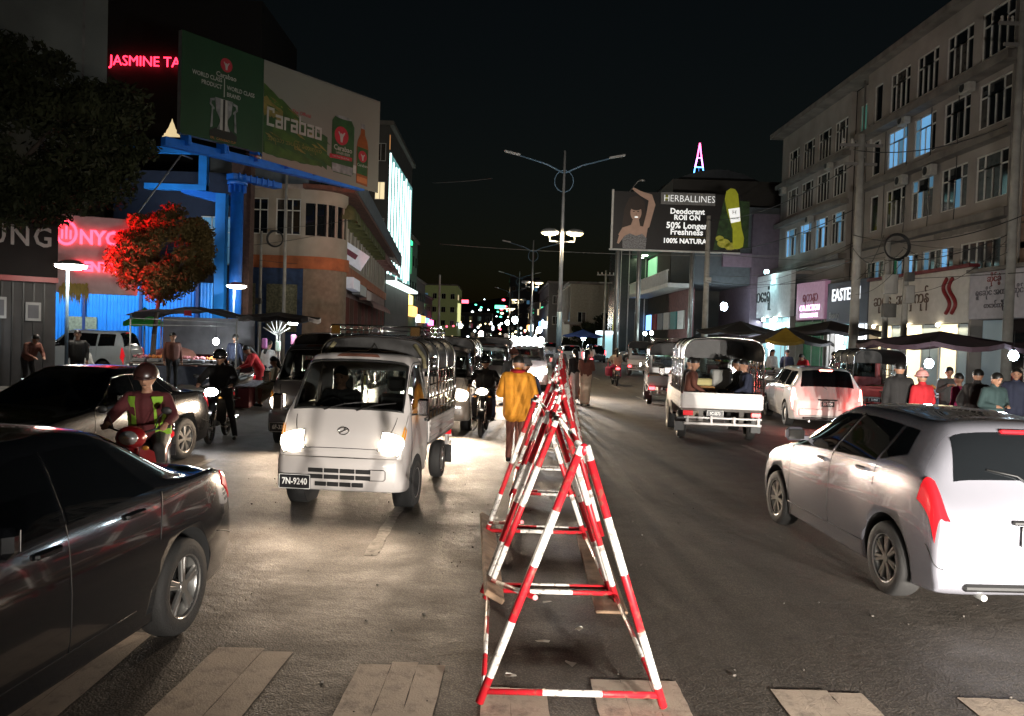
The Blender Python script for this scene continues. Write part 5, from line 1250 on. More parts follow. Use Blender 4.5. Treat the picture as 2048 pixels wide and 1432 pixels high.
# ---------------------------------------------------------------- left billboard on blue steelwork
M_BLUE = mat('blue_steel_paint', (.010, .14, .62), .45, var=.12, vs=3)
M_BLUE2 = mat('blue_sheet', (.012, .20, .66), .5, var=.15, vs=1.5)
A_, B_ = at(361, 262, Y=30.5), at(757, 366, Y=39.0)
BZ = (A_.z+B_.z)/2; bl = math.hypot(B_.x-A_.x, B_.y-A_.y); ba = math.atan2(B_.y-A_.y, B_.x-A_.x)
bd = empty('beer_billboard', (A_.x, A_.y, 0), ba, 'long two-part beer billboard, green trophy panel beside a white can panel', 'billboard')
BH = 3.85; z0 = BZ; sp = bl*.355
b = MB(); b.b2(0, bl, .03, .25, z0, z0+BH); b.build('backing', M_STEEL, bd)
M_GRN = mat('print_green', (.006, .038, .014), .6, var=.15, vs=.6); M_OFFW = mat('print_offwhite', (.165, .165, .145), .6, var=.08, vs=.4)
pr(bd, 'green_panel', [(0, z0), (sp, z0), (sp, z0+BH), (0, z0+BH)], M_GRN, .03)
pr(bd, 'white_panel', [(sp, z0-.25), (bl, z0-.55), (bl, z0+BH-.05), (sp, z0+BH-.05)], M_OFFW, .028)
M_PRED = mat('print_red', (.30, .015, .03), .6); M_PW = mat('print_white', (.30, .30, .285), .6); M_PGREY = mat('print_silver', (.16, .165, .175), .5, var=.5, vs=3); M_PBLK = mat('print_black', (.008, .009, .009), .6)
M_PG1 = mat('print_leaf', (.03, .07, .010), .6, var=.5, vs=1.5); M_PG2 = mat('print_deep_green', (.015, .055, .014), .6, var=.4, vs=2); M_PY = mat('print_ochre', (.15, .12, .03), .6, var=.4, vs=2); M_PBR = mat('print_amber', (.18, .05, .012), .5, var=.2)
def emblem(cx, cz, r, y):
    pr(bd, 'emblem_disc', disc(cx, cz, r), M_PRED, y)
    pr(bd, 'buffalo_mark', [(cx-.13*r, cz-.7*r), (cx+.13*r, cz-.7*r), (cx+.22*r, cz-.1*r), (cx+.5*r, cz+.35*r), (cx+.38*r, cz+.42*r), (cx+.12*r, cz+.15*r), (cx, cz+.3*r), (cx-.12*r, cz+.15*r), (cx-.38*r, cz+.42*r), (cx-.5*r, cz+.35*r), (cx-.22*r, cz-.1*r)], M_PW, y-.008)
emblem(sp*.52, z0+BH*.80, .27, .02)
lettering('Carabao', .27, M_PW, bd, (sp*.52, .01, z0+BH*.685), name='print_lettering', depth=.002, bold=.003)
lettering('WORLD CLASS', .235, M_PW, bd, (sp*.47, .01, z0+BH*.63), name='print_lettering', depth=.002, align='RIGHT', xs=.82, bold=.003); lettering('PRODUCT', .235, M_PW, bd, (sp*.47, .01, z0+BH*.56), name='print_lettering', depth=.002, align='RIGHT', xs=.82, bold=.003)
lettering('WORLD CLASS', .235, M_PW, bd, (sp*.53, .01, z0+BH*.575), name='print_lettering', depth=.002, align='LEFT', xs=.82, bold=.003); lettering('BRAND', .235, M_PW, bd, (sp*.53, .01, z0+BH*.505), name='print_lettering', depth=.002, align='LEFT', xs=.82, bold=.003)
pr(bd, 'divider', [(sp*.495, z0+BH*.47), (sp*.505, z0+BH*.47), (sp*.505, z0+BH*.66), (sp*.495, z0+BH*.66)], M_PW, .02)
c = sp*.5
pr(bd, 'cup_shadow', [(c-.62, z0+.18), (c+.62, z0+.18), (c+.62, z0+.40), (c+.36, z0+.55), (c-.36, z0+.55), (c-.62, z0+.40)], M_PBLK, .022)
pr(bd, 'cup_bowl', [(c-.40, z0+1.72), (c-.34, z0+1.2), (c-.20, z0+.98), (c-.14, z0+.86), (c-.30, z0+.5), (c+.30, z0+.5), (c+.14, z0+.86), (c+.20, z0+.98), (c+.34, z0+1.2), (c+.40, z0+1.72)], M_PGREY, .018)
for s in (-1, 1):
    pr(bd, 'ribbon', [(c+s*.05, z0+.5), (c+s*.17, z0+.5), (c+s*.15, z0+1.7), (c+s*.05, z0+1.7)], M_PW, .010)
    pr(bd, 'cup_handle', [(c+s*.42, z0+1.68), (c+s*.62, z0+1.62), (c+s*.64, z0+1.40), (c+s*.44, z0+1.22), (c+s*.42, z0+1.30), (c+s*.56, z0+1.44), (c+s*.54, z0+1.55), (c+s*.42, z0+1.58)], M_PGREY, .016)
    pr(bd, 'hanging_ribbon', [(c+s*.50, z0+.55), (c+s*.60, z0+.5), (c+s*.54, z0+1.3), (c+s*.48, z0+1.3)], M_PGREY, .014)
pr(bd, 'ribbon_centre', [(c-.05, z0+.5), (c+.05, z0+.5), (c+.05, z0+1.7), (c-.05, z0+1.7)], M_PBLK, .009)
lettering('EFL  CARABAO CUP', .13, mat('print_orange', (.35, .12, .04), .6), bd, (c, .01, z0+.12), name='print_lettering', depth=.002)
# brush strokes behind the word, drawn as overlapping torn bands
rb_ = random.Random(11); k0_ = sp+3.7
def torn(x0, x1, za, zb, zc, zd, n=14, j=.06):
    up = [(x0+(x1-x0)*k/n, za+(zb-za)*k/n+rb_.uniform(-j, j)) for k in range(n+1)]; dn = [(x0+(x1-x0)*k/n, zc+(zd-zc)*k/n+rb_.uniform(-j, j)) for k in range(n, -1, -1)]
    return [(min(max(x, sp+.01), bl), z) for x, z in up+dn]
pr(bd, 'leaf_wash', torn(sp, sp+3.5, z0+BH*.60, z0+BH*.36, z0+.02, z0+.02), M_PG2, .020)
pr(bd, 'leaf_wash', torn(sp, sp+2.2, z0+BH*.75, z0+BH*.45, z0+BH*.5, z0+BH*.40), M_PG1, .014)
pr(bd, 'leaf_wash', torn(sp, sp+1.0, z0+BH*.62, z0+BH*.55, z0+BH*.42, z0+BH*.40), M_PY, .012)
pr(bd, 'leaf_wash', torn(sp+.5, sp+4.0, z0+BH*.34, z0+BH*.12, z0+BH*.22, z0+BH*.03), M_PG1, .012)
pr(bd, 'leaf_wash', torn(sp+.1, sp+3.2, z0+BH*.14, z0+BH*.05, z0+.04, z0+.02, j=.03), M_PG1, .010)
GLY = {'C': (4, [(0, 4, 6, 7), (0, 1, 0, 7), (0, 4, 0, 1), (3, 4, 5.2, 6), ]), 'a': (4, [(0, 4, 4, 5), (3, 4, 0, 5), (0, 4, 2, 3), (0, 1, 0, 3), (0, 4, 0, 1)]), 'r': (3, [(0, 1, 0, 5), (0, 3, 4, 5)]), 'b': (4, [(0, 1, 0, 7), (0, 4, 4, 5), (3, 4, 0, 5), (0, 4, 0, 1)]), 'o': (4, [(0, 4, 4, 5), (0, 1, 0, 5), (3, 4, 0, 5), (0, 4, 0, 1)])}
gx = sp+.18; gu = .094
for q, ch_ in enumerate('Carabao'):
    w_, rc = GLY[ch_]; b = MB()
    for k, (a, c2, e, f2) in enumerate(rc): b.b2(gx+a*gu, gx+c2*gu, -.002-.001*k, .008, z0+BH*.31+e*gu*1.18, z0+BH*.31+f2*gu*1.18)
    b.build('print_letter', M_PW, bd); gx += (w_+.75)*gu
rs = random.Random(77)
for k in range(34):
    x = sp+rs.uniform(.05, 3.1); z = z0+BH*(.62-.30*(x-sp)/3.3)*rs.uniform(.25, 1.12); l_ = rs.uniform(.35, .95); h_ = rs.uniform(.02, .07); sl = rs.uniform(-.5, -.2)
    pr(bd, 'grass_blade', [(max(x, sp+.02), z), (min(x+l_*.5, k0_), z+sl*l_*.5+h_), (min(x+l_, k0_), z+sl*l_), (min(x+l_*.5, k0_), z+sl*l_*.5-h_)], (M_PG1, M_PG2, M_PY)[k % 3], .009-.0002*k, .002)
lettering('The Official', .22, M_PRED, bd, (sp+2.0, .005, z0+BH*.545), name='print_lettering', depth=.002)
lettering('အရသာ အပြည့် ခံစားလိုက်', .26, M_PY, bd, (sp+1.7, .002, z0+BH*.18), name='print_lettering', depth=.002)
k0 = sp+3.75; kw = 1.35       # can
pr(bd, 'can_body', [(k0, z0+.08), (k0+kw*.1, z0-.05), (k0+kw*.9, z0-.08), (k0+kw, z0+.05), (k0+kw, z0+2.2), (k0+kw*.86, z0+2.48), (k0+kw*.14, z0+2.5), (k0, z0+2.25)], M_PG2, .006)
pr(bd, 'can_rim', disc(k0+kw/2, z0+2.5, kw*.37, .07), M_PGREY, .004); pr(bd, 'can_foot', [(k0+.06, z0-.02), (k0+kw-.06, z0-.04), (k0+kw-.02, z0+.34), (k0+.02, z0+.36)], M_PGREY, -.002)
emblem(k0+kw*.42, z0+1.66, .42, -.002)
lettering('Carabao', .33, M_PW, bd, (k0+kw*.5, -.012, z0+1.08), name='print_lettering', depth=.002, bold=.004); lettering('LAGER BEER', .16, M_PW, bd, (k0+kw*.5, -.012, z0+.86), name='print_lettering', depth=.002)
pr(bd, 'can_sash', [(k0-.12, z0+.55), (k0+kw*.92, z0+.62), (k0+kw*.92, z0+.78), (k0-.12, z0+.74)], M_PRED, -.006)
lettering('Taste Your Win & Pride', .105, M_PW, bd, (k0+kw*.40, -.022, z0+.67), name='print_lettering', depth=.002)
q0 = k0+kw+.20                # bottle
pr(bd, 'bottle_body', [(q0, z0-.30), (q0+.72, z0-.38), (q0+.74, z0+1.35), (q0+.66, z0+1.72), (q0+.50, z0+2.0), (q0+.47, z0+2.35), (q0+.25, z0+2.38), (q0+.22, z0+2.02), (q0+.06, z0+1.72), (q0-.02, z0+1.35)], M_PBR, .006)
pr(bd, 'bottle_cap', [(q0+.23, z0+2.28), (q0+.49, z0+2.27), (q0+.47, z0+2.5), (q0+.25, z0+2.52)], M_PGREY, -.002); pr(bd, 'bottle_label', [(q0+.02, z0+.15), (q0+.70, z0+.1), (q0+.71, z0+1.36), (q0+.01, z0+1.40)], M_PG2, -.002)
emblem(q0+.36, z0+.98, .27, -.010); lettering('Carabao', .2, M_PW, bd, (q0+.36, -.012, z0+.56), name='print_lettering', depth=.002)
pr(bd, 'bottle_foot_label', [(q0+.04, z0-.22), (q0+.68, z0-.28), (q0+.68, z0-.02), (q0+.04, z0+.03)], mat('print_orange'), -.002)
pr(bd, 'sample_mark', [(k0+kw-.02, z0+.12), (k0+kw+.17, z0+.12), (k0+kw+.17, z0+.48), (k0+kw-.02, z0+.48)], M_PW, -.004)
# steelwork carrying it: box girder, outriggers, masts (parts of the hoarding)
b = MB(); b.box((bl*.45, .45, z0-.35), (bl*.98, .34, .34), bev=.02); b.build('girder', M_BLUE, bd)
for k in range(7): b = MB(); b.box((bl*(.04+.15*k), .30, z0-.12), (.12, .55, .5), bev=.01); b.build('outrigger', M_BLUE, bd)
for k in range(6): b = MB(); b.tube([(bl*(.06+.16*k), .3, z0-.3), (bl*(.06+.16*k), .9, z0+BH*.7)], .05, 6); b.build('stay', M_BLUE, bd)
b = MB(); b.tube([(bl*.30, .3, z0-.1), (bl*.30, -.45, z0-.32)], .03, 6); b.ell((bl*.30, -.5, z0-.33), (.16, .1, .08), 8, 6); b.build('flood_lamp_off', M_STEEL, bd)
cm = at(470, 600, Y=35.3)
ms = empty('billboard_mast', (cm.x, cm.y, 0), ba, 'thick round blue steel mast with a bolted head under the billboard', 'mast')
b = MB(); b.cyl((0, 0, .13), (0, 0, z0-1.05), .27, n=22); b.build('column', M_BLUE, ms)
b = MB(); b.cyl((0, 0, z0-1.05), (0, 0, z0-.85), .42, n=22)
b.build('flange', M_BLUE, ms)
for k in range(10):
    a = 2*math.pi*k/10; b = MB(); b.box((math.cos(a)*.33, math.sin(a)*.33, z0-1.22), (.03, .10, .30), rz=a+math.pi/2); b.build('gusset', M_BLUE, ms)
b = MB(); b.box((.9, 0, z0-.72), (2.6, .5, .26), bev=.02); b.build('head_beam', M_BLUE, ms)
for k in range(7): b = MB(); b.box((-.1+k*.3, -.27, z0-.72), (.05, .06, .34)); b.build('stiffener', M_BLUE, ms)
# blue portal frame, dark pier and sheet fence behind
pf = empty('blue_portal', (-15.4, 35.6, 0), 0, 'blue painted steel portal frame standing over the sheet fence', 'steel frame')
for x, z1 in ((2.95, 7.9),): b = MB(); b.b2(x-.22, x+.22, -.2, .2, .13, z1); b.build('post', M_BLUE2, pf)
b = MB(); b.b2(1.95, 2.30, -.15, .15, 8.0, 9.75); b.build('upper_post', M_BLUE2, pf)
b = MB(); b.b2(-1.4, 2.7, -.18, .18, 9.6, 9.85); b.build('beam', M_BLUE2, pf)
b = MB(); b.b2(-.4, 2.3, -.18, .18, 8.0, 8.25); b.build('beam', M_BLUE2, pf)
b = MB(); b.prism([(1.2, 7.9), (3.15, 7.45), (3.15, 7.9), (1.2, 8.05)], 'y', -.12, .6); fixn(b.build('hip_plate', M_BLUE, pf))
b = MB(); b.b2(3.25, 4.1, .3, .9, .13, 9.6); b.build('brick_pier', mat('dark_brick', (.055, .028, .022), .9, var=.35, vs=6, bump=.4), pf)
b = MB(); b.b2(-3, 3.0, 2.5, 2.8, .13, 9.3); b.build('back_wall', mat('navy_back', (.02, .03, .06), .9), pf)
part_window(pf, 1.2, 2.6, 5.0, 7.2, 2.42, M_PANEBLUE2, 'six')
for k, x in enumerate((-3.2, .4)):
    b = MB(); b.tube([(x+1.2, 0, 9.4), (x+1.2, -1.2, 9.3), (x, -3.0, 6.2), (x, -3.4, 5.6)], .035, 6); b.box((x, -3.5, 5.5), (.5, .25, .3), bev=.03); b.build('floodlight', M_GALV, pf)
    b = MB(); b.box((x, -3.42, 5.34), (.42, .2, .04)); b.build('flood_lens', glow('flood_lens', (.85, .93, 1), 8), pf)
    light('flood_beam', 'SPOT', (x, -3.4, 5.25), 900, (.85, .93, 1), .15, pf, (R(28), 0, 0), 130, .9)
light('flood_beam', 'SPOT', (1.0, -2.6, 5.4), 380, (.8, .92, 1), .15, pf, (R(140), 0, 0), 110, .9)
fe = empty('sheet_fence', (-20.5, 34.6, 0), 0, 'tall bright blue corrugated sheet fence behind the pavement tree', 'fence')
nsh = 9
for k in range(nsh):
    b = MB(); w = .90; P = []
    for z in (.13, 3.95+.04*math.sin(k*3)): P.append([(k*w+w*j/24*.985, -.02-.022*(1 if (j//2) % 2 else -1), z) for j in range(25)])
    b.grid(P); b.build('sheet', M_BLUE2, fe)
for k in range(4): b = MB(); b.b2(.2+k*2.4, .32+k*2.4, -.12, -.05, .13, 4.0); b.build('rail_post', mat('navy_post', (.01, .03, .12), .6), fe)
b = MB(); b.b2(1.9, 3.2, -.10, -.06, 1.6, 2.3); b.build('notice_board', mat('greenish_notice', (.16, .19, .14), .8, var=.4, vs=9), fe)

# ---------------------------------------------------------------- left: phone shop and red neon sign, both set at an angle to the street
ss_ = empty('phone_shop', (-17.6, 20.6, 0), R(40), 'dark phone shop front with dull white capitals on a black fascia', 'shop')
b = MB(); b.b2(-.5, 5.6, 0, .3, 3.35, 5.6); b.build('fascia', mat('black_fascia', (.010, .008, .008), .7, spec=.1), ss_)
lettering('SAMSUNG', .82, mat('dull_letters', (.20, .18, .175), .6), ss_, (5.45, -.01, 4.5), depth=.03, bold=.012, spacing=1.15, xs=.85, align='RIGHT')
b = MB(); b.b2(-.5, 5.6, -.12, .4, 3.2, 3.35); b.build('trim', M_REDTX, ss_)
b = MB(); b.b2(-.5, 5.6, .2, .4, .13, 3.2); b.build('shop_wall', mat('shop_dark', (.022, .020, .021), .7, var=.3, vs=3), ss_)
for k in range(22): b = MB(); b.b2(-.4+k*.27, -.36+k*.27, .16, .2, .13, 3.2); b.build('panel_joint', M_BLACK, ss_)
for (u, z, w, h) in ((3.9, 2.1, .42, .62), (4.8, 2.05, .40, .55), (3.1, 2.0, .3, .7)):
    b = MB(); b.b2(u, u+w, .12, .16, z, z+h); p_ = b.build('poster', mat('poster_grey', (.22, .22, .22), .7), ss_)
    b = MB(); b.b2(u+.06, u+w-.06, .11, .12, z+.08, z+h-.08); b.build('poster_print', mat('poster_dark', (.06, .06, .07), .7), p_)
b = MB(); b.b2(2.0, 2.35, -.3, -.22, 1.0, 3.0); b.build('banner', mat('pale_banner', (.25, .23, .22), .8, var=.3, vs=6), ss_)
b = MB(); b.ell((3.75, -.1, 1.75), .06, 10, 8); b.build('small_lamp', glow('white_spot'), ss_)
light('small_lamp', 'POINT', (3.75, -.35, 1.75), 12, (.9, .97, 1), .05, ss_)
nn_ = empty('red_neon_sign', (-14.55, 25.9, 0), R(22), 'pale signboard with a round red neon logo and two lines of red letters', 'neon sign')
b = MB(); b.b2(0, 2.6, 0, .2, 3.0, 5.5); b.build('board', mat('pink_board', (.34, .26, .27), .7, var=.12), nn_)
M_RN2 = glow('red_neon_hot', (1, .035, .07), 5.5)
b = MB(); ring = [(.50+math.cos(2*math.pi*k/26)*.28, -.06, 4.92+math.sin(2*math.pi*k/26)*.36) for k in range(26)]; b.tube(ring, .045, 6, True); b.build('ring_tube', M_RN2, nn_)
for dx, h in ((-.12, .30), (0, .42), (.12, .30)): b = MB(); b.tube([(.5+dx, -.06, 4.72), (.5+dx, -.06, 4.72+h)], .035, 6); b.build('bar_tube', M_RN2, nn_)
lettering('NYCT', .64, M_RN2, nn_, (1.60, -.06, 4.80), depth=.04, xs=.86, bold=.018); lettering('DENTAL', .42, M_RN2, nn_, (1.45, -.06, 3.86), depth=.04, xs=.9, bold=.022)
nsp = light('added_neon_wash', 'SPOT', (.6, -3.3, 4.3), 5200, (1, .006, .015), .3, nn_, None, 75, .9)  # added red spot ahead of the board, aimed to redden the tree
nsp.rotation_mode = 'QUATERNION'; nsp.rotation_quaternion = (Matrix.Rotation(R(-22), 3, 'Z') @ Vector((1.6, 2.1, .05))).to_track_quat('-Z', 'Y')
b = MB()
for k in range(40):
    r_ = random.Random(k); x = .35+r_.uniform(0, .8); z = 3.25+r_.uniform(-.05, .1); b.poly([(x, -.2, z), (x+.05, -.22, z-.05), (x+.02+r_.uniform(-.1, .1), -.25, z-.5-r_.uniform(0, .2)), (x-.03, -.22, z-.1)])
b.build('dry_fringe', mat('straw', (.25, .19, .05), .9, var=.3), nn_)

# ---------------------------------------------------------------- lamp posts
M_PAINTB = mat('blue_grey_post', (.10, .17, .24), .5, var=.15)
M_LAMPW = glow('warm_lamp_disc', (1, .80, .44), 2.4)
def median_lamp(x, y, label, h=10.4, s=1.0, on=(1, 1), energy=620):
    t = empty('street_lamp', (x, y, 0), 0, label, 'street lamp', 'double-arm lamp posts on the central reservation')
    b = MB(); b.cyl((0, 0, .15), (0, 0, 3.2), .125, .115, n=14); b.build('lower_column', M_PAINTB, t)
    b = MB(); b.cyl((0, 0, 3.2), (0, 0, h), .095, .05, n=12); b.build('column', M_GALV, t)
    for sx in (-1, 1):
        b = MB(); b.tube([(0, 0, h-1.0), (sx*.8, 0, h-.62), (sx*2.0, 0, h-.28)], .035, 6); b.build('arm', M_PAINTB, t)
        b = MB(); b.box((sx*2.35, 0, h-.17), (.75, .22, .09), M=Matrix.Rotation(-sx*.2, 3, 'Y'), bev=.03); b.build('lantern', M_GALV, t)
        # lit discs lower on the post
        b = MB(); b.tube([(0, 0, 6.35), (sx*.55, 0, 6.35)], .028, 6); b.build('bracket', M_GALV, t)
        b = MB(); b.lathe([(.02, 6.93), (.2, 6.92), (.38, 6.83), (.42, 6.76), (.38, 6.72)], (sx*.56, 0, 0), n=20); b.build('lamp_hood', M_GALV, t)
        b = MB(); b.ell((sx*.56, 0, 6.74), (.40, .40, .13), 18, 8); b.build('lamp_disc', M_LAMPW if on[(sx+1)//2] else M_GALV, t)
        b = MB(); b.cyl((sx*.56, 0, 6.35), (sx*.56, 0, 6.62), .03, n=6); b.build('lamp_stem', M_GALV, t)
        if on[(sx+1)//2] and energy: light('lamp_light', 'POINT', (sx*.56, 0, 6.45), energy, (1, .80, .52), .3, t)
    b = MB(); ring = [(math.cos(2*math.pi*k/28)*.42, 0, h-1.35+math.sin(2*math.pi*k/28)*.48) for k in range(28)]; b.tube(ring, .022, 5, True); b.build('ring', M_PAINTB, t)
    return t
median_lamp(2.62, 36, 'nearest double-arm lamp post with two lit discs and a ring')
median_lamp(2.6, 69.5, 'second lamp post along the median, smaller, its right disc lit', on=(0, 1))
median_lamp(2.2, 103, 'third lamp post along the median, far off with one disc lit', on=(1, 0), energy=250)
median_lamp(1.4, 137, 'fourth and farthest double-arm lamp post of the row', energy=250)
def pave_lamp(px, py, Y, label):
    p = at(px, py, Y=Y); t = empty('pavement_lamp', (p.x, p.y, .13), 0, label, 'street lamp', 'round pavement lamps on the left')
    b = MB(); b.cyl((-.12, .06, 0), (-.12, .06, p.z-.13), .05, .04, n=10); b.build('post', M_PAINTB, t)
    b = MB(); b.ell((0, 0, p.z-.13), (.40, .40, .09), 18, 8); b.build('lamp_disc', glow('cream_lamp_disc', (1, .93, .78), 26), t)
    b = MB(); b.lathe([(.02, p.z+.06), (.2, p.z+.04), (.42, p.z-.09)], n=18); b.build('hood', M_GALV, t)
    light('lamp_light', 'POINT', (0, 0, p.z-.35), 130, (1, .93, .80), .2, t)
pave_lamp(142, 533, 22.3, 'round pavement lamp glowing under the red neon sign'); pave_lamp(473, 573, 33.6, 'round pavement lamp glowing in front of the blue mast')

# ---------------------------------------------------------------- utility poles and wires
def upole(x, y, h, label, r=.15, boxes=(), coil=None, arms=True, m=None):
    t = empty('utility_pole', (x, y, .0), 0, label, 'utility pole', 'utility poles along the pavements'); m = m or mat('pole_concrete', (.30, .29, .265), .85, var=.2, vs=3, bump=.2)
    b = MB(); b.cyl((0, 0, .1), (0, 0, h), r, r*.62, n=14); b.build('shaft', m, t)
    if arms:
        b = MB(); b.box((0, 0, h-.4), (1.6, .09, .10)); b.box((0, 0, h-1.1), (1.2, .09, .10)); b.build('crossarm', mat('crossarm', (.16, .15, .14), .8), t)
        for sx in (-.7, -.35, .35, .7): b = MB(); b.lathe([(.03, h-.35), (.06, h-.3), (.03, h-.24), (.055, h-.2), (.02, h-.15)], (sx, 0, 0), n=8); b.build('insulator', mat('porcelain', (.4, .38, .35), .3), t)
    for (z, w, hh, c) in boxes: b = MB(); b.box((0, -r-.12, z), (w, .24, hh), bev=.02); b.build('meter_box', mat('box_%d' % int(c*100), (c, c*.97, c*.9), .6), t)
    if coil:
        b = MB()
        for k in range(4): b.tube([(math.cos(2*math.pi*q/24)*(coil[1]+k*.02)+coil[0], -.2-.02*k, coil[2]+math.sin(2*math.pi*q/24)*(coil[1]+k*.02)) for q in range(24)], .018, 4, True)
        b.build('cable_coil', M_BLACK, t)
    return t
P_ = at(1706, 690, Y=30); upole(P_.x, 30, 10.0, 'thick pale concrete pole in front of the navy sign', .19)
P_ = at(1768, 690, Y=29); upole(P_.x, 29, 6.0, 'short pole with a pale meter box and a ring of coiled cable', .13, boxes=((4.35, .5, .7, .34), (3.4, .45, .5, .1)), coil=(.2, .42, 5.7), arms=False)
P_ = at(1806, 690, Y=27.5); upole(P_.x, 27.5, 5.2, 'slim pole with a grey meter box before the wide white sign', .13, boxes=((3.9, .3, .6, .3), (4.5, .25, .3, .06)), arms=False)
P_ = at(2014, 690, Y=27); upole(P_.x, 27, 13.5, 'tall dark pole before the pale banner sign', .17)
P_ = at(1408, 690, Y=46); upole(P_.x, 46, 9.3, 'concrete pole in front of the deodorant billboard', .20, arms=False, boxes=((5.6, .35, .3, .35),))
P_ = at(1207, 690, Y=72); upole(P_.x, 72, 8.2, 'slim grey pole before the cream house', .13)
P_ = at(1223, 680, Y=90); upole(P_.x, 90, 6.0, 'short thin pole beside the cream house', .10, arms=False)
P_ = at(876, 690, Y=62); upole(P_.x, 62, 6.6, 'pale thin pole beside the taxi roof racks', .12, arms=False)
P_ = at(519, 640, Y=40.4); upole(P_.x, 40.4, 6.9, 'light pipe pole before the mosaic panel', .10, arms=False, boxes=((3.4, .3, .3, .06),))
P_ = at(567, 640, Y=40.2); upole(P_.x, 40.2, 9.8, 'tall thin pole with a coil of cable before the corner windows', .10, arms=False, coil=(-.45, .36, 6.5))
def wire(p0, p1, sag, label, r=.018, m=None):
    p0, p1 = Vector(p0), Vector(p1); b = MB(); pts = []
    for k in range(17):
        u = k/16; p = p0.lerp(p1, u); p.z -= sag*4*u*(1-u); pts.append(p)
    b.tube(pts, r, 4); tag(b.build('overhead_wire', m or M_BLACK), label, 'wire', 'overhead wires')
M_WIRE = mat('grey_cable', (.22, .21, .20), .5)
wire(at(880, 488, Y=62), at(1560, 512, Y=50), .25, 'long pale cable strung across the road at lamp height', .022, M_WIRE)
wire(at(865, 366, Y=70), at(985, 357, Y=66), .05, 'short bright stretch of cable high above the road', .02, M_WIRE)
for k, (a, c, s) in enumerate([((1545, 556, 58), (2048, 545, 26), .2), ((1707, 300, 30), (2014, 250, 27), .4), ((1408, 500, 46), (1706, 420, 30), .5), ((1706, 470, 30), (2048, 430, 24), .5), ((1768, 520, 29), (2014, 470, 27), .3), ((1408, 560, 46), (1768, 540, 29), .4), ((1540, 540, 58), (1768, 505, 29), .3), ((1706, 330, 30), (1408, 440, 46), .6)]):
    wire(at(a[0], a[1], Y=a[2]), at(c[0], c[1], Y=c[2]), s, ['cable from the shop building corner sagging to the right frame edge', 'topmost cable between the thick pole and the tall dark pole', 'cable from the billboard pole up to the thick concrete pole', 'cable from the thick pole passing the right frame edge', 'cable from the short coil pole to the tall dark pole', 'low cable from the billboard pole to the short coil pole', 'cable from the building corner to the coil pole', 'high cable from the thick pole down to the billboard pole'][k])
_wr = random.Random(9); _ends = [(1706, 30), (1768, 29), (1806, 27.5), (2014, 27), (1408, 46)]
for k in range(10):
    (pa, Ya), (pb, Yb) = _wr.sample(_ends, 2); wire(at(pa, _wr.uniform(470, 600), Y=Ya), at(pb, _wr.uniform(470, 600), Y=Yb), _wr.uniform(.15, .7), 'one of the tangled thin cables between the right pavement poles', .010)
for k, (a, c) in enumerate([((300, 500, 34), (640, 470, 42)), ((430, 455, 36), (700, 440, 44)), ((519, 520, 40), (700, 520, 46))]):
    wire(at(a[0], a[1], Y=a[2]), at(c[0], c[1], Y=c[2]), .2, ['lower left cable before the arcade side windows', 'upper cable crossing to the arcade corner', 'short cable beside the mosaic panel'][k], .014)

# ---------------------------------------------------------------- deodorant billboard
HA = at(1222, 495, Y=52); HB = at(1500, 497, Y=52); hz = 7.95; hw = HB.x-HA.x
hb_ = empty('deodorant_billboard', (HA.x, 52, 0), 0, 'dark deodorant billboard with a smiling woman, white words and a yellow roll-on bottle', 'billboard')
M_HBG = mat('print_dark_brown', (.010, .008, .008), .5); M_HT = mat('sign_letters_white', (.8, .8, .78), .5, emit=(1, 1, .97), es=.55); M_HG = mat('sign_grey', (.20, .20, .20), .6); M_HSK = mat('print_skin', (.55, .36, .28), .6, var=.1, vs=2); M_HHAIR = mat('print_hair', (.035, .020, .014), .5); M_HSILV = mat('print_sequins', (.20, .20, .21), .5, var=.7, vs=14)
b = MB(); b.b2(0, hw*.93, .03, .2, hz, hz+3.7); b.build('backing', M_STEEL, hb_)
pr(hb_, 'dark_panel', [(0, hz), (hw*.93, hz), (hw*.93, hz+3.7), (0, hz+3.7)], M_HBG, .03)
for x0, x1, za, zb in ((0, .08, hz-.1, hz+3.8), (-.06, hw*.93, hz-.12, hz-.02)): b = MB(); b.b2(x0-.05, x1, -.04, .1, za, zb); b.build('edge_trim', M_FRAME, hb_)
# woman print
wx = hw*.165
pr(hb_, 'hair_print', [(wx-.85, hz+1.15), (wx-.70, hz+2.6), (wx-.42, hz+3.3), (wx+.1, hz+3.45), (wx+.58, hz+3.1), (wx+.70, hz+2.2), (wx+.8, hz+1.1), (wx+.3, hz+1.5), (wx-.3, hz+1.5)], M_HHAIR, .022)
pr(hb_, 'raised_arm_print', [(wx+.45, hz+1.0), (wx+.95, hz+1.45), (wx+1.30, hz+2.9), (wx+1.05, hz+3.55), (wx+.3, hz+3.75), (wx-.2, hz+4.0), (wx-.25, hz+3.85), (wx+.3, hz+3.45), (wx+.85, hz+3.15), (wx+.75, hz+2.4)], M_HSK, .018)
pr(hb_, 'shoulders_print', [(wx-1.05, hz+.9), (wx-.8, hz+1.35), (wx-.25, hz+1.55), (wx-.12, hz+1.95), (wx+.25, hz+1.95), (wx+.35, hz+1.5), (wx+.85, hz+1.4), (wx+.75, hz+.6), (wx-.7, hz+.6)], M_HSK, .016)
pr(hb_, 'face_print', disc(wx+.05, hz+2.35, .36, .52), M_HSK, .014)
pr(hb_, 'fringe_print', disc(wx+.05, hz+2.72, .40, .22), M_HHAIR, .010)
for s in (-1, 1): pr(hb_, 'eye_print', disc(wx+.05+s*.14, hz+2.42, .07, .03, 10), M_HHAIR, .006)
pr(hb_, 'smile_print', disc(wx+.08, hz+2.06, .13, .05, 12), M_HT, .006); pr(hb_, 'nose_print', disc(wx+.07, hz+2.25, .04, .05, 8), mat('print_skin_dark', (.40, .25, .19), .6), .006)
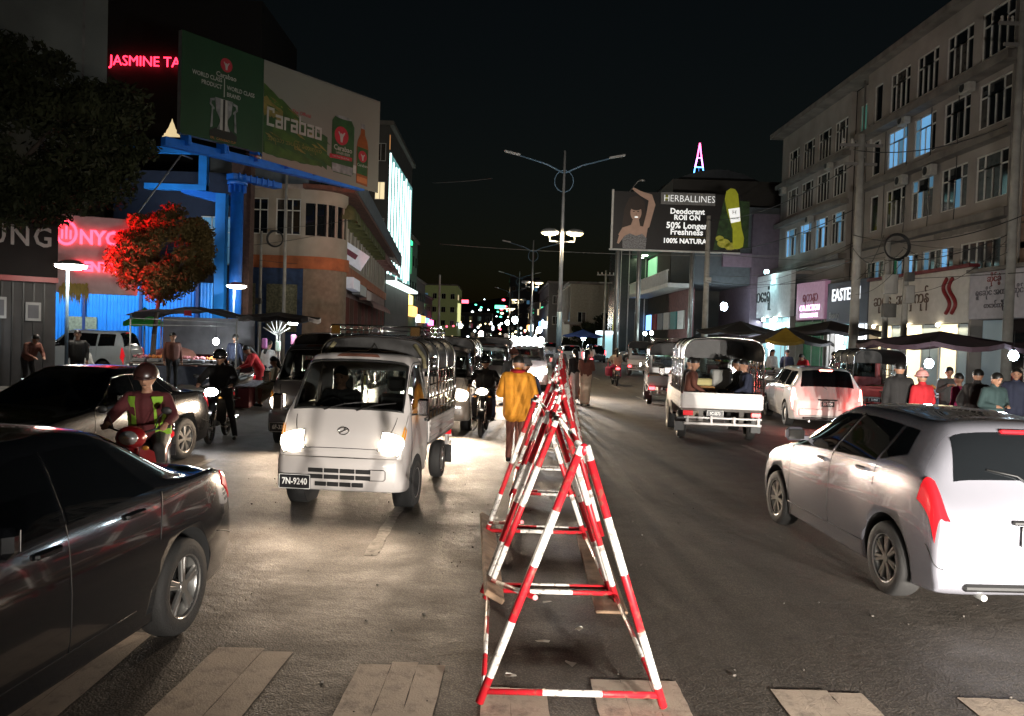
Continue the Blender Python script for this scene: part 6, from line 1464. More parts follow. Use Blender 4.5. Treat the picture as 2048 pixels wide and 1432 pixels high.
pr(hb_, 'dress_print', [(wx-.75, hz+.02), (wx-.78, hz+.75), (wx-.3, hz+1.0), (wx+.1, hz+.85), (wx+.5, hz+1.0), (wx+.8, hz+.7), (wx+.75, hz+.02)], M_HSILV, .010)
pr(hb_, 'hand_print', [(wx-.98, hz+.95), (wx-.7, hz+1.15), (wx-.15, hz+1.35), (wx-.1, hz+1.22), (wx-.5, hz+1.0), (wx-.7, hz+.75), (wx-1.0, hz+.3), (wx-1.12, hz+.35)], M_HSK, .004)
cx_ = hw*.545
b = MB(); b.b2(hw*.345, hw*.735, -.05, .03, hz+2.95, hz+3.72); b.build('name_strip', M_HG, hb_)
lettering('HERBALLINES', .62, M_HT, hb_, (hw*.55, -.06, hz+3.32), depth=.01, xs=.9, bold=-.012); pr(hb_, 'leaf_mark', [(hw*.37, hz+3.2), (hw*.385, hz+3.6), (hw*.40, hz+3.45), (hw*.39, hz+3.2)], mat('print_lime', (.35, .38, .03), .6), -.06)
for txt, sz, z in (('Deodorant', .50, 2.52), ('ROll ON', .46, 2.12), ('50% Longer', .56, 1.60), ('Freshness', .54, 1.18), ('100% NATURAL', .44, .60)): lettering(txt, sz, M_HT, hb_, (cx_-.05, .01, hz+z), depth=.012, bold=.012)
b = MB(); b.b2(cx_-1.1, cx_+1.2, .0, .02, hz+.86, hz+.90); b.build('rule', M_PY, hb_)
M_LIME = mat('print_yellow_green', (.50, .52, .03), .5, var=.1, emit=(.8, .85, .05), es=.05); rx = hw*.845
pr(hb_, 'leaf_panel', [(hw*.735, hz+.1), (hw*.985, hz+.3), (hw*.985, hz+3.3), (hw*.80, hz+3.4)], mat('print_green_leaf', (.03, .07, .02), .6, var=.6, vs=3), .012)
pr(hb_, 'bottle_print', [(rx-.30, hz+3.9), (rx-.05, hz+4.1), (rx+.25, hz+4.05), (rx+.45, hz+3.75), (rx+.62, hz+2.6), (rx+.75, hz+1.6), (rx+.95, hz+.9), (rx+.90, hz+.35), (rx+.55, hz+.15), (rx+.25, hz+.30), (rx+.20, hz+1.5), (rx-.20, hz+2.6), (rx-.38, hz+3.4)], M_LIME, -.01, .12)
pr(hb_, 'label_print', [(rx-.15, hz+2.75), (rx+.58, hz+2.88), (rx+.66, hz+2.0), (rx+.06, hz+1.85)], M_HT, -.135); lettering('H', .4, M_HHAIR, hb_, (rx+.25, -.15, hz+2.55), depth=.002); lettering('HERBAL', .16, M_PG2, hb_, (rx+.32, -.15, hz+2.15), depth=.002)
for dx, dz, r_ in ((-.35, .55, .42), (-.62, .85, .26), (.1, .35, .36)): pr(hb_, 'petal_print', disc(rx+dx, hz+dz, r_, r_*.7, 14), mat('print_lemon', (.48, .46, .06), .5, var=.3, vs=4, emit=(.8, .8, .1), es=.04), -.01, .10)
for x in (hw*.06, hw*.215, hw*.60):
    b = MB(); b.cyl((x, .5, .13), (x, .5, hz+3.4), .15, n=12); b.build('support_post', M_STEEL, hb_)
    b = MB(); b.b2(x-.05, x+.05, .05, .5, hz+.5, hz+.62); b.b2(x-.05, x+.05, .05, .5, hz+3, hz+3.12); b.build('support_arm', M_STEEL, hb_)
b = MB(); b.tube([(hw*.12, 0, hz+3.7), (hw*.17, -.3, hz+4.3), (hw*.2, -.4, hz+4.4)], .03, 5); b.ell((hw*.2, -.45, hz+4.35), (.2, .1, .08), 8, 6); b.build('flood_lamp_off', M_STEEL, hb_)

# ---------------------------------------------------------------- trees
def leaf_mat(name, col=(.04, .05, .02)): 
    return mat(name, col, .7, var=.45, vs=1.2, spec=.12)
def tree(label, loc, trunk_h, crown_c, crown_r, nleaf, leaf, m, seed, tr=.12, lean=(0, 0), nclump=34, name='street_tree'):
    r = random.Random(seed); t = empty(name, loc, 0, label, 'tree'); cc = Vector(crown_c); cr_ = Vector(crown_r)
    b = MB(); mid = Vector((lean[0]*.4, lean[1]*.4, trunk_h*.6)); fork = Vector((lean[0], lean[1], trunk_h))
    b.cyl((0, 0, 0), mid, tr*1.15, tr*.85, n=10); b.cyl(mid, fork, tr*.85, tr*.62, n=10)
    for k in range(9):
        a = 2*math.pi*k/9+r.uniform(-.3, .3); e = cc+Vector((math.cos(a)*cr_.x*.65, math.sin(a)*cr_.y*.65, r.uniform(-.4, .5)*cr_.z)); q = fork.lerp(e, .5)+Vector((0, 0, -.12*trunk_h*.3))
        b.cyl(fork, q, tr*.42, tr*.28, n=6); b.cyl(q, e, tr*.28, tr*.08, n=6)
    b.build('trunk', mat('bark', (.06, .045, .035), .9, var=.3, bump=.4), t)
    cl = []
    for k in range(nclump):
        while True:
            v = Vector((r.uniform(-1, 1), r.uniform(-1, 1), r.uniform(-1, 1)))
            if .25 < v.length < 1: break
        v = v.normalized()*(v.length**.45)
        cl.append((cc+Vector((v.x*cr_.x, v.y*cr_.y, v.z*cr_.z)), r.uniform(.16, .34)*min(cr_)))
    rg = np.random.default_rng(seed); n = nleaf; pick = rg.integers(0, len(cl), n)
    C = np.array([list(c) for c, _ in cl])[pick]; S = np.array([s for _, s in cl])[pick]
    d = rg.normal(size=(n, 3)); d /= np.linalg.norm(d, axis=1)[:, None]; d *= (rg.random(n)**.5)[:, None]*S[:, None]*1.35; d[:, 2] *= .75
    p = C+d; a = rg.normal(size=(n, 3)); a /= np.linalg.norm(a, axis=1)[:, None]; e = rg.normal(size=(n, 3)); e -= (e*a).sum(1)[:, None]*a; e /= np.linalg.norm(e, axis=1)[:, None]
    L = leaf*(.6+.8*rg.random(n))[:, None]
    v = np.stack([p-a*L, p+e*L*.38, p+a*L, p-e*L*.38], 1).reshape(-1, 3)
    me = bpy.data.meshes.new('crown'); me.from_pydata(v.tolist(), [], np.arange(n*4).reshape(n, 4).tolist()); me.materials.append(m); me.update()
    o = bpy.data.objects.new('crown', me); COL.objects.link(o); o.parent = t
    return t
p = at(302, 735, Y=25.2)
tree('round-headed pavement tree with a thin trunk, lit red by the neon sign', (p.x, 25.2, .13), 2.7, (.32, 0, 4.2), (1.32, 1.3, 1.38), 26000, .075, leaf_mat('leaf_pavement', (.07, .05, .018)), 3, .09, (.2, 0), 60)
tree('large dark spreading tree overhanging the phone shop', (-15.2, 21.5, .13), 4.4, (1.5, .4, 6.95), (3.7, 3.0, 2.1), 42000, .10, leaf_mat('leaf_dark', (.018, .021, .009)), 8, .26, (.6, .1), 90, 'shade_tree')
for i, (x, y, h, lb) in enumerate([(12.2, 96, 4.6, 'dark bushy tree at the foot of the cream house'), (14.6, 99, 4.2, 'dark bushy tree beside the glass stair tower'), (9.0, 88, 3.6, 'low dark tree left of the far utility pole')]):
    tree(lb, (x, y, .13), 1.6, (0, 0, h*.6), (2.2, 2.2, h*.42), 5000, .2, leaf_mat('leaf_dark'), 20+i, .12, nclump=26)
p = at(1640, 200, Y=70); tree('dark treetop showing over the roof line of the shop building', (29, 66, 0), 14, (0, 0, 18), (4, 4, 4), 9000, .3, leaf_mat('leaf_dark'), 31, .4, nclump=40)

# ---------------------------------------------------------------- far hill with lamps
b = MB(); b.smooth = True; P = []
for i in range(31):
    x = -420+i*28; row = []
    for j in range(9):
        y = 430+j*50; z = (26+9*math.sin(x*.012+1)+5*math.sin(x*.031))*math.sin(math.pi/2*min(1, j/5))*(1 if x < 40 else max(.25, 1-(x-40)/260))
        row.append((x, y, z-.1))
    P.append(row)
b.grid(P); struct(fixn(b.build('hill', mat('dark_hill', (.012, .014, .012), .9))))
rl = random.Random(3); mm_ = MB(); mm_.ell((0, 0, 0), 1, 8, 6)
fl = [mm_.mesh('hillside_lamp', glow('far_warm', (1, .75, .4), 5)), mm_.mesh('hillside_lamp', glow('far_white', (.8, .95, 1), 6)), mm_.mesh('hillside_lamp', glow('far_green', (.1, 1, .5), 4)), mm_.mesh('hillside_lamp', glow('far_red', (1, .1, .15), 4))]
for k in range(64):
    px, py = rl.uniform(885, 1100), rl.choice([rl.uniform(598, 650), rl.uniform(632, 668)]); q = at(px, py, Y=rl.uniform(380, 420)); o = bpy.data.objects.new('hillside_lamp', fl[rl.choice([0, 0, 1, 1, 1, 2, 3])]); COL.objects.link(o); o.location = q; s = rl.uniform(.2, .55); o.scale = (s*1.6, s, s)
    tag(o, 'tiny lamp twinkling at the far end of the street', 'lamp', 'far lamps at the street end')
for k in range(46):
    Y_ = rl.uniform(95, 250); q = at(rl.uniform(880, 1105), rl.uniform(640, 684), Y=Y_); o = bpy.data.objects.new('far_street_lamp', fl[rl.choice([0, 0, 1, 1, 1, 3])]); COL.objects.link(o); o.location = q; s = rl.uniform(.10, .26)*Y_/150; o.scale = (s, s, s)
    tag(o, 'tiny shop or vehicle lamp in the dense far traffic', 'lamp', 'tiny lamps in the far traffic')
for (px, py, k) in ((927, 603, 3), (1000, 614, 2), (1066, 616, 2)):
    q = at(px, py, Y=330); b = MB(); b.box((0, 0, 0), (4.2, .3, 1.4), bev=.05); tag(b.build('far_neon_sign', (glow('far_green'), glow('far_red'))[k == 3], None, q), ('far green neon sign left of the lamp post row', 'far red neon sign over the taxi queue', 'far green sign just left of the nearest lamp post')[(1000, 927, 1066).index(px)], 'neon sign')
# ---------------------------------------------------------------- traffic
M_BLACKP = paint('black_car_paint', (.008, .008, .009), .1, .2); M_GREYP = paint('dark_grey_car_paint', (.010, .011, .013), .1, .18); M_SILVER = paint('silver_car_paint', (.44, .44, .50), .7, .26); M_WAGON = paint('white_car_paint', (.62, .60, .57), 0, .3)
make_car('sedan', 'sedan_car', 'dark grey sedan filling the lower left corner, seen from its rear left wheel', 'car', M_GREYP, (-3.05, 4.05, 0), R(-6.0), rim='five')
make_car('sedan', 'sedan_car', 'black sedan with chrome window trim behind the hi-vis rider', 'car', M_BLACKP, (-5.85, 11.1, 0), R(-9), chrome=True, rim='seven')
make_car('hatch', 'hatchback_car', 'silver hatchback with its tailgate whited out by headlights', 'car', M_SILVER, (4.06, 7.85, 0), R(180+1), ptext='1J-5620')
make_car('wagon', 'estate_car', 'white estate car braking with glowing red tail lamps', 'car', M_WAGON, (8.3, 21.4, 0), R(180-8), tail=M_BRAKE, brake3=True, ptext='3E-7724')
_pb = [o for o in bpy.data.objects if o.name.startswith('estate_car')][0]
for sx in (-.72, .72): light('brake_glow', 'POINT', (sx, 2.28, .82), 6, (1, .06, .05), .08, _pb)
for sx in (-.62, .62): light('brake_glow', 'POINT', (sx, 2.20, .5), 6, (1, .06, .05), .1, _pb)
make_car('wagon', 'parked_car', 'small white car parked side-on against the blue sheet fence', 'car', paint('pale_suv', (.50, .56, .60), 0, .3), (-14.3, 27.6, .13), R(-90), scale=(.95, .86, 1.12))
make_car('wagon', 'parked_car', 'dark maroon van parked beside the small white car', 'car', paint('maroon', (.05, .008, .012), .1, .3), (-11.2, 30.2, .13), R(-75), scale=(1, .9, 1.15))
make_car('wagon', 'parked_car', 'blue grey people carrier crossing behind the red motorbikes', 'car', paint('slate_blue', (.16, .20, .27), .3, .3), (12.6, 70, 0), R(-96), scale=(1.05, 1.12, 1.18))
make_truck('white canopied pickup facing us with dazzling headlights and a chrome roof rack', (-1.58, 10.6, 0), R(-6), M_WHITE, 130, ptxt='7N-9240')
make_truck('dark canopied pickup half hidden behind the white one, one headlight showing', (-3.2, 15.5, 0), R(-2), paint('dull_grey_van', (.13, .12, .12), .1), 200, top=False, decor=False, ptxt='6F-3381')
make_truck('canopied pickup with a blazing headlamp behind the white one', (-1.25, 18.2, 0), R(-3), paint('beige_van', (.30, .26, .22), 0), 700, top=False, decor=False, ptxt='5M-1190')
make_truck('silver canopied pickup behind the helmeted motorcyclist', (-.35, 25.5, 0), R(-2), M_SILV, 300, decor=False, ptxt='8H-4471')
make_truck('far canopied pickup queueing near the median', (.1, 33, 0), R(0), paint('beige_van'), 200, top=False, decor=False, ptxt='2D-8810')
make_truck('white canopied pickup driving away with passengers on the benches', (4.75, 17.95, 0), R(180-7), M_WHITE, 0, tailm=M_TAIL, top=False, ptxt='9C-5573', decor=False).scale = (1.12, 1.08, 1.08)
make_truck('canopied pickup driving away ahead of the passenger pickup', (5.6, 26.5, 0), R(180-8), M_SILV, 0, tailm=M_TAILON, decor=False, ptxt='4A-2096')
make_truck('barred pickup parked under the shop lights ahead of the traffic', (8.2, 46.5, 0), R(180-10), M_WHITE, 0, tailm=M_TAILON, top=False, decor=False, ptxt='7B-6652')
make_truck('red sided canopied pickup waiting beside the braking estate car', (11.0, 24.2, .0), R(180-8), paint('red_van', (.30, .03, .025), .1), 0, tailm=M_TAIL, top=False, decor=False, ptxt='3L-9913')
make_car('hatch', 'queueing_car', 'dark hatchback queueing with its headlights on down the far lane', 'car', M_GREYP, (-1.2, 41, 0), 0, head=M_HEADON)
make_car('wagon', 'queueing_car', 'pale estate facing us with headlights flaring by the median', 'car', M_WAGON, (1.1, 46, 0), R(-1), head=M_HEADCOOL)
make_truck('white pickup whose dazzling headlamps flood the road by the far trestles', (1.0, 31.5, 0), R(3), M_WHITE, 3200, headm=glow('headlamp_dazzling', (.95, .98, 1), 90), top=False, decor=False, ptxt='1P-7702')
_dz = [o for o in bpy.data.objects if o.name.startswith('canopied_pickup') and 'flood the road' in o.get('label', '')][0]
for k in range(5): b = MB(); b.cyl((-.5+k*.25, -1.05, 1.93), (-.5+k*.25, -.98, 1.93), .115, n=16); b.build('added_roof_lamp', glow('headlamp_dazzling'), _dz)  # added roof row, unseen on the truck, fills out its glare
for k in range(4): b = MB(); b.cyl((-.36+k*.24, -1.80, .60), (-.36+k*.24, -1.74, .60), .10, n=16); b.build('added_bumper_lamp', glow('headlamp_dazzling'), _dz)  # more added lamps that only widen the glare
light('headlamp_beam', 'SPOT', (.1, -1.2, 1.9), 2500, (.95, .98, 1), .3, _dz, (R(-80), 0, 0), 110, .9)  # added beam at the height of the roof row, not a headlamp
for i, (x, y, m) in enumerate([(-3.6, 36, M_BLACKP), (-3.8, 46, M_SILVER), (-1.2, 54, M_WAGON), (-4.2, 60, M_GREYP), (-.4, 72, M_WAGON), (-3, 88, M_SILVER)]):
    make_car(('wagon', 'hatch')[i % 2], 'distant_car', ['black far estate in the kerbside lane with lit headlights', 'silver far hatchback in the kerbside lane with lit headlights', 'white far estate in the inner lane with lit headlights', 'dark grey far hatchback in the kerbside lane with lit headlights', 'white far estate small beside the median with lit headlights', 'farthest silver hatchback facing us with lit headlights'][i], 'car', m, (x, y, 0), R(-1), head=(M_HEADON, M_HEADCOOL)[i % 2], group='far cars with lit headlights')
_fc = [o for o in bpy.data.objects if o.name.startswith('distant_car') and o.parent is None]
for i, (x, y) in enumerate([(1.2, 58), (-2.6, 66), (.6, 82), (-5.2, 76), (-1.6, 100), (1.0, 108), (-4.4, 112), (-.6, 126), (-3.2, 140), (.4, 150), (-2, 170), (-5, 165)]):
    dup(_fc[i % 6], (x, y, 0), R(-1), 'one of the tiny cars with lit headlights packed toward the vanishing point', 'tiny far cars with lit headlights')
for i, (x, y, m) in enumerate([(5.4, 62, M_WAGON), (8.2, 70, M_GREYP), (5.2, 84, M_SILVER), (8, 100, M_WAGON), (5, 125, M_BLACKP)]):
    make_car(('wagon', 'hatch')[i % 2], 'distant_car', ['white far estate driving away in the inner lane', 'dark grey far hatchback driving away in the outer lane', 'silver far estate driving away beyond the white one', 'white far hatchback driving away in the outer lane', 'farthest black estate driving away'][i], 'car', m, (x, y, 0), R(180), tail=M_TAILON, group='far cars driving away')
# cars following behind the viewer: their headlamps light the right-hand lane
for (x, y, e, lb) in ((3.6, -3.4, 3800, 'white car following behind the silver hatchback'), (.9, -5.5, 300, 'pale car waiting behind the trestles'), (6.9, -4.6, 7500, 'white car following in the outer lane behind the viewer')):
    c = make_car('wagon', 'following_car', lb, 'car', M_WAGON, (x, y, 0), R(180), head=M_HEADCOOL)
    for sx in (-.6, .6): light('headlamp_beam', 'SPOT', (sx, -2.16, .72), e, (1, .93, .84), .07, c, (R(-88), 0, R(5) if x > 6 else 0), 46 if x > 6 else 100, .9)

# ---------------------------------------------------------------- motorbikes and riders
C = cloth
K_BLACK, K_NAVY, K_GREY, K_BROWN, K_WHITE, K_RED = C('black', (.014, .013, .013)), C('navy', (.02, .025, .05)), C('grey', (.06, .06, .06)), C('brown', (.11, .035, .022)), C('white', (.55, .54, .52)), C('red', (.42, .012, .02))
K_YEL, K_PINK, K_TEAL, K_BEIGE, K_GREEN = C('amber', (.62, .25, .018)), C('pink', (.55, .05, .14)), C('teal', (.025, .05, .05)), C('beige', (.48, .38, .28)), C('hivis', (.22, .42, .03))
M_HELM = mat('black_helmet', (.012, .012, .013), .2, coat=.8); M_HELMR = mat('dark_red_helmet', (.10, .012, .012), .25, coat=.8)
p = at(965, 875, Z=0)
make_bike('dark motorbike coming at us beside the yellow jacket walker, headlamp flaring', (p.x, p.y+.75, 0), R(-4), (.014, .014, .015), 150, M_HEADON)
person('rider in a black jacket and open helmet on the oncoming motorbike', 'ride', (p.x, p.y+.75, 0), R(-4), K_BLACK, K_NAVY, .02, .012, helmet=M_HELM, jacket=.05)
p = at(300, 985, Z=0)
make_bike('red cowled motorbike between the two dark cars', (-3.78, 8.6, 0), R(8), (.35, .015, .02))
person('rider in an open yellow-green hi-vis vest between the two dark cars', 'ride', (-3.78, 8.6, 0), R(8), C('maroon', (.08, .012, .014)), K_BLACK, .025, .012, helmet=mat('dark_brown_helmet', (.035, .014, .012), .35, coat=.5), vest=K_GREEN)
p = at(405, 890, Z=0)
make_bike('dark motorbike with a round white headlamp behind the black car', (p.x, p.y+.75, 0), R(6), (.02, .02, .02), 60, M_HEADCOOL, hl=(.95, .97, 1))
person('dark clothed rider behind the black sedan with one foot down', 'foot', (p.x, p.y+.75, 0), R(6), K_BLACK, K_BLACK, .03, .014, helmet=M_HELM, jacket=.08)
make_bike('pale scooter with a wire front basket parked by the market stall', (-6.75, 20.2, 0), R(-20), (.35, .34, .36), 30, M_HEADCOOL, basket=True, hl=(.9, 1, 1))
p = at(1180, 742, Z=0)
make_bike('red motorbike riding away in mid road, left of the pink one', (p.x, p.y, 0), R(178), (.40, .015, .02), tail_lit=True)
person('rider in a pale top on the red motorbike riding away', 'ride', (p.x, p.y, 0), R(178), K_BEIGE, K_NAVY, .015, .018, hair='short'); person('passenger in white behind the rider of the red motorbike', 'pillion', (p.x, p.y, 0), R(178), K_WHITE, K_NAVY, .01, .018, hair='long')
p = at(1229, 770, Z=0)
make_bike('pale motorbike with a red tail riding away, right of the red one', (p.x, p.y, 0), R(180), (.45, .40, .36), tail_lit=True)
person('rider in cream with long hair on the pale motorbike', 'ride', (p.x, p.y, 0), R(180), K_BEIGE, K_BLACK, .015, .018, hair='long'); person('passenger with a pink bag on the pale motorbike', 'pillion', (p.x, p.y, 0), R(180), K_BEIGE, K_PINK, .01, .018, hair='long')
b = MB(); b.box((p.x-.36, p.y-.3, .62), (.22, .30, .42), bev=.06); b.tube([(p.x-.36, p.y-.42, .82), (p.x-.36, p.y-.3, 1.0), (p.x-.36, p.y-.18, .82)], .012, 5); tag(b.build('carrier_bag', mat('pink_bag', (.6, .10, .16), .6)), 'bright pink bag hanging at the side of the pale motorbike', 'bag')
for i, (px, py, c) in enumerate([(1262, 748, (.05, .05, .06)), (1285, 742, (.3, .3, .32)), (1300, 735, (.04, .05, .08))]):
    p = at(px, py, Z=0); make_bike(('parked black motorbike nearest the pink bag', 'parked grey motorbike in the row before the barred pickup', 'farthest parked motorbike in the row before the barred pickup')[i], (p.x+.9, p.y, 0), R(160), c)

# ---------------------------------------------------------------- people on foot
p = at(1030, 925, Z=0)
person('walker seen from behind in an amber yellow jacket and brown trousers', 'carry', (p.x, p.y, 0), R(176), K_YEL, K_BROWN, .045, .012, h=1.02, jacket=.11, hat=None, hair='short', shoe=M_BLACK)
_w = [o for o in bpy.data.objects if o.name.startswith('person') and 'amber' in o.get('label', '')][0]
b = MB(); b.tube([(math.cos(2*math.pi*k/16)*.095, -.03+math.sin(2*math.pi*k/16)*.09, 1.455) for k in range(16)], .032, 6, True); b.build('collar', K_RED, _w)
person('companion in dark clothes just ahead of the yellow jacket walker', 'walk', (p.x+.12, p.y+.62, 0), R(172), K_NAVY, K_BROWN, .03, .014, h=.98, jacket=.08, hat=cloth('charcoal', (.03, .028, .028)))
person('pedestrian in a hooded coat beyond the motorcyclist', 'stand', (at(1026, 760, Y=20).x, 20, 0), R(175), K_GREY, K_NAVY, .03, .018, jacket=.1, hat=K_BROWN)
p = at(1147, 800, Z=0); person('woman holding up a phone beside the far trestles', 'phone', (p.x+.12, 24.0, 0), R(160), K_BROWN, K_BEIGE, .012, .018, hair='long', longyi=True)
person('person in dark top and white skirt behind the far trestles', 'walk', (p.x-.05, 25.4, 0), R(-160), K_BLACK, K_WHITE, .012, .018, hair='long', longyi=True)
person('standing figure in grey behind the tip of the trestle row', 'stand', (2.35, 31.5, 0), R(178), K_GREY, K_NAVY, .03, .02, jacket=.1)
# right-hand crowd
cr = [(1797, 15.4, 'stand', K_BLACK, K_NAVY, 'tall man in black standing left of the red coat woman', 1.04, None, 175, .03), (1843, 15.2, 'stand', K_RED, K_BLACK, 'woman in a bright red coat and pink knit hat', .95, cloth('pinkhat', (.55, .26, .24)), -165, .035),
      (1917, 16.4, 'stand', C('magenta', (.40, .02, .12)), K_BLACK, 'person in a magenta top in the dim crowd', .92, None, -150, .01), (1950, 15.0, 'walk', K_BLACK, K_NAVY, 'man in a black jacket between the magenta top and the teal jacket', 1.0, None, 120, .03),
      (1985, 14.4, 'carry', K_TEAL, K_GREY, 'man in a patterned teal jacket facing us in the crowd', .98, None, 10, .03), (2030, 16.5, 'stand', K_NAVY, K_BLACK, 'dark figure at the right edge of the crowd', 1.0, None, -30, .03),
      (1895, 18.5, 'phone', K_GREY, K_BLACK, 'grey clothed person behind the crowd under the blue white lamp', .97, None, -20, .02)]
for px, Y, po, tp, bt, lb, h, hat, rz, bk in cr: person(lb, po, (at(px, 800, Y=Y).x, Y, 0), R(rz), tp, bt, bk, .016, h=h, jacket=.1 if bk > .02 else 0, hat=hat, group='people standing on the right')
for i, (px, Y, tp, lb) in enumerate([(1545, 33, K_WHITE, 'shopper in white under the yellow wedge parasol'), (1575, 34, K_NAVY, 'shopper in navy beside the yellow wedge parasol'), (1612, 32, K_RED, 'vendor in red behind the estate car'), (1668, 30, K_GREY, 'vendor in grey at the stall left of the thick pole'), (1730, 31, K_BLACK, 'person silhouetted against the bright shop door'), (1520, 36, K_BEIGE, 'shopper in beige left of the parasol')]):
    person(lb, ('stand', 'walk', 'bend')[i % 3], (at(px, 700, Y=Y).x, Y, .13), R((20, 160, -60, 90, 175, -120)[i]), tp, K_NAVY, .015, .02, hair='short' if i % 2 else 'long', longyi=i % 2 == 0, group='market goers on the right pavement')
# left market
for i, (px, Y, po, tp, bt, lb, rz, lo) in enumerate([(513, 22.5, 'bend', K_RED, K_RED, 'woman in red bending over the stall tray', -60, True), (537, 23.6, 'stand', K_WHITE, K_NAVY, 'stall customer in a white shirt', 150, True), (548, 21.0, 'sit', C('khaki', (.30, .27, .20)), C('cream', (.42, .40, .33)), 'seated vendor in pale clothes low beside the tray', -70, True),
        (345, 24, 'stand', K_BROWN, K_BLACK, 'vendor in brown under the dark tarpaulin', 40, False), (470, 25.5, 'stand', K_NAVY, K_BLACK, 'dark customer beside the tarpaulin poles', 170, False), (172, 23.8, 'sit', K_WHITE, K_NAVY, 'man in a white shirt on the kerb before the parked white car', 160, False), (60, 22, 'bend', K_BROWN, K_BLACK, 'stooping figure in brown before the phone shop', 60, False), (155, 22.6, 'stand', K_BLACK, K_BLACK, 'dark figure beside the man in the white shirt', 20, False)]):
    person(lb, po, (at(px, 700, Y=Y).x, Y, 0 if px > 500 else .13), R(rz), tp, bt, .015, .016, hair='long' if lo else 'short', longyi=lo, group='people at the left market')
# people inside vehicles
q = Matrix.Translation((-1.58, 10.6, 0)) @ Matrix.Rotation(R(-6), 4, 'Z')
v = q @ Vector((-.34, -.66, .26)); person('driver at the wheel of the white pickup facing us', 'drive', v, R(-6), K_GREY, K_NAVY, .015, .012, hair='short')
q = Matrix.Translation((4.75, 17.95, 0)) @ Matrix.Rotation(R(180-7), 4, 'Z') @ Matrix.Diagonal((1.12, 1.08, 1.08, 1))
for i, (x, y, rz, tp, lb) in enumerate([(-.45, 1.15, 95, K_NAVY, 'passenger in navy on the right bench of the departing pickup'), (-.45, .4, 95, K_BLACK, 'passenger in black deeper on the right bench of the pickup'), (.45, 1.25, -95, K_BROWN, 'passenger in brown on the left bench of the departing pickup'), (.45, .6, -95, K_GREY, 'passenger in grey deeper on the left bench of the pickup')]):
    v = q @ Vector((x, y, .42)); person(lb, 'sit', v, R(180-7+rz), tp, K_BLACK, .015, .016, group='pickup passengers', h=.95)
for i, (x, y, z, c, s) in enumerate([(.1, -.05, .66, (.45, .40, .18), (.5, .4, .5)), (.15, .25, .66, (.40, .20, .07), (.45, .45, .35)), (-.2, .0, .66, (.30, .30, .28), (.4, .4, .7))]):
    v = q @ Vector((x, y, z+s[2]/2)); b = MB(); b.box((0, 0, 0), s, bev=.03); b.box((0, 0, s[2]/2), (s[0]*.98, .05, .008)); o = b.build('cargo_box', mat('carton_%d' % i, c, .8, var=.15), None, v, R(173)); tag(o, ('tan carton in the middle of the pickup bed', 'brown carton behind the tan one in the pickup', 'tall pale carton against the pickup cab')[i], 'box')

# ---------------------------------------------------------------- market stalls
M_SHADE = mat('dark_parasol', (.025, .022, .024), .8, var=.25, vs=2); M_TABLE = mat('stall_table', (.14, .12, .11), .8)
def parasol(label, x, y, z, r, m=M_SHADE, wedge=None, n=8, tilt=0, h=.55):
    t = empty('market_parasol', (x, y, .13), rnd.uniform(0, .6), label, 'parasol', 'market parasols'); t.rotation_euler.x = tilt
    b = MB(); b.cyl((0, 0, 0), (0, 0, z+h), .025, n=8); b.build('pole', M_GALV, t)
    for k in range(n):
        a0, a1 = 2*math.pi*k/n, 2*math.pi*(k+1)/n; b = MB(); P = []
        for i in range(5):
            u = i/4; P.append([(math.cos(a)*r*u, math.sin(a)*r*u, z+h*(1-u)**1.3-(.06*r*u*abs(math.sin((a-a0)/(a1-a0)*math.pi)))) for a in [a0+(a1-a0)*j/4 for j in range(5)]])
        b.grid(P); b.grid([P[-1], [(p[0], p[1], p[2]-.12) for p in P[-1]]]); b.build('canopy_panel', wedge if wedge and k == 5 else m, t)
        b = MB(); b.tube([(0, 0, z+h-.12), (math.cos(a0)*r*.98, math.sin(a0)*r*.98, z-.01)], .01, 4); b.build('rib', M_GALV, t)
def bulb(label, x, y, z, e, col=(.85, .95, 1), r=.06, s=60, hang=.5, group='bare market bulbs'):
    t = empty('hanging_bulb', (x, y, z), 0, label, 'lamp', group)
    b = MB(); b.ell((0, 0, 0), (r, r, r*1.2), 12, 8); b.build('bulb', glow('bulb_%d_%d' % (int(col[0]*100), s), col, s), t)
    b = MB(); b.cyl((0, 0, r), (0, 0, r+.06), r*.4, n=8); b.tube([(0, 0, r+.05), (.01, 0, r+hang)], .006, 4); b.build('holder', M_BLACK, t)
    light('bulb_light', 'POINT', (0, 0, -r*1.6), e, col, r, t)
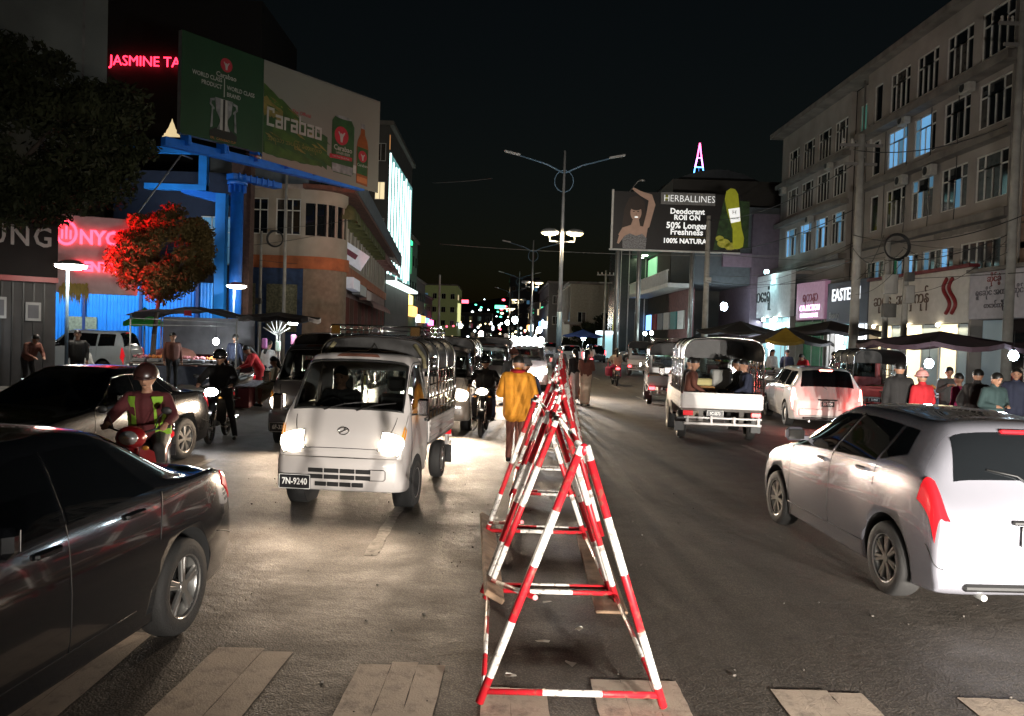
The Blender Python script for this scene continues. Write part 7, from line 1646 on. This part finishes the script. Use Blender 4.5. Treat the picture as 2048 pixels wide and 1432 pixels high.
def stall(label, x, y, w, d, rz, goods, hh=.75, seed=0):
    t = empty('market_stall', (x, y, .13), rz, label, 'stall', 'market stalls')
    b = MB(); b.box((0, 0, hh), (w, d, .05), bev=.01); b.build('table_top', M_TABLE, t)
    for sx in (-1, 1):
        for sy in (-1, 1): b = MB(); b.box((sx*(w/2-.06), sy*(d/2-.06), hh/2), (.05, .05, hh)); b.build('leg', M_TABLE, t)
    b = MB(); b.box((0, -d/2+.01, hh*.55), (w*.98, .015, hh*.75)); b.build('front_cloth', mat('stall_cloth_%d' % (seed % 3), ((.12, .04, .05), (.06, .07, .10), (.16, .14, .12))[seed % 3], .9, var=.3), t)
    r = random.Random(seed); M4 = Matrix.Translation((x, y, .13)) @ Matrix.Rotation(rz, 4, 'Z')
    nx = max(2, int(w/.42))
    for k in range(nx):
        u = -w/2+w*(k+.5)/nx; g = goods[k % len(goods)]; b = MB(); b.box((0, 0, .06), (.36, d*.7, .10), bev=.015)
        o = b.build('goods_tray', mat('tray_grey', (.2, .2, .21), .6), None, M4 @ Vector((u, 0, hh+.03)), rz); tag(o, '%s tray from the left end of the %s' % (('first', 'second', 'third', 'fourth', 'fifth', 'sixth', 'seventh', 'eighth')[k], ' '.join(label.split()[:7])), 'tray', 'goods trays on the stalls')
        b = MB()
        for q in range(14): b.ell((r.uniform(-.15, .15), r.uniform(-.3, .3)*d, .13+r.uniform(0, .05)), r.uniform(.035, .055), 7, 5)
        b.build('goods', g, o)['kind'] = 'stuff'
G1, G2, G3, G4 = mat('goods_orange', (.5, .16, .03), .6), mat('goods_green', (.08, .22, .04), .6), mat('goods_pink', (.5, .18, .2), .6), mat('goods_white', (.5, .5, .46), .6)
# left market: tarpaulin shelter
px_ = at(395, 640, Y=25.5)
sh_ = empty('tarpaulin_shelter', (px_.x, 25.5, .13), 0, 'dark sagging tarpaulin shelter over the left market stall', 'shelter')
b = MB(); b.smooth = True; P = []
for i in range(9):
    u = -1+i/4; P.append([(u*1.85, v_*1.3, 2.45-.28*abs(u)**1.3-.06*math.cos(v_*5)+.05*math.sin(u*7)) for v_ in [-1+j/4 for j in range(9)]])
b.grid(P); b.build('tarpaulin', M_SHADE, sh_)
for sx in (-1, 1):
    for sy in (-1, 1): b = MB(); b.cyl((sx*1.6, sy*1.1, 0), (sx*1.6, sy*1.1, 2.25), .025, n=8); b.build('pole', M_GALV, sh_)
b = MB(); b.tube([(-1.6, -1.1, 1.9), (1.6, -1.1, 1.95)], .012, 5); b.tube([(-1.6, -1.1, 2.1), (1.6, -1.1, 2.05)], .012, 5); b.build('rail', M_GALV, sh_)
b = MB(); b.box((.2, -1.31, 2.3), (.20, .01, .16), rz=.3); b.build('red_flap', mat('red_flap', (.3, .01, .03), .7), sh_)
b = MB(); b.b2(-1.5, 1.5, 1.0, 1.03, 1.0, 2.2); b.build('back_sheet', mat('grey_sheet', (.22, .21, .22), .8, var=.3, vs=2), sh_)
stall('stall of pink and orange goods under the dark tarpaulin', px_.x-.3, 24.8, 2.6, .9, .05, [G3, G1, G2, G3], seed=1)
bulb('bright white lamp hanging under the dark tarpaulin', *at(432, 683, Y=24.6), 40, r=.09)
parasol('flat dark parasol over the red clad women, white tube lamp beneath', at(560, 645, Y=23.2).x, 23.2, 2.28, 1.15, h=.12)
q = at(586, 647, Y=22.4); tl_ = empty('tube_lamp', q, .5, 'short white tube lamp under the flat dark parasol', 'lamp'); b = MB(); b.cyl((-.12, 0, 0), (.12, 0, 0), .03, n=10); b.build('tube', glow('tube_white', (.85, .98, 1), 60), tl_); b = MB(); b.box((0, 0, .05), (.3, .05, .03)); b.build('fitting', M_GALV, tl_); light('tube_light', 'POINT', (0, 0, -.1), 45, (.85, .97, 1), .08, tl_)
st_ = empty('sunshade_stand', (at(553, 700, Y=22.8).x, 22.8, .0), 0, 'white branching stand holding paper bags under the tube lamp', 'display stand')
b = MB(); b.cyl((0, 0, 0), (0, 0, 1.9), .025, n=8); b.build('post', M_FRAME, st_)
for k in range(7): a = -1.0+k*.33; b = MB(); b.cyl((0, 0, 1.85), (math.sin(a)*.45, -.05, 1.85+math.cos(a)*.42), .014, n=6); b.build('branch', M_FRAME, st_)
for k, (dx, z, c) in enumerate(((.06, 1.55, (.5, .6, .5)), (-.32, 1.62, (.35, .12, .30)), (.5, 1.75, (.35, .12, .22)))): b = MB(); b.box((dx, -.08, z), (.15, .1, .30), bev=.03); b.build('bag', mat('paper_bag_%d' % k, c, .7), st_)
stall('low tray table of white goods beside the seated vendor', at(578, 740, Y=21.8).x, 21.8, 1.3, .7, .1, [G4, G4, G2], .6, 4)
b = MB(); b.box((0, 0, 0), (1.3, .9, .02), M=Matrix.Rotation(.12, 3, 'X'), bev=.004); o = b.build('ground_sheet', mat('striped_sheet', (.35, .32, .36), .8, var=.6, vs=9), None, (at(470, 790, Y=20.6).x, 20.6, .62)); tag(o, 'pale striped cloth spread on a low box beside the scooter', 'cloth')
b = MB(); b.box((0, 0, 0), (.9, .6, .5), bev=.02); o = b.build('low_box', mat('red_crate', (.22, .04, .05), .7), None, (at(470, 790, Y=20.6).x, 20.6, .27)); tag(o, 'dark red box under the striped cloth', 'box')
parasol('tilted salmon and red parasol leaning under the tarpaulin', at(350, 700, Y=26.0).x, 26.0, .95, .85, mat('salmon_cloth', (.42, .19, .14), .8, var=.2), mat('brick_red_cloth', (.30, .06, .04), .8), tilt=R(38), h=.4)
parasol('green and blue folded parasol behind the pavement tree', at(288, 700, Y=29).x, 29, 2.0, .7, mat('green_parasol', (.03, .3, .04), .7))
# right market
parasol('dark parasol with one yellow wedge behind the estate car', at(1570, 690, Y=33).x, 33, 2.1, 1.9, wedge=mat('yellow_wedge', (.30, .20, .015), .7))
parasol('wide dark parasol before the green shutters', at(1660, 670, Y=34).x, 34, 2.6, 2.1, h=.4)
parasol('broad flat dark parasol before the warm shop windows', at(1880, 695, Y=21.5).x, 21.5, 2.12, 2.1, mat('wine_parasol', (.03, .012, .018), .8), h=.3)
parasol('dark parasol over the stalls beside the white signed shop', at(1480, 672, Y=44).x, 44, 2.6, 2.4)
parasol('small blue parasol far down the right pavement', at(1165, 680, Y=75).x, 75, 2.2, 1.9, mat('blue_parasol', (.02, .05, .22), .7))
for i, (px, py, Y, e, lb, c, r) in enumerate([(1858, 727, 19, 55, 'brilliant blue white lamp above the red coat woman', (.75, .92, 1), .10), (2027, 711, 19.5, 55, 'brilliant blue white lamp at the right frame edge', (.7, .88, 1), .11), (1685, 697, 31, 45, 'white lamp left of the thick concrete pole', (.9, .98, 1), .10), (1477, 683, 45, 60, 'white lamp above the passenger pickup roof', (.8, 1, 1), .16), (1429, 682, 47, 50, 'white lamp beside the billboard pole', (.85, 1, 1), .14), (1315, 692, 52, 50, 'white lamp beyond the barred pickup', (.8, 1, .98), .15), (1538, 691, 34, 20, 'pink white lamp under the yellow wedge parasol', (1, .8, .85), .09), (1167, 676, 74, 50, 'white lamp under the far blue parasol', (.8, 1, 1), .2),
        (1030, 640, 120, 90, 'large white lamp over the far street', (.8, 1, 1), .45), (1015, 645, 140, 0, 'second white lamp over the far street', (.9, .97, 1), .4), (1078, 660, 66, 60, 'white lamp over the queue beside the nearest lamp post', (.85, .97, 1), .22), (1290, 667, 60, 30, 'row of white lamps on the far shops, left one', (.8, 1, 1), .13), (1303, 666, 60, 30, 'row of white lamps on the far shops, right one', (.8, 1, 1), .13), (962, 668, 95, 0, 'white lamp far off above the silver pickup', (1, .95, .85), .3), (60, 628, 24, 10, 'small lamp hanging before the phone shop', (.9, .97, 1), .05), (1448, 613, 57, 0, 'bright corner lamp of the white signed shop', (.7, 1, 1), .25)]):
    bulb(lb, *at(px, py, Y=Y), e or 1, c, r, 60)
for i, (px, Y, w, g, lb) in enumerate([(1560, 32, 2.4, [G1, G2, G4], 'stall of fruit under the yellow wedge parasol'), (1660, 32.5, 2.6, [G2, G4, G3], 'stall of greens left of the thick pole'), (1880, 20.5, 2.6, [G4, G3, G1], 'stall behind the red coat woman'), (1980, 19, 2.2, [G1, G4], 'stall under the right edge lamp'), (1470, 43, 3.0, [G4, G1, G2], 'stall under the shop front lamps'), (1310, 52, 3.0, [G4, G2], 'stall beyond the barred pickup')]):
    stall(lb, at(px, 700, Y=Y).x, Y, w, .9, R(-8), g, seed=i+5)
# lit kiosk sign further down on the right
kp = at(1225, 650, Y=80); kk = empty('kiosk', (kp.x, 80, .13), 0, 'lit kiosk with a yellow and blue poster panel on the right pavement', 'kiosk')
b = MB(); b.b2(-1.2, 3.0, 0, 2, 0, 2.4); b.build('counter_block', M_SHOPTEAL, kk); b = MB(); b.b2(-1.4, 3.2, -.6, 2, 2.4, 2.7); b.build('canopy', M_NW, kk)
b = MB(); b.b2(0, 1.6, -.3, -.2, 2.8, 4.4); b.build('yellow_poster', mat('yellow_poster', (.4, .4, .05), .6, emit=(.8, .8, .2), es=.35), kk); b = MB(); b.b2(1.6, 3.2, -.3, -.2, 2.8, 4.4); b.build('blue_poster', mat('blue_poster', (.1, .15, .4), .6, emit=(.2, .3, .9), es=.35), kk)
bpy.data.scenes.remove(TMP)
